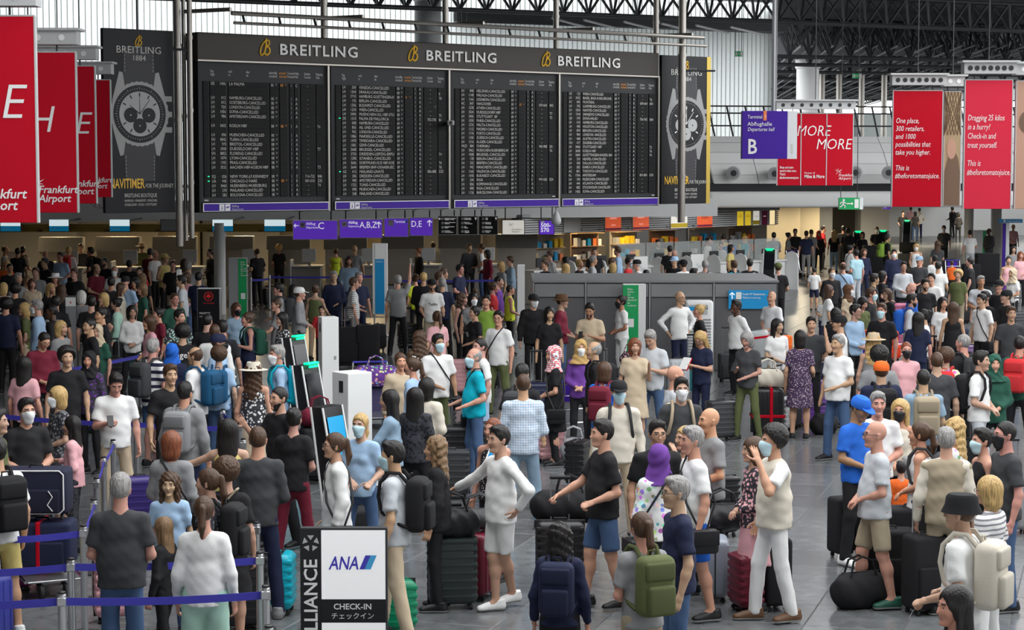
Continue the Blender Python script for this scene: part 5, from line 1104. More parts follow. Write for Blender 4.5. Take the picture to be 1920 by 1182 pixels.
    if bt not in '-':
        f = Field((-.45, -.5, .02), (.45, .5, 1.12), h0); f.cone((0, 0, 1.03), (0, 0, .93), wa+.006, .152+.014*fm, .03, sy=.66, c0=0)
        if bt == 'K': f.cone((0, 0, 1.0), (0, 0, .48), .16, .23, .03, sy=.75, c1=1)
        else:
            for i in (0, 1):
                if bt == 'S': f.cone(hip[i], knee[i]+((i*2-1)*.02, 0, 0), .09, .084, .02, c1=.9)
                elif bt == 'W': f.cone(hip[i], knee[i], .1, .1, .04); f.cone(knee[i], ank[i]+(0, .02, -.06), .1, .115, .02, c1=.98)
                else: f.cone(hip[i], knee[i], .085-.003*fm, .068-.006*fm, .025); f.cone(knee[i], ank[i]+(0, .01, -.04), .07-.006*fm, .058-.012*fm, .02, c1=1)
            f.ell((0, .035, .93), (.125, .08, .1), .04)
        if amp: f.fn(lambda x, y, z: amp*.6*(np.sin(z*21+x*38+ph[4])*np.sin(x*31+y*26+ph[5])+.6*np.sin(z*37+y*33-x*24+ph[1])))
        bot = np_mesh('bottom', *f.net(), ['cloth'])
    return parts, (HV, HQ, HM, HEADC), top, bot, sh, el, wr, ank
PC = {}
HYC = {}
def person_meshes(key, hy, hp):
    if key not in PC: PC[key] = make_person(key)
    P = PC[key]; k2 = (key, hy, hp)
    if k2 not in HYC:
        HV, HQ, HM, HC_ = P[1]; Rm = np.array(Matrix.Rotation(R(hy), 3, 'Z') @ Matrix.Rotation(R(hp), 3, 'X')); pv = np.array((0, .01, -.09)); hv = (HV-pv)@Rm.T+pv+HC_
        Vs, Qs, Ms, n = [], [], [], 0
        for V, Q, m in P[0]+[(hv, HQ, HM)]: Vs.append(V); Qs.append(Q+n); Ms.append(m); n += len(V)
        HYC[k2] = np_mesh('person', np.concatenate(Vs), np.concatenate(Qs), ['skin', 'eye_white', 'eye_dark', 'lips', 'brow'], np.concatenate(Ms))
    return HYC[k2], P[2], P[3], P[6], P[7]
PAT = {'1': 'cloth_stripe_dark', '2': 'cloth_plaid', '3': 'cloth_floral', '4': 'cloth_dots', '5': 'cloth_print', '6': 'cloth_stripe_grey'}
PN = {'1': 'dark-striped ', '2': 'plaid ', '3': 'floral ', '4': 'dotted ', '5': 'printed ', '6': 'thinly striped '}
TN = dict(T='t-shirt', L='long-sleeved top', K='sleeveless top', J='jacket', D='dress', V='vest')
BN = dict(P='trousers', S='shorts', W='wide trousers', K='skirt')
_pat = {}
def pat_mesh(me, p):
    if not p: return me
    k = (me.name, p)
    if k not in _pat: m = me.copy(); m.materials.clear(); m.materials.append(M[PAT[p]]); _pat[k] = m
    return _pat[k]
people = []
def person(row):
    f = row.split(); x, y = float(f[0]), float(f[1]); g = f[2][0]; child = f[2][1:]; hair, top, bot, yaw, arms = f[3], f[4], f[5], float(f[6]), f[7]; ex = f[8:] 
    H = {'m': 1.77, 'w': 1.66}[g]
    if child: H = float(child)
    rnd = random.Random(row); H *= 1 if child else rnd.uniform(.985, 1.015)
    if hair[0] in 'atu': H += .02
    p = PZ(x, y, H); d = p.y; p.z = 0
    people.append(dict(x=x, y=y, g=g, H=H, loc=p, d=d, hair=hair, top=top, bot=bot, yaw=yaw, arms=arms, ex=ex, row=row, child=child))
def build_person(P, label):
    d = P['d']; lod = 0 if d < 26.2 else 1 if d < 45 else 2; s = P['H']/1.75; ex = P['ex']; rnd = random.Random(P['row'])
    leg = 'a'; hy = hp = 0; belly = 0; skin = ''; arms = P['arms']
    for e in ex:
        if e[0] == '/': leg = e[1]
        if e.startswith('hy'): hy = int(e[2:])
        if e.startswith('hp'): hp = int(e[2:])
        if e == 'fat': belly = 1
        if e[0] == '+': skin = e[1]
    if leg == 'a' and lod < 2 and P['bot'][0] in 'PSW': leg = rnd.choice('aow' if lod == 0 else 'ao')
    if lod == 2: arms = {'h': 'h', 'u': 'u'}.get(arms[0], rnd.choice('dfc'))+rnd.choice('dfc'); leg = 'a'; hy = 0; hp = 0; belly = 0
    else:
        hy = int(round(hy/15)*15); hp = int(round(hp/10)*10)
        if lod == 1 and not any(e.startswith('hy') for e in ex): hy = rnd.choice((0, 15))
    key = (P['g'], P['top'][0], P['bot'][0], arms, lod, leg, belly)
    bm, tm, btm, wr, ank = person_meshes(key, hy, hp)
    o = link('person', bm, None, P['loc'], R(P['yaw'])); o.scale = (s, s, s); o.color = (*[c*rnd.uniform(.9, 1.1) for c in SKIN[skin]], 1)
    tag(o, label, 'person', 'people in the departure hall')
    pt = P['top'][2:3]; t = link('top', pat_mesh(tm, pt), o, col=COL[P['top'][1]])
    if P['top'][0] == 'J': t.name = 'jacket'
    if P['top'][0] == 'D': t.name = 'dress'
    if btm: t = link({'P': 'trousers', 'S': 'shorts', 'W': 'trousers', 'K': 'skirt'}[P['bot'][0]], pat_mesh(btm, P['bot'][2:3]), o, col=COL[P['bot'][1]])
    Mh = Matrix.Translation((0, -.02, 1.635)) @ Matrix.Translation((0, .01, -.09)) @ Matrix.Rotation(R(hy), 4, 'Z') @ Matrix.Rotation(R(hp), 4, 'X') @ Matrix.Translation((0, -.01, .09))
    hs, hc = P['hair'][0], P['hair'][1] if len(P['hair']) > 1 else 'k'
    if hs != 'x':
        if hs in 'atuh': t = link({'h': 'headscarf', 'a': 'cap', 't': 'hat', 'u': 'hat'}[hs], pat_mesh(hair_mesh(hs), P['hair'][2:3] if hs == 'h' else ''), o, col=COL[hc])
        else: t = link('hair', hair_mesh(hs), o, col=HCOL[hc])
        t.matrix_local = Mh
        if hs in 'atu': u = link('hair', hair_mesh('v' if P['g'] == 'w' else 'z'), o, col=HCOL[P['hair'][2] if len(P['hair']) > 2 else 's']); u.matrix_local = Mh
    sc = (.012, .012, .013)
    for e in ex:
        if e[0] == 'V' and len(e) == 2:
            k3 = (P['g'], 'V', P['bot'][0], 'dd', lod, leg, belly)
            if k3 not in PC: PC[k3] = make_person(k3)
            t = link('vest', PC[k3][2], o, col=COL[e[1]]); t.scale = (1.08, 1.14, 1.0)
    for e in ex:
        me = {'M': MASK, 'MB': MASKB, 'MK': MASKK, 'G': GLASSES, 'R': BEARD}.get(e)
        if me: t = link({'M': 'face_mask', 'MB': 'face_mask', 'MK': 'face_mask', 'G': 'spectacles', 'R': 'beard'}[e], me, o, col=HCOL.get(hc, HCOL['k'])); t.matrix_local = Mh
        if e.startswith('sh'): sc = COL[e[2]]
    for i in (0, 1):
        t = link('shoe', SHOE, o, (ank[i][0], ank[i][1]-.0, max(0, ank[i][2]-.09)), R(-8+16*i), col=sc)
    P['obj'] = o; P['wr'] = wr; P['s'] = s
# ---------------------------------------------------------------- the crowd: head-top column and row, sex(height), hair, top, bottom, facing, arms, extras
PEOPLE = """
-6 825 m sk Tw Sy -140 df shw Bk
225 893 m sg Td Pj 180 cc fat
382 935 w ps Lw Wx 180 dd
318 890 w1.45 vs Tl Pj 0 dd +i
318 968 w1.28 lh Lk Pk -110 dd
388 885 w ps T5 - -100 ff Bk
420 868 w cs Dk - 175 dd Sh
483 803 m zs Ld Pn 180 cc /o shg
550 768 w nk Tk Pm 165 cc
525 728 m zk Tk Pk -45 wd R
321 813 w or Jg Pd 170 dp Sk
428 790 w lk Ky Pk 180 do
345 720 m sk Jg Pn 165 dd Bg
318 686 m ss Tk Pk 30 dc
215 698 m sk Tw Pe 20 pd hp30
285 638 m sg Tw1 Sj 140 cc Bd
110 728 w oy Dg5 - -55 pc M
137 783 w1.48 lk Lp Pk5 -90 pf
48 750 m sk Tk Pk 35 cc M G
45 672 w lk Tp Pk 165 dd
-10 770 m sk Tv Pk 90 fd
125 655 m ck Tk Pk 10 dd
78 622 m zk Lm Pk 30 cc G hp30
180 612 w he Tf Pd -20 pd
168 662 w hk Lu5 Pk -20 dd
247 575 w ok Lw Pk 10 cc G
342 612 m ck Tk Ph 180 cc
335 583 m sk Tx5 Ph 40 dd
322 648 w hb Jn Pj 180 dd
368 653 m bs Tw Pj -110 dd BC
410 654 w cs Tl Pj 180 dd BC
408 628 m an Jl Pk 80 dc MK G
402 610 m zs Jw Pk 170 dd
475 682 w tcs Kw5 Ke 175 dd
522 650 m sg Ll Pj -75 cc M Bt
465 588 w ns Kn Pn -65 pp Bf
530 588 w lk Lw5 Pk -60 cc
520 562 w zs Tg Pj -80 dr
524 533 m sk Tg Pj -85 fd Bd
550 535 w lk Tw6 Ph 175 dd Bn
560 540 m aw Lg Pk 90 cc
591 535 w ns Kv Pe 165 rd
603 575 m1.3 sk Tr Pk 0 dd
626 510 m sg Ln Pn 8 dd G
654 482 m vs Jq Pn 10 dd R
662 522 m ss Tw6 Pg 100 df
672 512 m sg Tn Pn 30 dd
630 466 w ns Vz Pk 180 cc
665 461 m x Tg Pk 170 ro
482 466 m bs Tk Pk -140 cf
523 460 w cy Tk Pk 180 dd
630 815 w ps Jw Pn -75 dd G Sk
677 778 w py Tl Pj -20 cf MB
740 832 m sk Ta Pe -100 dd MB Bk /w
820 822 w vh Jk Pk -95 fd
740 732 w lk Lq Pk -95 fr
772 733 w lk Tk5 Pk 160 dd
800 712 w ok Jc Pk 150 cc
750 664 w ns Je Pk 20 dd
775 673 w ps Ll Pj -110 dd
926 786 w zr Kk4 Pk -35 dw hp0
939 802 m sk Lw Sw -60 sk /x shw
981 704 m zs Ll2 Pq 180 cc
978 686 m sk Tk Pk 160 dd Bd MK
891 655 m bg Tt Pj -75 ff MB fat Sk
902 636 m zk Tw Pl -70 dd
820 629 m sk Tw Pv 20 cd MB Sk +t
935 585 m sk Tw Pv -30 dd G Sk /o
786 623 w vs Kw Pw -160 dd +d
1040 652 w hr2 Dk Pk -85 cc Sk
1089 640 w hB Lu Pk -10 cc M
1116 643 m bg Tk Pk -85 dd Bk
1133 682 w os Lb Pe 160 dr Bm
1194 636 w or De - -10 dw
1220 619 m sg Ta Pj -30 pp hp30
1160 716 m ak Lc Pe 5 dd MB Bd
1277 711 m sk Td Pk 5 dd M G Be
1264 688 m x Ta Pk 100 dd
1232 792 m sk Tk Pk 10 dd G
1287 802 w py Kp Pk -60 dh
1298 805 m sg Tw Sb -75 dd Sk
1333 768 m x Tg Pk -70 cc fat
1133 791 m sk Tk Sj -75 rf fat
1240 838 w hu Lw3 Pk -165 dd Sk
1272 898 m sg Tn Pj -80 dd G
1205 965 w ps Tg Ph -155 fc Bv
1050 985 w1.5 vk Ln Pk 170 dd Bn
1450 803 m ck Tw Pw -75 dh MB shs Vc
1418 825 w os Lp5 Kp -80 cc
1612 742 m ab Tb Pk 40 cf hp20 shw +t
1645 793 m x Ta Sh -85 cc fat G shf
1640 740 m sg Tw Pk 0 cc
1688 752 w ly Kc Pk -20 cc MK
1728 795 w ps Kw Pk -110 cc Bd
1775 806 m sg Lc Ph 170 dd Vh
1792 787 w vy Tw3 Pk -120 dd
1690 868 w1.1 sk To Pk 180 dd
1755 875 m1.12 sk T5 Pk -30 dd MB
1848 808 w sk Kk Pk -80 cc MB
1885 792 m zk Td Pj -80 dd G MK
1858 898 w oy Tw6 Pw -130 dd G
1806 932 m uk Tw Pl -120 ff Bc
1795 1105 w lk Tk Pk -75 dd
1501 622 w ok DA4 - 165 fd
1573 630 m sg Tw Pj -50 dc fat
1521 596 m sk Td Pk -15 dd
1576 593 m ak Tw Pj -100 dh Sk
1602 573 m sk Ll Pk 40 cc G
1545 556 m1.15 sk Tw6 Pn 0 cc
1567 580 w ok Tk Pk 180 dd
1457 600 w lk Tw Ph 20 cf
1403 623 w og Td Pv -35 pc hp20
1448 548 m x Tw2 Pk -50 cc
1382 564 m sk Lw Pk -60 bb +d
1316 621 w ly Tn Pn -45 pp G hp30
1312 573 w ny Tk Pk -90 dk
1274 548 m x Lw Pn 30 kk G
1166 556 w nk Tw Pw -70 cc MK +t
1140 572 w.75 zs Tw Pw 10 dd
1107 569 m sk Te Pk -15 pp R +t hp20
1052 554 m ts Lm Pj 75 fc
1030 578 w ok Tk Pk 0 dd
1000 553 m ak Jk Pk 10 df M
912 555 m sk Ti Pk -20 cd
891 576 w nk Dk - -60 hc
868 552 w vs Kk Pk 60 dd
884 551 w ok Tg Pk 10 dd M
820 585 w ps Tp Pe -150 cd Sc
810 525 m ak Tw Ph 10 ff R
794 513 m sy Jk Pk 175 dd
746 518 m sg Tg Pk 175 ud
779 515 w ns Tz Pk -150 dd
829 523 m sg Tn Pk 175 dd
822 511 m ss Td Pk 90 dd
830 505 m ss Tg Pk 100 dd
861 497 m sk Tn Ph 60 dd G
891 541 m1.3 zs Tk Pk 180 dd
925 530 w ns Tr Pk 80 cc
952 536 m1.55 zk Vz Pk 100 cc
940 492 w oy Tg Pk -60 cc
958 482 m ss Lq Pk -80 dd
952 508 w1.0 zs Ty Py -150 cc
936 519 m zk Tu Pk 80 dd
785 466 w nr Jk Pk -60 cc
812 455 w nk Lw Pk 170 dd
880 458 m ss Jd Pd 20 cc
904 458 m zs Tw Pj -100 dd
914 470 w ok Jm Pk -60 cc
1023 488 m ss Lk Pk -60 cc
1032 472 m ss Lw Pk -60 dd G
1060 483 w lk Tp Pk -90 dd
1061 496 w ly Tk Pk 180 dd
1089 489 w ny Tk Pk 60 dd
1108 480 m sg Ta Pk 90 dd
1115 466 m zk Tk Pk 0 dd
1146 485 m ss Td Pk 100 dd
1149 495 w oy Lk Pk 180 dd
1159 464 m ss Ll Pk -100 dd
1178 484 m sk Tr Pk 70 dd MB
1195 488 m akw Tw Pk -80 dd
1212 508 m sk Tk Pk 180 dd
1233 451 m sk Lk Pk 20 cc
1256 462 m sk Tk Pk 170 dd
1264 470 m x Tk Pk 170 dd
1265 482 m al Tk Pk -30 dd
1282 488 m ak Lw Pk -150 dd
1300 505 m sk Tw Pk 90 dd
1322 490 m sg Tg Pk 175 dd Sk
1348 513 m ak Tk Pk -90 dd
1377 490 m ss Tt Pj -150 dd Bn
1406 487 m sk Tk Pk 175 dd
1414 514 w ow Te Pk 180 dd
1459 494 m av Tk Pk 170 dd
1327 446 m sk Lw Pk 60 dd
1350 459 w ok Ty Pk 60 cc +t
1368 455 w nk Tw Pk 0 dd
1356 440 m sk Ty Pk 170 dd
1333 441 m zk Tg Pk 170 dd
1397 443 w ly Tt Pk -60 dd
1376 446 m zk Tb Pk 170 dd
1451 437 m sk Tg Pk 170 dd
1478 437 w nk Tg Pk 80 ch
1491 430 m sk Tk Pk 0 ff
1512 434 m sk Tn Pg 170 dd
1521 431 m zs Tg Pg 150 dd
1535 434 w hr Jk Pk 0 dd
1543 424 m zk Tr Pk 90 dd
1564 433 w vy Tk Pq 175 dd
1581 425 m sk Tk Pk 170 dd
1590 429 m sk Tk Pk 170 dd Bk
1617 436 w os Tk Pk -30 dd
1644 426 m zk Tk Pk 0 ff M
1663 441 m sk Tk Pk 100 dd Bi
1594 460 w nk Tw Pk 120 dd Sk
1606 469 m sk Tt2 Pa -150 dd
1620 467 w os Ln Pn 10 dd
1581 493 m bs Tl Pk 175 dd Sk
1559 503 m zs Lk Pk 15 dd M
1527 503 m1.25 zk Tw Sn 165 dd
1553 536 w ls Tw Pk 90 dd
1589 536 w hs Te Pk 60 dd M
1615 558 w ok Tv Pk 30 dd hp20
1676 469 m sk Jn Pn 0 dd M
1694 492 m sk La Pk 0 cc G
1638 515 m sk Tk Pk 90 dd
1654 510 w ok Tk Pk 90 dd
1632 542 m ss Tk Pk 60 dd MB
1654 571 m ss Tk Pk -30 dd MB
1664 543 w os Lk Pk -60 dd G
1708 389 m sk Tp Pk 180 dd
1693 397 m sk Tk Pk 0 dd
1716 398 w ok Td Pj 180 dd
1724 391 m sk Tw Pn 170 dd Sk
1786 389 m sk Lk Pk -150 dd Bk
1797 399 w ok Lk Pk 180 dd
1770 424 m sk Td Pk -20 ff M
1819 432 m zk Tw Pa 175 dd
1855 429 m x Jd Pd -60 dd +d
1718 458 w oy Kw Pk -10 dd M
1724 481 m aq Td Pk -30 dd
1758 453 w ls Td Pk 175 dd
1753 479 w nk Tw Pk 160 dd
1759 492 m sk Tw Pk 160 dd
1785 490 w1.2 ss To Pk 175 dd
1797 508 w cy Tv Ph -30 dd
1820 484 m zk Tk Pk -110 dd
1839 519 m sg Ta Pe -10 cc +t
1734 525 m sk Tk Pk 0 dd R
1747 514 m sk Tw Pk -30 dd
1710 532 m x Tb Pk -90 dd
1708 553 m sk La Pk 70 dd R Bb
1900 422 w ny Tp Pk 0 dd
1891 482 w nk Kp Pu 0 dd
1900 462 w ok Tg Pk 0 dd
1914 473 w lr Tp Pk 0 dd
1900 506 w he Tw Pk -60 dd
1874 527 m ak Tk Pk -40 dd
1886 545 m ak Jk Pk -80 dd
1768 559 w lk Tw Pk 10 dd
1787 569 w ls Kk Pk 175 dd
1734 582 w nk Tw Pk -110 dd Sk
1721 588 w lk Tn Pn 170 dd
1842 553 m sk Tw Pk -60 dd Sk
1851 548 m sk Tk Pk -60 dd
1839 540 m1.4 sk Tk Pk -30 dd
1896 577 m ss Td Pj 0 dd
1808 629 m zg Lk Pk -150 dd Bd
1837 661 m sk Tw Pa 60 cc Bk
1864 668 w hf Jf Pk 0 fc
1757 663 m zs Td Pk 175 dd
1774 657 w cs T3 Pk 160 dd Br
1732 695 m zk Tq Pd 180 cc Bh
1699 643 w zr Tp Pp 0 fd MK
1649 654 m ck Tg Pk 160 dd
1653 680 m ao Jn Pk 180 dd Bk
1638 627 w tey Kg Ph 165 dd
1912 632 m zk Tf Pk 150 dd Br
10 462 m bs Tg Pk 90 dd
33 466 m sk Tk Pk 180 dd
46 463 m sk Te Pk 160 dd Bk
86 471 m bs Tk Pk 0 dd
85 485 m sk Lk Pk -40 dd
114 474 m sk Tl Pg -20 cc
128 464 m sy Lw Pk 170 dd Br
142 460 m sk Ld Pk 0 dd
171 465 m sk Tk Pk -90 dd Bk
210 460 w ok Ti Pk 0 dd
11 488 w vy To Pk 0 dd
18 495 m zk Tk Pk 30 dd G
35 513 m sg Tg Pk 60 dd
67 503 m ss Tg Pk 0 dd
60 524 w os Te Pk 10 cc
49 519 w lh Tc Pk 30 dd
104 514 w tws Tk Pk 0 dd
140 505 m ss Tk Pk -20 dd
180 496 m bs Tm Pk 50 dd
197 484 m zk Lk Pk -30 dd R
215 500 m bw Tw Pk 0 kd M
242 488 m zk Tk Pk 180 dd
213 521 m sk Td Pk 170 dd
232 520 m ak Tl Pk -20 dd
225 532 w ls Tc Pk 90 dd
255 523 w ok Tk Pk -30 dd
6 532 w oy Tw1 Pk 170 dd
28 534 m ck Tk Pk 180 dd
95 533 w ly Tk Pk 30 dd
115 536 w ls Tk Pk 180 dd
152 547 w ow Lg Pk 175 dd
104 557 m sk Tk Pk 180 dd
71 564 m sg Ll Pk -90 fd M
46 570 w oy Tv Pe -80 fd
99 573 m zk Lk Pk -90 dd +d
195 551 w oy Tk Pk -60 dd
219 560 w nk Lx Pk -90 dd
171 557 m sk Tk Pk 180 kd
191 579 m sk Lk Pk -60 dd
172 598 m zk Tk Pk -60 dd
113 604 w oy Lg Pk 60 dd
11 562 m ck Tn Pk 180 dd
260 458 m tes Tv Pk 175 dd
281 467 m sk Lm Pk 170 dd
290 471 m bg Tw Pk 60 dd
308 477 m ay Vy Pk 60 dd
324 490 m ss Tk Ph 10 dd
345 486 w ls Te Pk 175 dd
353 493 m sg Tg Pk 175 dd
262 502 w nk Tr Pk 0 dd
267 514 w lh Tk Pk 170 dd
268 534 w oh Tf Pk -70 dd
350 512 w os Tp Pj -40 cc M
341 518 m sk Ta Pj -90 cd
395 467 m zk Lk Pk -60 dd
372 512 m sk Tn Pk 170 dd
326 551 m zs Tf Pd 40 dd G
298 579 w nk Tm Pk -60 dd
281 594 w os Tp Pk -60 cd
388 590 m zk Lk Pk 170 dd
417 603 m sk Tk Pk 180 dd
443 570 w os Tq Pj 20 dd MK
"""
# bags worn on the body (built in the wearer's own frame, top-level things)
def bag_meshes():
    b = MB().rbox(-.155, .155, .115, .3, .98, 1.46, .07, seg=4).mesh('backpack', 'cloth', 'full'); p = MB().rbox(-.12, .12, .28, .345, 1.0, 1.24, .03).mesh('front_pocket', 'cloth', 'full'); lid = MB().rbox(-.13, .13, .26, .315, 1.27, 1.42, .025).mesh('upper_pocket', 'cloth', 'full')
    st = [MB().tube([(s*.08, .13, 1.42), (s*.09, .06, 1.5), (s*.1, -.03, 1.505), (s*.11, -.105, 1.42), (s*.125, -.12, 1.3), (s*.15, -.08, 1.16), (s*.15, .05, 1.07), (s*.13, .14, 1.03)], .018, 6).mesh('strap', 'cloth', True) for s in (-1, 1)]
    hl = MB().tube([(-.035, .15, 1.455), (-.03, .15, 1.49), (.03, .15, 1.49), (.035, .15, 1.455)], .008, 6).mesh('grab_loop', 'cloth', True)
    return b, p, lid, st, hl
BPK = bag_meshes()
sb_body = MB().rbox(-.13, .13, -.055, .055, 0, .22, .035).mesh('shoulder_bag', 'leather', 'full'); sb_flap = MB().rbox(-.125, .125, -.068, -.05, .08, .215, .015).mesh('flap', 'leather', 'full')
sb_strap = {s: MB().tube([(s*.25, .03, .86), (s*.2, .13, 1.1), (s*.02, .125, 1.36), (-s*.1, .06, 1.5), (-s*.1, -.03, 1.5), (-s*.02, -.115, 1.36), (s*.15, -.125, 1.1), (s*.25, -.03, .86)], .011, 6).mesh('strap', 'leather', True) for s in (-1, 1)}
for ln in PEOPLE.strip().split('\n'):
    if ln.split()[4][0:2] == 'T5': ln = ln.replace(' T5 ', ' Tg5 ')
    if ln.split()[4] == 'T3': ln = ln.replace(' T3 ', ' Tc3 ')
    person(ln)
# keep bodies from standing inside each other: nudge along the sight line
for it in range(60):
    for i, a in enumerate(people):
        for b in people[i+1:]:
            dv = b['loc']-a['loc']; 
            if abs(dv.x) > .46 or abs(dv.y) > .46: continue
            L = math.hypot(dv.x, dv.y)
            if L < .44:
                m = (.44-L)*.5; sg = 1 if (dv.y > 0 or (dv.y == 0 and a['y'] > b['y'])) else -1
                for P, q in ((a, -sg), (b, sg)):
                    dr = P['loc'].normalized(); P['loc'] = P['loc']+dr*q*m*.8
                    P['loc'].x += (1 if (dv.x > 0) == (P is b) else -1)*m*.25
for P in people:
    for x0, y0, rt_, a0, a1, b0, b1 in DESKS:
        dx, dy = P['loc'].x-x0, P['loc'].y-y0; u = dx*math.cos(rt_)+dy*math.sin(rt_); v = -dx*math.sin(rt_)+dy*math.cos(rt_)
        if a0-.2 < u < a1+.2 and b0-.25 < v < b1+.25:
            dv = (b0-.28-v) if v < (b0+b1)/2 else (b1+.28-v); P['loc'].x -= math.sin(rt_)*dv; P['loc'].y += math.cos(rt_)*dv
def zone(x, y, d):
    if d > 55 and x < 560: return 'at the check-in desks'
    if x < 330 and y < 610: return 'in the dark left crowd'
    if x < 330 and y < 800: return 'in the left belt lane'
    if x < 560 and y < 660: return 'near the maple-leaf sign'
    if x < 560: return 'left of the airline sign'
    if y < 480 and x < 990: return 'below the direction signs'
    if x < 990 and y < 600: return 'near the blue totem'
    if x < 860 and y < 860: return 'near the white cabinets'
    if x < 1100 and y < 720: return 'left of the metal stall'
    if x < 1500 and y < 530: return 'behind the metal stall'
    if x < 1500 and y < 680: return 'before the metal stall'
    if x < 1500: return 'at front centre'
    if y < 500: return 'in the far right hall'
    if y < 730: return 'in the right crowd'
    return 'at front right'
def describe(P):
    c = P['child']; sex = ('baby' if c and float(c) < .9 else {'m': 'boy', 'w': 'girl'}[P['g']] if c else {'m': 'man', 'w': 'woman'}[P['g']])
    t = P['top']; s = '%s in %s%s %s' % (sex, PN.get(t[2:3], ''), CN[t[1]], TN[t[0]])
    if t[0] != 'D' and P['bot'] != '-' and P['d'] < 24: s += ' and %s %s' % (CN[P['bot'][1]], BN[P['bot'][0]])
    h = P['hair']; nm = HS[h[0]].format((CN if h[0] in 'atuh' else HN).get(h[1:2], '')); s += ', '+nm
    if any(e in ('M', 'MB', 'MK') for e in P['ex']): s += ', face mask'
    elif 'G' in P['ex']: s += ', glasses'
    return s
seen = {}
WL = lambda s_: len(s_.split())
for P in people: P['lab'] = describe(P)+', '+zone(P['x'], P['y'], P['d']); seen.setdefault(P['lab'], []).append(P)
def trim(s_):
    while WL(s_) > 16:
        q = s_.split(', ')
        if ' and ' in q[0]: q[0] = q[0].split(' and ')[0]
        elif any(t in ('face mask', 'glasses') for t in q): q = [t for t in q if t not in ('face mask', 'glasses')]
        else: q.pop(1)
        s_ = ', '.join(q)
    return s_
for k, l in seen.items():
    if len(l) > 1:
        l.sort(key=lambda P: P['x'])
        for i, P in enumerate(l): P['lab'] = k+', '+('left' if len(l) == 2 and i == 0 else 'right' if len(l) == 2 else nth[i]+' from left')
def short(P): return '%s %s' % (CN[P['top'][1]], {'m': 'man', 'w': 'woman'}[P['g']])
bl_seen = {}
for P in people: P['lab'] = trim(P['lab'])
dup = {}
for P in people: dup.setdefault(P['lab'], []).append(P)
for k, l in dup.items():
    if len(l) > 1:
        for i, P in enumerate(sorted(l, key=lambda P: P['x'])): P['lab'] = trim(k+', '+('left one' if i == 0 else 'right one'))
WL = lambda s_: len(s_.split())
for P in people:
    build_person(P, P['lab']); o = P['obj']
    for e in P['ex']:
        if e[0] in 'BS' and len(e) == 2 and e[1] in COL:
            col = COL[e[1]]; s = P['s']; who = P['lab'].split(',')[0].split(' and ')[0]; Mw = Matrix.LocRotScale(P['loc'], Matrix.Rotation(R(P['yaw']), 3, 'Z'), Vector((s, s, s)))
            if e[0] == 'B':
                r = link('backpack', BPK[0], None, col=col); r.matrix_world = Mw
                for nm, me in (('front_pocket', BPK[1]), ('upper_pocket', BPK[2]), ('strap', BPK[3][0]), ('strap', BPK[3][1]), ('grab_loop', BPK[4])):
                    q = link(nm, me, r, col=[c*.8 for c in col])
                lab = '%s backpack on the %s' % (CN[e[1]], who); cat = 'backpack'
            else:
                sd = -1 if P['row'].__hash__ and int(P['x']) % 2 else 1; r = link('shoulder_bag', sb_strap[sd], None, col=col); r.matrix_world = Mw
                q = link('bag_body', sb_body, r, (sd*.27, 0, .66), R(90), col=col); link('flap', sb_flap, q, col=[c*.8 for c in col])
                lab = '%s shoulder bag of the %s' % (CN[e[1]], who); cat = 'bag'
            z = P['lab'].split(', '); lab += ' ' + [t for t in z if t.startswith(('at ', 'in ', 'near ', 'left of', 'below', 'before', 'behind'))][0]
            bl_seen.setdefault(lab, []).append(r); tag(r, lab, cat, 'bags worn by travellers')
for k, l in bl_seen.items():
    if len(l) > 1:
        for i, r in enumerate(sorted(l, key=lambda r: r.location.x/r.location.y)): r['label'] = k+', '+('left' if i == 0 else 'right' if len(l) == 2 else nth[i]+' from left')
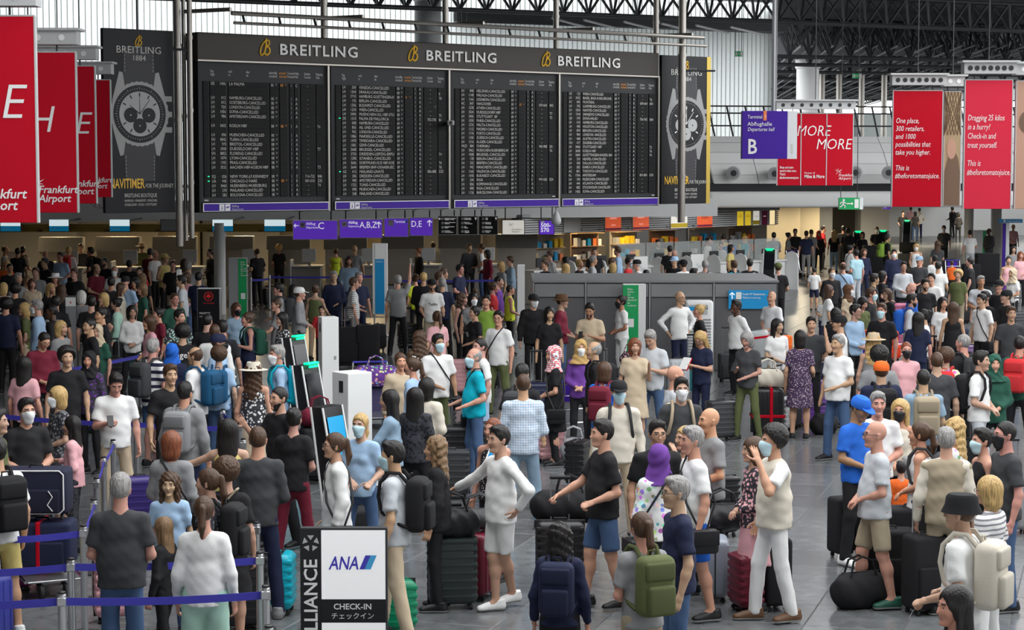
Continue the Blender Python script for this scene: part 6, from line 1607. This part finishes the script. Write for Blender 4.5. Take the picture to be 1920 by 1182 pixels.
# ---------------------------------------------------------------- luggage
def case_me(w_, d_, h_, soft, ribs):
    k = MB().rbox(-w_/2, w_/2, -d_/2, d_/2, .055, h_, .045 if soft else .06, seg=3)
    if ribs == 'h':
        for i in range(int(h_/.075)-1): z = .11+i*.075; k.rbox(-w_/2-.003, w_/2+.003, -d_/2-.004, d_/2+.004, z, z+.055, .02, seg=2)
    elif ribs == 'v':
        n = int(w_/.07)
        for i in range(n): x = -w_/2+.05+i*(w_-.1)/(n-1); k.rbox(x-.016, x+.016, -d_/2-.008, d_/2+.008, .1, h_-.05, .01, seg=2)
    return k
_case = {}
lug_n = {}
def suitcase(px, py, col, w_=.45, h_=.7, d_=.27, rot=0, soft=False, ribs='h', handle=.0, label=None, z0=0, loc=None, lie=False, name='suitcase', cat='suitcase'):
    ribs = None if soft else ribs
    key = (w_, h_, d_, soft, ribs)
    if key not in _case:
        parts = dict(body=case_me(w_, d_, h_, soft, ribs).mesh('suitcase', 'cloth' if soft else 'shell', True))
        wl = MB(); wl.lathe([(.0, 0), (.026, 0), (.028, .012), (.026, .024), (0, .024)], 14); wl.v = [(z-.012, x, y+.028) for x, y, z in wl.v]; parts['wheel'] = wl.mesh('wheel', 'rubber', True)
        parts['grip'] = MB().tube([(-.07, 0, h_), (-.06, 0, h_+.025), (.06, 0, h_+.025), (.07, 0, h_)], .01, 6).mesh('carry_handle', 'black_plastic', True)
        if soft: parts['pocket'] = MB().rbox(-w_*.4, w_*.4, -d_/2-.035, -d_/2+.02, h_*.15, h_*.62, .02).mesh('front_pocket', 'cloth', True)
        else: parts['seam'] = MB().rbox(-w_/2-.008, w_/2+.008, -.006, .006, .06, h_+.007, .003, seg=1).mesh('zip_seam', 'black_plastic')
        _case[key] = parts
    P = _case[key]; p = G(px, py) if loc is None else Vector(loc); p.z = z0 if loc is None else p.z
    c = COL[col] if isinstance(col, str) else col
    o = link(name, P['body'], None, p, R(rot), col=c)
    if lie: o.rotation_euler = (R(90), 0, R(rot))
    for sx_ in (-1, 1):
        for sy_ in (-1, 1): link('wheel', P['wheel'], o, (sx_*(w_/2-.06), sy_*(d_/2-.05), 0))
    link('carry_handle', P['grip'], o)
    if 'pocket' in P: link('front_pocket', P['pocket'], o, col=[q*.8 for q in c])
    else: link('zip_seam', P['seam'], o)
    if handle:
        k = MB(); 
        for s in (-1, 1): bar(k, (s*.09, d_/2-.04, h_-.02), (s*.09, d_/2-.04, h_+handle), .008, 6)
        t = k.build('telescopic_handle', 'steel', o); MB().rbox(-.105, .105, d_/2-.06, d_/2-.02, h_+handle-.02, h_+handle+.015, .012).build('grip', 'black_plastic', t)
    tag(o, label, cat, 'luggage in the hall'); return o
def holdall(loc, col, L=.55, h_=.3, d_=.3, rot=0, label='', name='holdall', m='leather'):
    c = COL[col]; f = Field((-L/2-.08, -d_/2-.08, -.02), (L/2+.08, d_/2+.08, h_+.1), .018); f.cone((-L/2+h_*.42, 0, h_*.46), (L/2-h_*.42, 0, h_*.46), h_*.5, h_*.5, .02, sy=d_/h_*.95); f.plane((0, 0, 1), 0); f.fn(lambda x, y, z: .008*np.sin(x*30+z*20)*np.sin(y*28+x*13))
    V, Q = f.net(); o = link(name, np_mesh(name, V, Q, [m]), None, loc, R(rot), col=c)
    for s in (-1, 1): k = MB(); k.tube([(-.14, s*.07, h_*.85), (-.1, s*.05, h_+.1), (0, s*.04, h_+.14), (.1, s*.05, h_+.1), (.14, s*.07, h_*.85)], .011, 6); q = k.build('carry_strap', m, o); q.color = (*c, 1)
    k = MB(); bar(k, (-L*.36, 0, h_*.965), (L*.36, 0, h_*.965), .006, 5); k.build('zip', 'black_plastic', o)
    return tag(o, label, 'bag', 'luggage in the hall')
def on_top(o, h_): return (o.location.x, o.location.y, h_)
s = suitcase(848, 1141, (.02, .028, .028), .46, .68, .28, 8, handle=.3, label='black-green ribbed suitcase gripped by the man all in white')
holdall(on_top(s, .68), 'k', .5, .3, .26, 8, 'black leather bag on the ribbed suitcase of the man in white')
suitcase(900, 1122, 'm', .42, .66, .26, 70, ribs='v', label='maroon and silver suitcase beside the black-green ribbed one'); 
p = G(900, 1122); holdall((p.x, p.y, .69), 'd', .42, .2, .24, 0, 'dark striped sports bag on the maroon suitcase')
s = suitcase(1050, 1098, 'k', .48, .66, .28, 0, handle=.42, label='black ribbed suitcase with raised handle held by the man in black'); holdall((s.location.x+.1, s.location.y+.25, .6), 'k', .75, .34, .36, 0, 'big black nylon duffel bag behind the black ribbed suitcase', m='cloth')
suitcase(1398, 1147, 'm', .36, .56, .24, -75, ribs='h', handle=.4, label='maroon cabin suitcase of the woman in the pink skirt'); suitcase(1448, 1140, 'k', .44, .7, .27, -80, soft=True, label='black soft suitcase behind the man in white trousers')
suitcase(1340, 1125, (.3, .34, .4), .42, .62, .25, 85, ribs='v', label='silver-blue suitcase beside the bright blue shorts'); holdall((G(1352, 1110).x, G(1352, 1110).y, .63), 'k', .5, .26, .28, 10, 'black bag with a mint luggage tag near the blue shorts')
s = suitcase(1438, 818, 'k', .5, .76, .3, 0, ribs='v', handle=.45, label='large black ribbed suitcase strapped with a red belt')
MB().rbox(-.26, .26, -.165, .165, .3, .35, .01).build('luggage_belt', 'sign_red', s); MB().rbox(.02, .07, -.168, .168, .06, .77, .01).build('luggage_belt', 'sign_red', s)
holdall(on_top(s, .77), 'c', .46, .3, .22, 0, 'cream cloth tote on the suitcase with the red belt', m='cloth')
suitcase(1468, 810, (.4, .41, .42), .36, .56, .24, 60, handle=.5, label='silver ribbed cabin suitcase next to the red-belted one'); suitcase(1481, 806, 'k', .36, .56, .24, 60, soft=True, label='black cabin suitcase between silver and purple ones'); suitcase(1498, 800, 'u', .42, .64, .26, 60, label='purple suitcase beside the dotted dress')
suitcase(1530, 795, 'u', .45, .72, .28, 20, label='tall purple suitcase behind the dotted dress'); holdall((G(1545, 815).x, G(1545, 815).y, 0), 'k', .4, .34, .3, 0, 'slumped black bag on the floor by the white polo shirt', m='cloth')
suitcase(532, 1150, 't', .36, .58, .2, 88, label='turquoise suitcase beside the navy trousers'); suitcase(452, 1182, 'k', .48, .7, .28, 10, ribs='h', handle=.35, label='black suitcase behind the white blouse woman')
suitcase(48, 1105, (.3, .02, .17), .4, .66, .26, 80, label='magenta suitcase behind the yellow shorts'); suitcase(-22, 1205, (.05, .06, .35), .42, .6, .26, 60, ribs='v', label='shiny blue suitcase at the bottom left corner')
suitcase(262, 985, (.05, .03, .2), .42, .58, .26, 20, label='violet suitcase beside the grey jacket woman'); suitcase(218, 1165, 'p', .4, .6, .26, 20, label='pink suitcase beyond the man in grey')
suitcase(1032, 868, 'p', .38, .58, .25, 20, label='pink suitcase at the feet of the red headscarf woman'); holdall((G(1075, 868).x, G(1075, 868).y, 0), 'a', .4, .38, .3, 0, 'metallic grey backpack standing on the floor', m='leather')
suitcase(1364, 716, 'd', .36, .56, .24, 10, soft=True, handle=.5, label='small grey carry-on standing alone before the stall'); suitcase(1270, 742, 'a', .42, .68, .26, 20, ribs='v', label='pale grey suitcase by the grey polo shirt'); suitcase(1300, 740, (.01, .13, .15), .44, .7, .28, 10, ribs='v', handle=.4, label='petrol green suitcase before the white-shirted man')
suitcase(860, 898, 'k', .5, .72, .28, 0, handle=.35, label='large black ribbed suitcase of the woman in cream'); suitcase(845, 935, 'd', .48, .62, .28, 0, label='dark grey case before the large black ribbed one'); suitcase(890, 880, 'k', .46, .66, .28, 10, handle=.35, label='black ribbed suitcase at the turquoise polo shirt')
suitcase(688, 1010, (.6, .61, .62), .42, .66, .26, 15, ribs='v', handle=.1, label='silver aluminium suitcase under the hands of the blue-shirt woman'); suitcase(660, 1040, 'k', .4, .5, .26, 15, soft=True, label='small black case behind the airline sign')
suitcase(735, 1190, (.0, .25, .12), .42, .5, .26, 15, label='green suitcase edge behind the airline sign')
suitcase(600, 905, 'k', .5, .74, .3, 20, soft=True, label='tall black suitcase behind the maroon trousers'); holdall((G(600, 905).x, G(600, 905).y, .76), 'm', .5, .26, .3, 20, 'plum holdall on the tall black suitcase', m='cloth')
suitcase(700, 792, (.06, .05, .12), .5, .6, .34, 10, soft=True, label='dark patterned suitcase on the trolley by the cardigan woman'); holdall((G(705, 795).x, G(705, 795).y, .62), 'u', .7, .36, .36, 10, 'floral dark duffel on top of the patterned suitcase', m='cloth_floral'); holdall((G(745, 770).x, G(745, 770).y, .0), 'a', .45, .3, .3, 30, 'grey-mauve backpack leaning on the floral duffel', m='cloth')
suitcase(1005, 800, 'n', .48, .72, .28, 0, handle=.5, label='navy suitcase left of the red headscarf'); suitcase(985, 800, 'k', .4, .6, .25, 0, soft=True, label='black glossy case beside the navy suitcase')
suitcase(655, 690, 'k', .55, .85, .32, 5, soft=True, handle=.4, label='big black suitcase of the striped t-shirt man'); suitcase(690, 690, 'k', .5, .9, .3, 5, soft=True, label='tall black suitcase behind the tall white cabinet')
suitcase(870, 740, 'p', .5, .66, .3, 0, label='dusty pink suitcase under the black dress woman'); suitcase(850, 735, 'm', .4, .6, .26, 0, soft=True, label='wine red case next to the dusty pink suitcase')
suitcase(1100, 735, 'k', .45, .62, .28, 0, soft=True, handle=.5, label='black case before the beige t-shirt man'); suitcase(1125, 735, 'k', .4, .56, .26, 0, soft=True, handle=.5, label='black case with silver handle near the green totem')
suitcase(1185, 745, 'k', .45, .56, .3, 30, soft=True, label='black case under the pink and grey backpack'); holdall((G(1185, 745).x, G(1185, 745).y, .57), 'p', .45, .28, .28, 30, 'pink and grey backpack on a pushchair by the green totem', m='cloth_print')
suitcase(1652, 730, 'k', .6, .34, .4, 5, soft=True, label='black case under the red-orange suitcases', z0=.2, ribs=None); suitcase(1655, 730, (.75, .06, .02), .6, .3, .4, 5, soft=True, label='lower red-orange suitcase in the right crowd', z0=.55, ribs=None); suitcase(1650, 730, (.8, .08, .02), .6, .28, .4, 5, soft=True, label='upper red-orange suitcase in the right crowd', z0=.84, ribs=None)
suitcase(1690, 690, (.75, .22, .38), .45, .62, .28, 0, label='lower pink suitcase behind the bearded man', z0=.21, ribs='h'); suitcase(1692, 688, (.75, .22, .38), .42, .5, .28, 0, label='upper pink suitcase behind the bearded man', z0=.84, ribs='h')
suitcase(1823, 705, (.35, .22, .45), .44, .6, .28, 0, label='lilac suitcase beside the white t-shirt man'); suitcase(1665, 1125, 'k', .5, .7, .3, 0, soft=True, label='black suitcase behind the cargo shorts'); suitcase(1705, 1110, 'k', .55, .85, .32, 0, soft=True, label='big black suitcase right of the cargo shorts'); suitcase(1735, 1150, 'k', .4, .75, .28, 20, soft=True, handle=.3, label='black trolley case before the old man in cream')
holdall((G(1612, 1140).x, G(1612, 1140).y, 0), 'k', .55, .36, .3, 20, 'black rucksack lying at the cargo shorts man', m='cloth'); suitcase(1590, 1045, 'k', .4, .66, .28, 20, soft=True, label='black case behind the bright blue t-shirt man'); suitcase(1722, 1030, (.3, .31, .31), .48, .55, .3, 10, soft=True, label='grey case on the black luggage pile at right', z0=.5); suitcase(1722, 1030, 'k', .5, .5, .32, 10, soft=True, label='black case under the grey one at right')
suitcase(1895, 1000, (.28, .28, .29), .4, .62, .26, 0, ribs='v', handle=.45, label='grey case with raised handles by the green jacket'); suitcase(1870, 690, 'k', .5, .7, .3, 0, soft=True, label='black case in the right crowd by the charcoal t-shirt')
suitcase(1820, 545, 'k', .6, .9, .35, 0, soft=True, label='big black suitcase by the far white t-shirt man'); suitcase(1772, 540, 'k', .7, 1.0, .4, 0, soft=True, label='tall black luggage block on the far trolley'); suitcase(1850, 540, 'k', .8, 1.2, .4, 0, soft=True, label='tall black luggage block right of the far white t-shirt')
suitcase(1505, 515, 'k', .8, .8, .5, 15, soft=True, label='heap-high black case on the far left trolley', z0=.25); suitcase(1490, 512, 'k', .7, .9, .4, -15, soft=True, label='leaning black case before the far kiosks'); suitcase(1640, 520, 'k', .9, 1.2, .5, 0, soft=True, label='huge black luggage pile before the masked man'); suitcase(1700, 500, 'd', .7, .55, .5, -20, soft=True, label='lower black trunk before the far white wall'); suitcase(1702, 500, 'k', .7, .45, .5, -15, soft=True, label='upper black trunk before the far white wall', z0=.56)
# wrapped parcel and hand items
p = G(1425, 735); k = MB().rbox(-.3, .3, -.16, .16, 0.02, 1.15, .08); o = k.build('wrapped_parcel', 'plastic_wrap', loc=p, rot=R(-15)); o.rotation_euler = (0, R(-8), R(-15)); tag(o, 'big parcel wrapped in clear plastic beside the plaid shirt man', 'parcel'); MB().rbox(-.26, .26, -.13, .13, .06, 1.1, .05).build('contents', 'grey_paint', o); MB().box(-.3, .3, -.165, .165, 1.0, 1.04).build('red_tape', 'sign_red', o)
suitcase(1468, 738, (.85, .16, .02), .3, .42, .2, 20, soft=True, label='orange case beside the wrapped parcel', z0=.66); suitcase(1469, 738, 'k', .4, .64, .26, 20, soft=True, label='black case under the orange one')
# luggage trolleys
def trolley(px, py, rot, label):
    p = G(px, py); o = empty('luggage_trolley', p, R(rot)); k = MB()
    for s in (-1, 1): k = MB(); k.tube([(s*.28, -.45, .2), (s*.28, .35, .22), (s*.28, .45, .6), (s*.28, .5, 1.0)], .016, 8); k.build('side_rail', 'chrome', o, smooth=True)
    k = MB(); bar(k, (-.28, .5, 1.0), (.28, .5, 1.0), .018, 8); k.build('push_bar', 'belt_blue', o); MB().rbox(-.26, .26, -.45, .35, .18, .2, .008).build('deck', 'steel', o)
    for z in (.4, .6, .8): k = MB(); bar(k, (-.28, .4+(z-.4)*.12, z), (.28, .4+(z-.4)*.12, z), .01, 6); k.build('cross_bar', 'chrome', o)
    MB().box(-.2, .2, .5, .52, .7, .95).build('advert_plate', 'sign_purple', o)
    for x, y in ((-.24, .3), (.24, .3), (-.12, -.4), (.12, -.4)):
        w1 = MB(); w1.lathe([(.0, -.018), (.075, -.018), (.08, 0), (.075, .018), (0, .018)], 16); w1.v = [(x+z, y+a, b+.08) for a, b, z in w1.v]; w1.build('wheel', 'rubber', o, smooth=True)
    return tag(o, label, 'trolley', 'luggage trolleys')
trolley(85, 1110, 25, 'chrome luggage trolley with the navy suitcases at left'); trolley(700, 800, 10, 'chrome luggage trolley below the floral duffel'); trolley(1085, 850, 15, 'luggage trolley beside the red headscarf woman'); trolley(1680, 705, 5, 'luggage trolley under the pink suitcases'); trolley(1640, 740, 5, 'luggage trolley under the red-orange suitcases'); trolley(1500, 520, 30, 'far luggage trolley by the beige wall'); trolley(1800, 545, 20, 'far luggage trolley by the white columns')
p = G(82, 1110); a = suitcase(0, 0, 'n', .62, .5, .38, 0, soft=True, label='lower navy suitcase with a red strap on the left trolley', loc=(p.x, p.y, .22)); MB().rbox(-.02, .02, -.232, .2, .05, .51, .01).build('red_strap', 'sign_red', a)
a = suitcase(0, 0, (.018, .02, .045), .66, .5, .34, 0, soft=True, label='upper navy suitcase with white piping on the left trolley', loc=(p.x-.05, p.y, .74)); k = MB(); xs_ = [(-.3, .11), (-.3, .45), (-.26, .49), (.26, .49), (.3, .45), (.3, .11), (.26, .07), (-.26, .07), (-.3, .11)]; k.tube([(x, -.172, z) for x, z in xs_], .008, 6); k.build('piping', 'sign_white', a); MB().tube([(.16, -.212, .3), (.2, -.212, .24), (.15, -.212, .16), (.2, -.212, .1)], .006, 5).build('printed_line', 'sign_white', a)
# fill-in luggage at people's feet
random.seed(5)
LC = [('k', 'black'), ('d', 'charcoal'), ('n', 'navy'), ('g', 'grey'), ('m', 'maroon'), ('t', 'teal')]
cnt = 0; used = {}
for P in people:
    if 20 < P['d'] < 62 and random.random() < .3 and not P['child']:
        c, cn = random.choices(LC, (9, 4, 2, 1, 1, .5))[0]; a = R(P['yaw']+random.choice((-70, 70))); q = P['loc']+Vector((math.sin(a), -math.cos(a), 0))*.42
        lab = '%s suitcase standing beside the %s' % (cn, P['lab'].split(',')[0].split(' and ')[0]); z = P['lab'].split(', '); lab += ' ' + [t for t in z if t.startswith(('at ', 'in ', 'near ', 'left of', 'below', 'before', 'behind'))][0]; lab = lab.replace('standing ', '') if WL(lab) > 12 else lab
        used.setdefault(lab, []).append(suitcase(0, 0, c, *random.choice(((.42, .62, .26), (.46, .7, .28), (.36, .55, .23))), rot=random.choice((0, 20, 70, -30)), soft=random.random() < .5, handle=random.choice((0, .35)), label=lab, loc=(q.x, q.y, 0)))
for k_, l in used.items():
    if len(l) > 1:
        for i, r in enumerate(sorted(l, key=lambda r: r.location.x/r.location.y)): r['label'] = k_+', '+(nth[i]+' from left')
# things held in hands
def in_hand(px, py, name, build, label, cat):
    P = min((q for q in people), key=lambda q: abs(q['x']-px)+abs(q['y']-py)); wr = max(P['wr'], key=lambda w_: -w_[1]); s = P['s']
    wv = Matrix.Rotation(R(P['yaw']), 3, 'Z') @ Vector((wr[0], wr[1]-.1, wr[2]+.03))*s+P['loc']
    o = build(name); o.location = wv; o.rotation_euler = (R(-35), 0, R(P['yaw'])); tag(o, label, cat)
def phone(n): o = MB().rbox(-.037, .037, -.005, .005, -.07, .08, .004).build(n, 'black_plastic'); MB().box(-.032, .032, .005, .0062, -.062, .072).build('screen', 'screen_dark', o); return o
def book(n): o = MB().box(-.08, .08, -.01, .01, -.1, .12).build(n, 'sign_red'); MB().box(-.075, .075, -.022, -.01, -.095, .115).build('pages', 'paper', o); return o
def sheet(n): o = MB().box(-.1, .1, -.002, .002, -.1, .18).build(n, 'paper'); MB().box(-.08, .08, -.0035, -.002, .02, .16).build('print', 'sign_blue', o); return o
in_hand(215, 698, 'phone', phone, 'phone held by the man in the long white t-shirt', 'phone'); in_hand(137, 783, 'phone', phone, 'phone held by the girl in pink', 'phone'); in_hand(1403, 623, 'phone', phone, 'phone held by the woman in the charcoal t-shirt', 'phone'); in_hand(1107, 569, 'phone', phone, 'phone held by the beige t-shirt man at the stall', 'phone')
in_hand(465, 588, 'phone', phone, 'phone held by the woman in navy', 'phone'); in_hand(1316, 621, 'book', book, 'red book held by the blond woman in navy', 'book'); in_hand(820, 822, 'brochure', sheet, 'printed brochure held by the wavy-haired woman in black', 'brochure'); in_hand(926, 786, 'paper_fan', sheet, 'white sheet fanned by the auburn-haired woman', 'paper')
# lettering on clothes
def on_cloth(px, py, s, size, z, back, m='sign_white', dx=0):
    P = min((q for q in people), key=lambda q: abs(q['x']-px)+abs(q['y']-py)); o = text(s, size, m, P['obj'], dx, z, .15 if back else -.145, 'CENTER', bold=.002); o.rotation_euler = (math.pi/2, 0, math.pi if back else 0)
on_cloth(342, 612, 'Angels', .13, 1.28, True); on_cloth(810, 525, 'Turbo', .08, 1.22, False, 'sign_black'); on_cloth(104, 557, 'OUTSIDERS', .06, 1.3, True); on_cloth(318, 968, 'adidas', .09, 1.15, True); on_cloth(630, 466, 'Crew', .08, 1.25, True, 'sign_black')
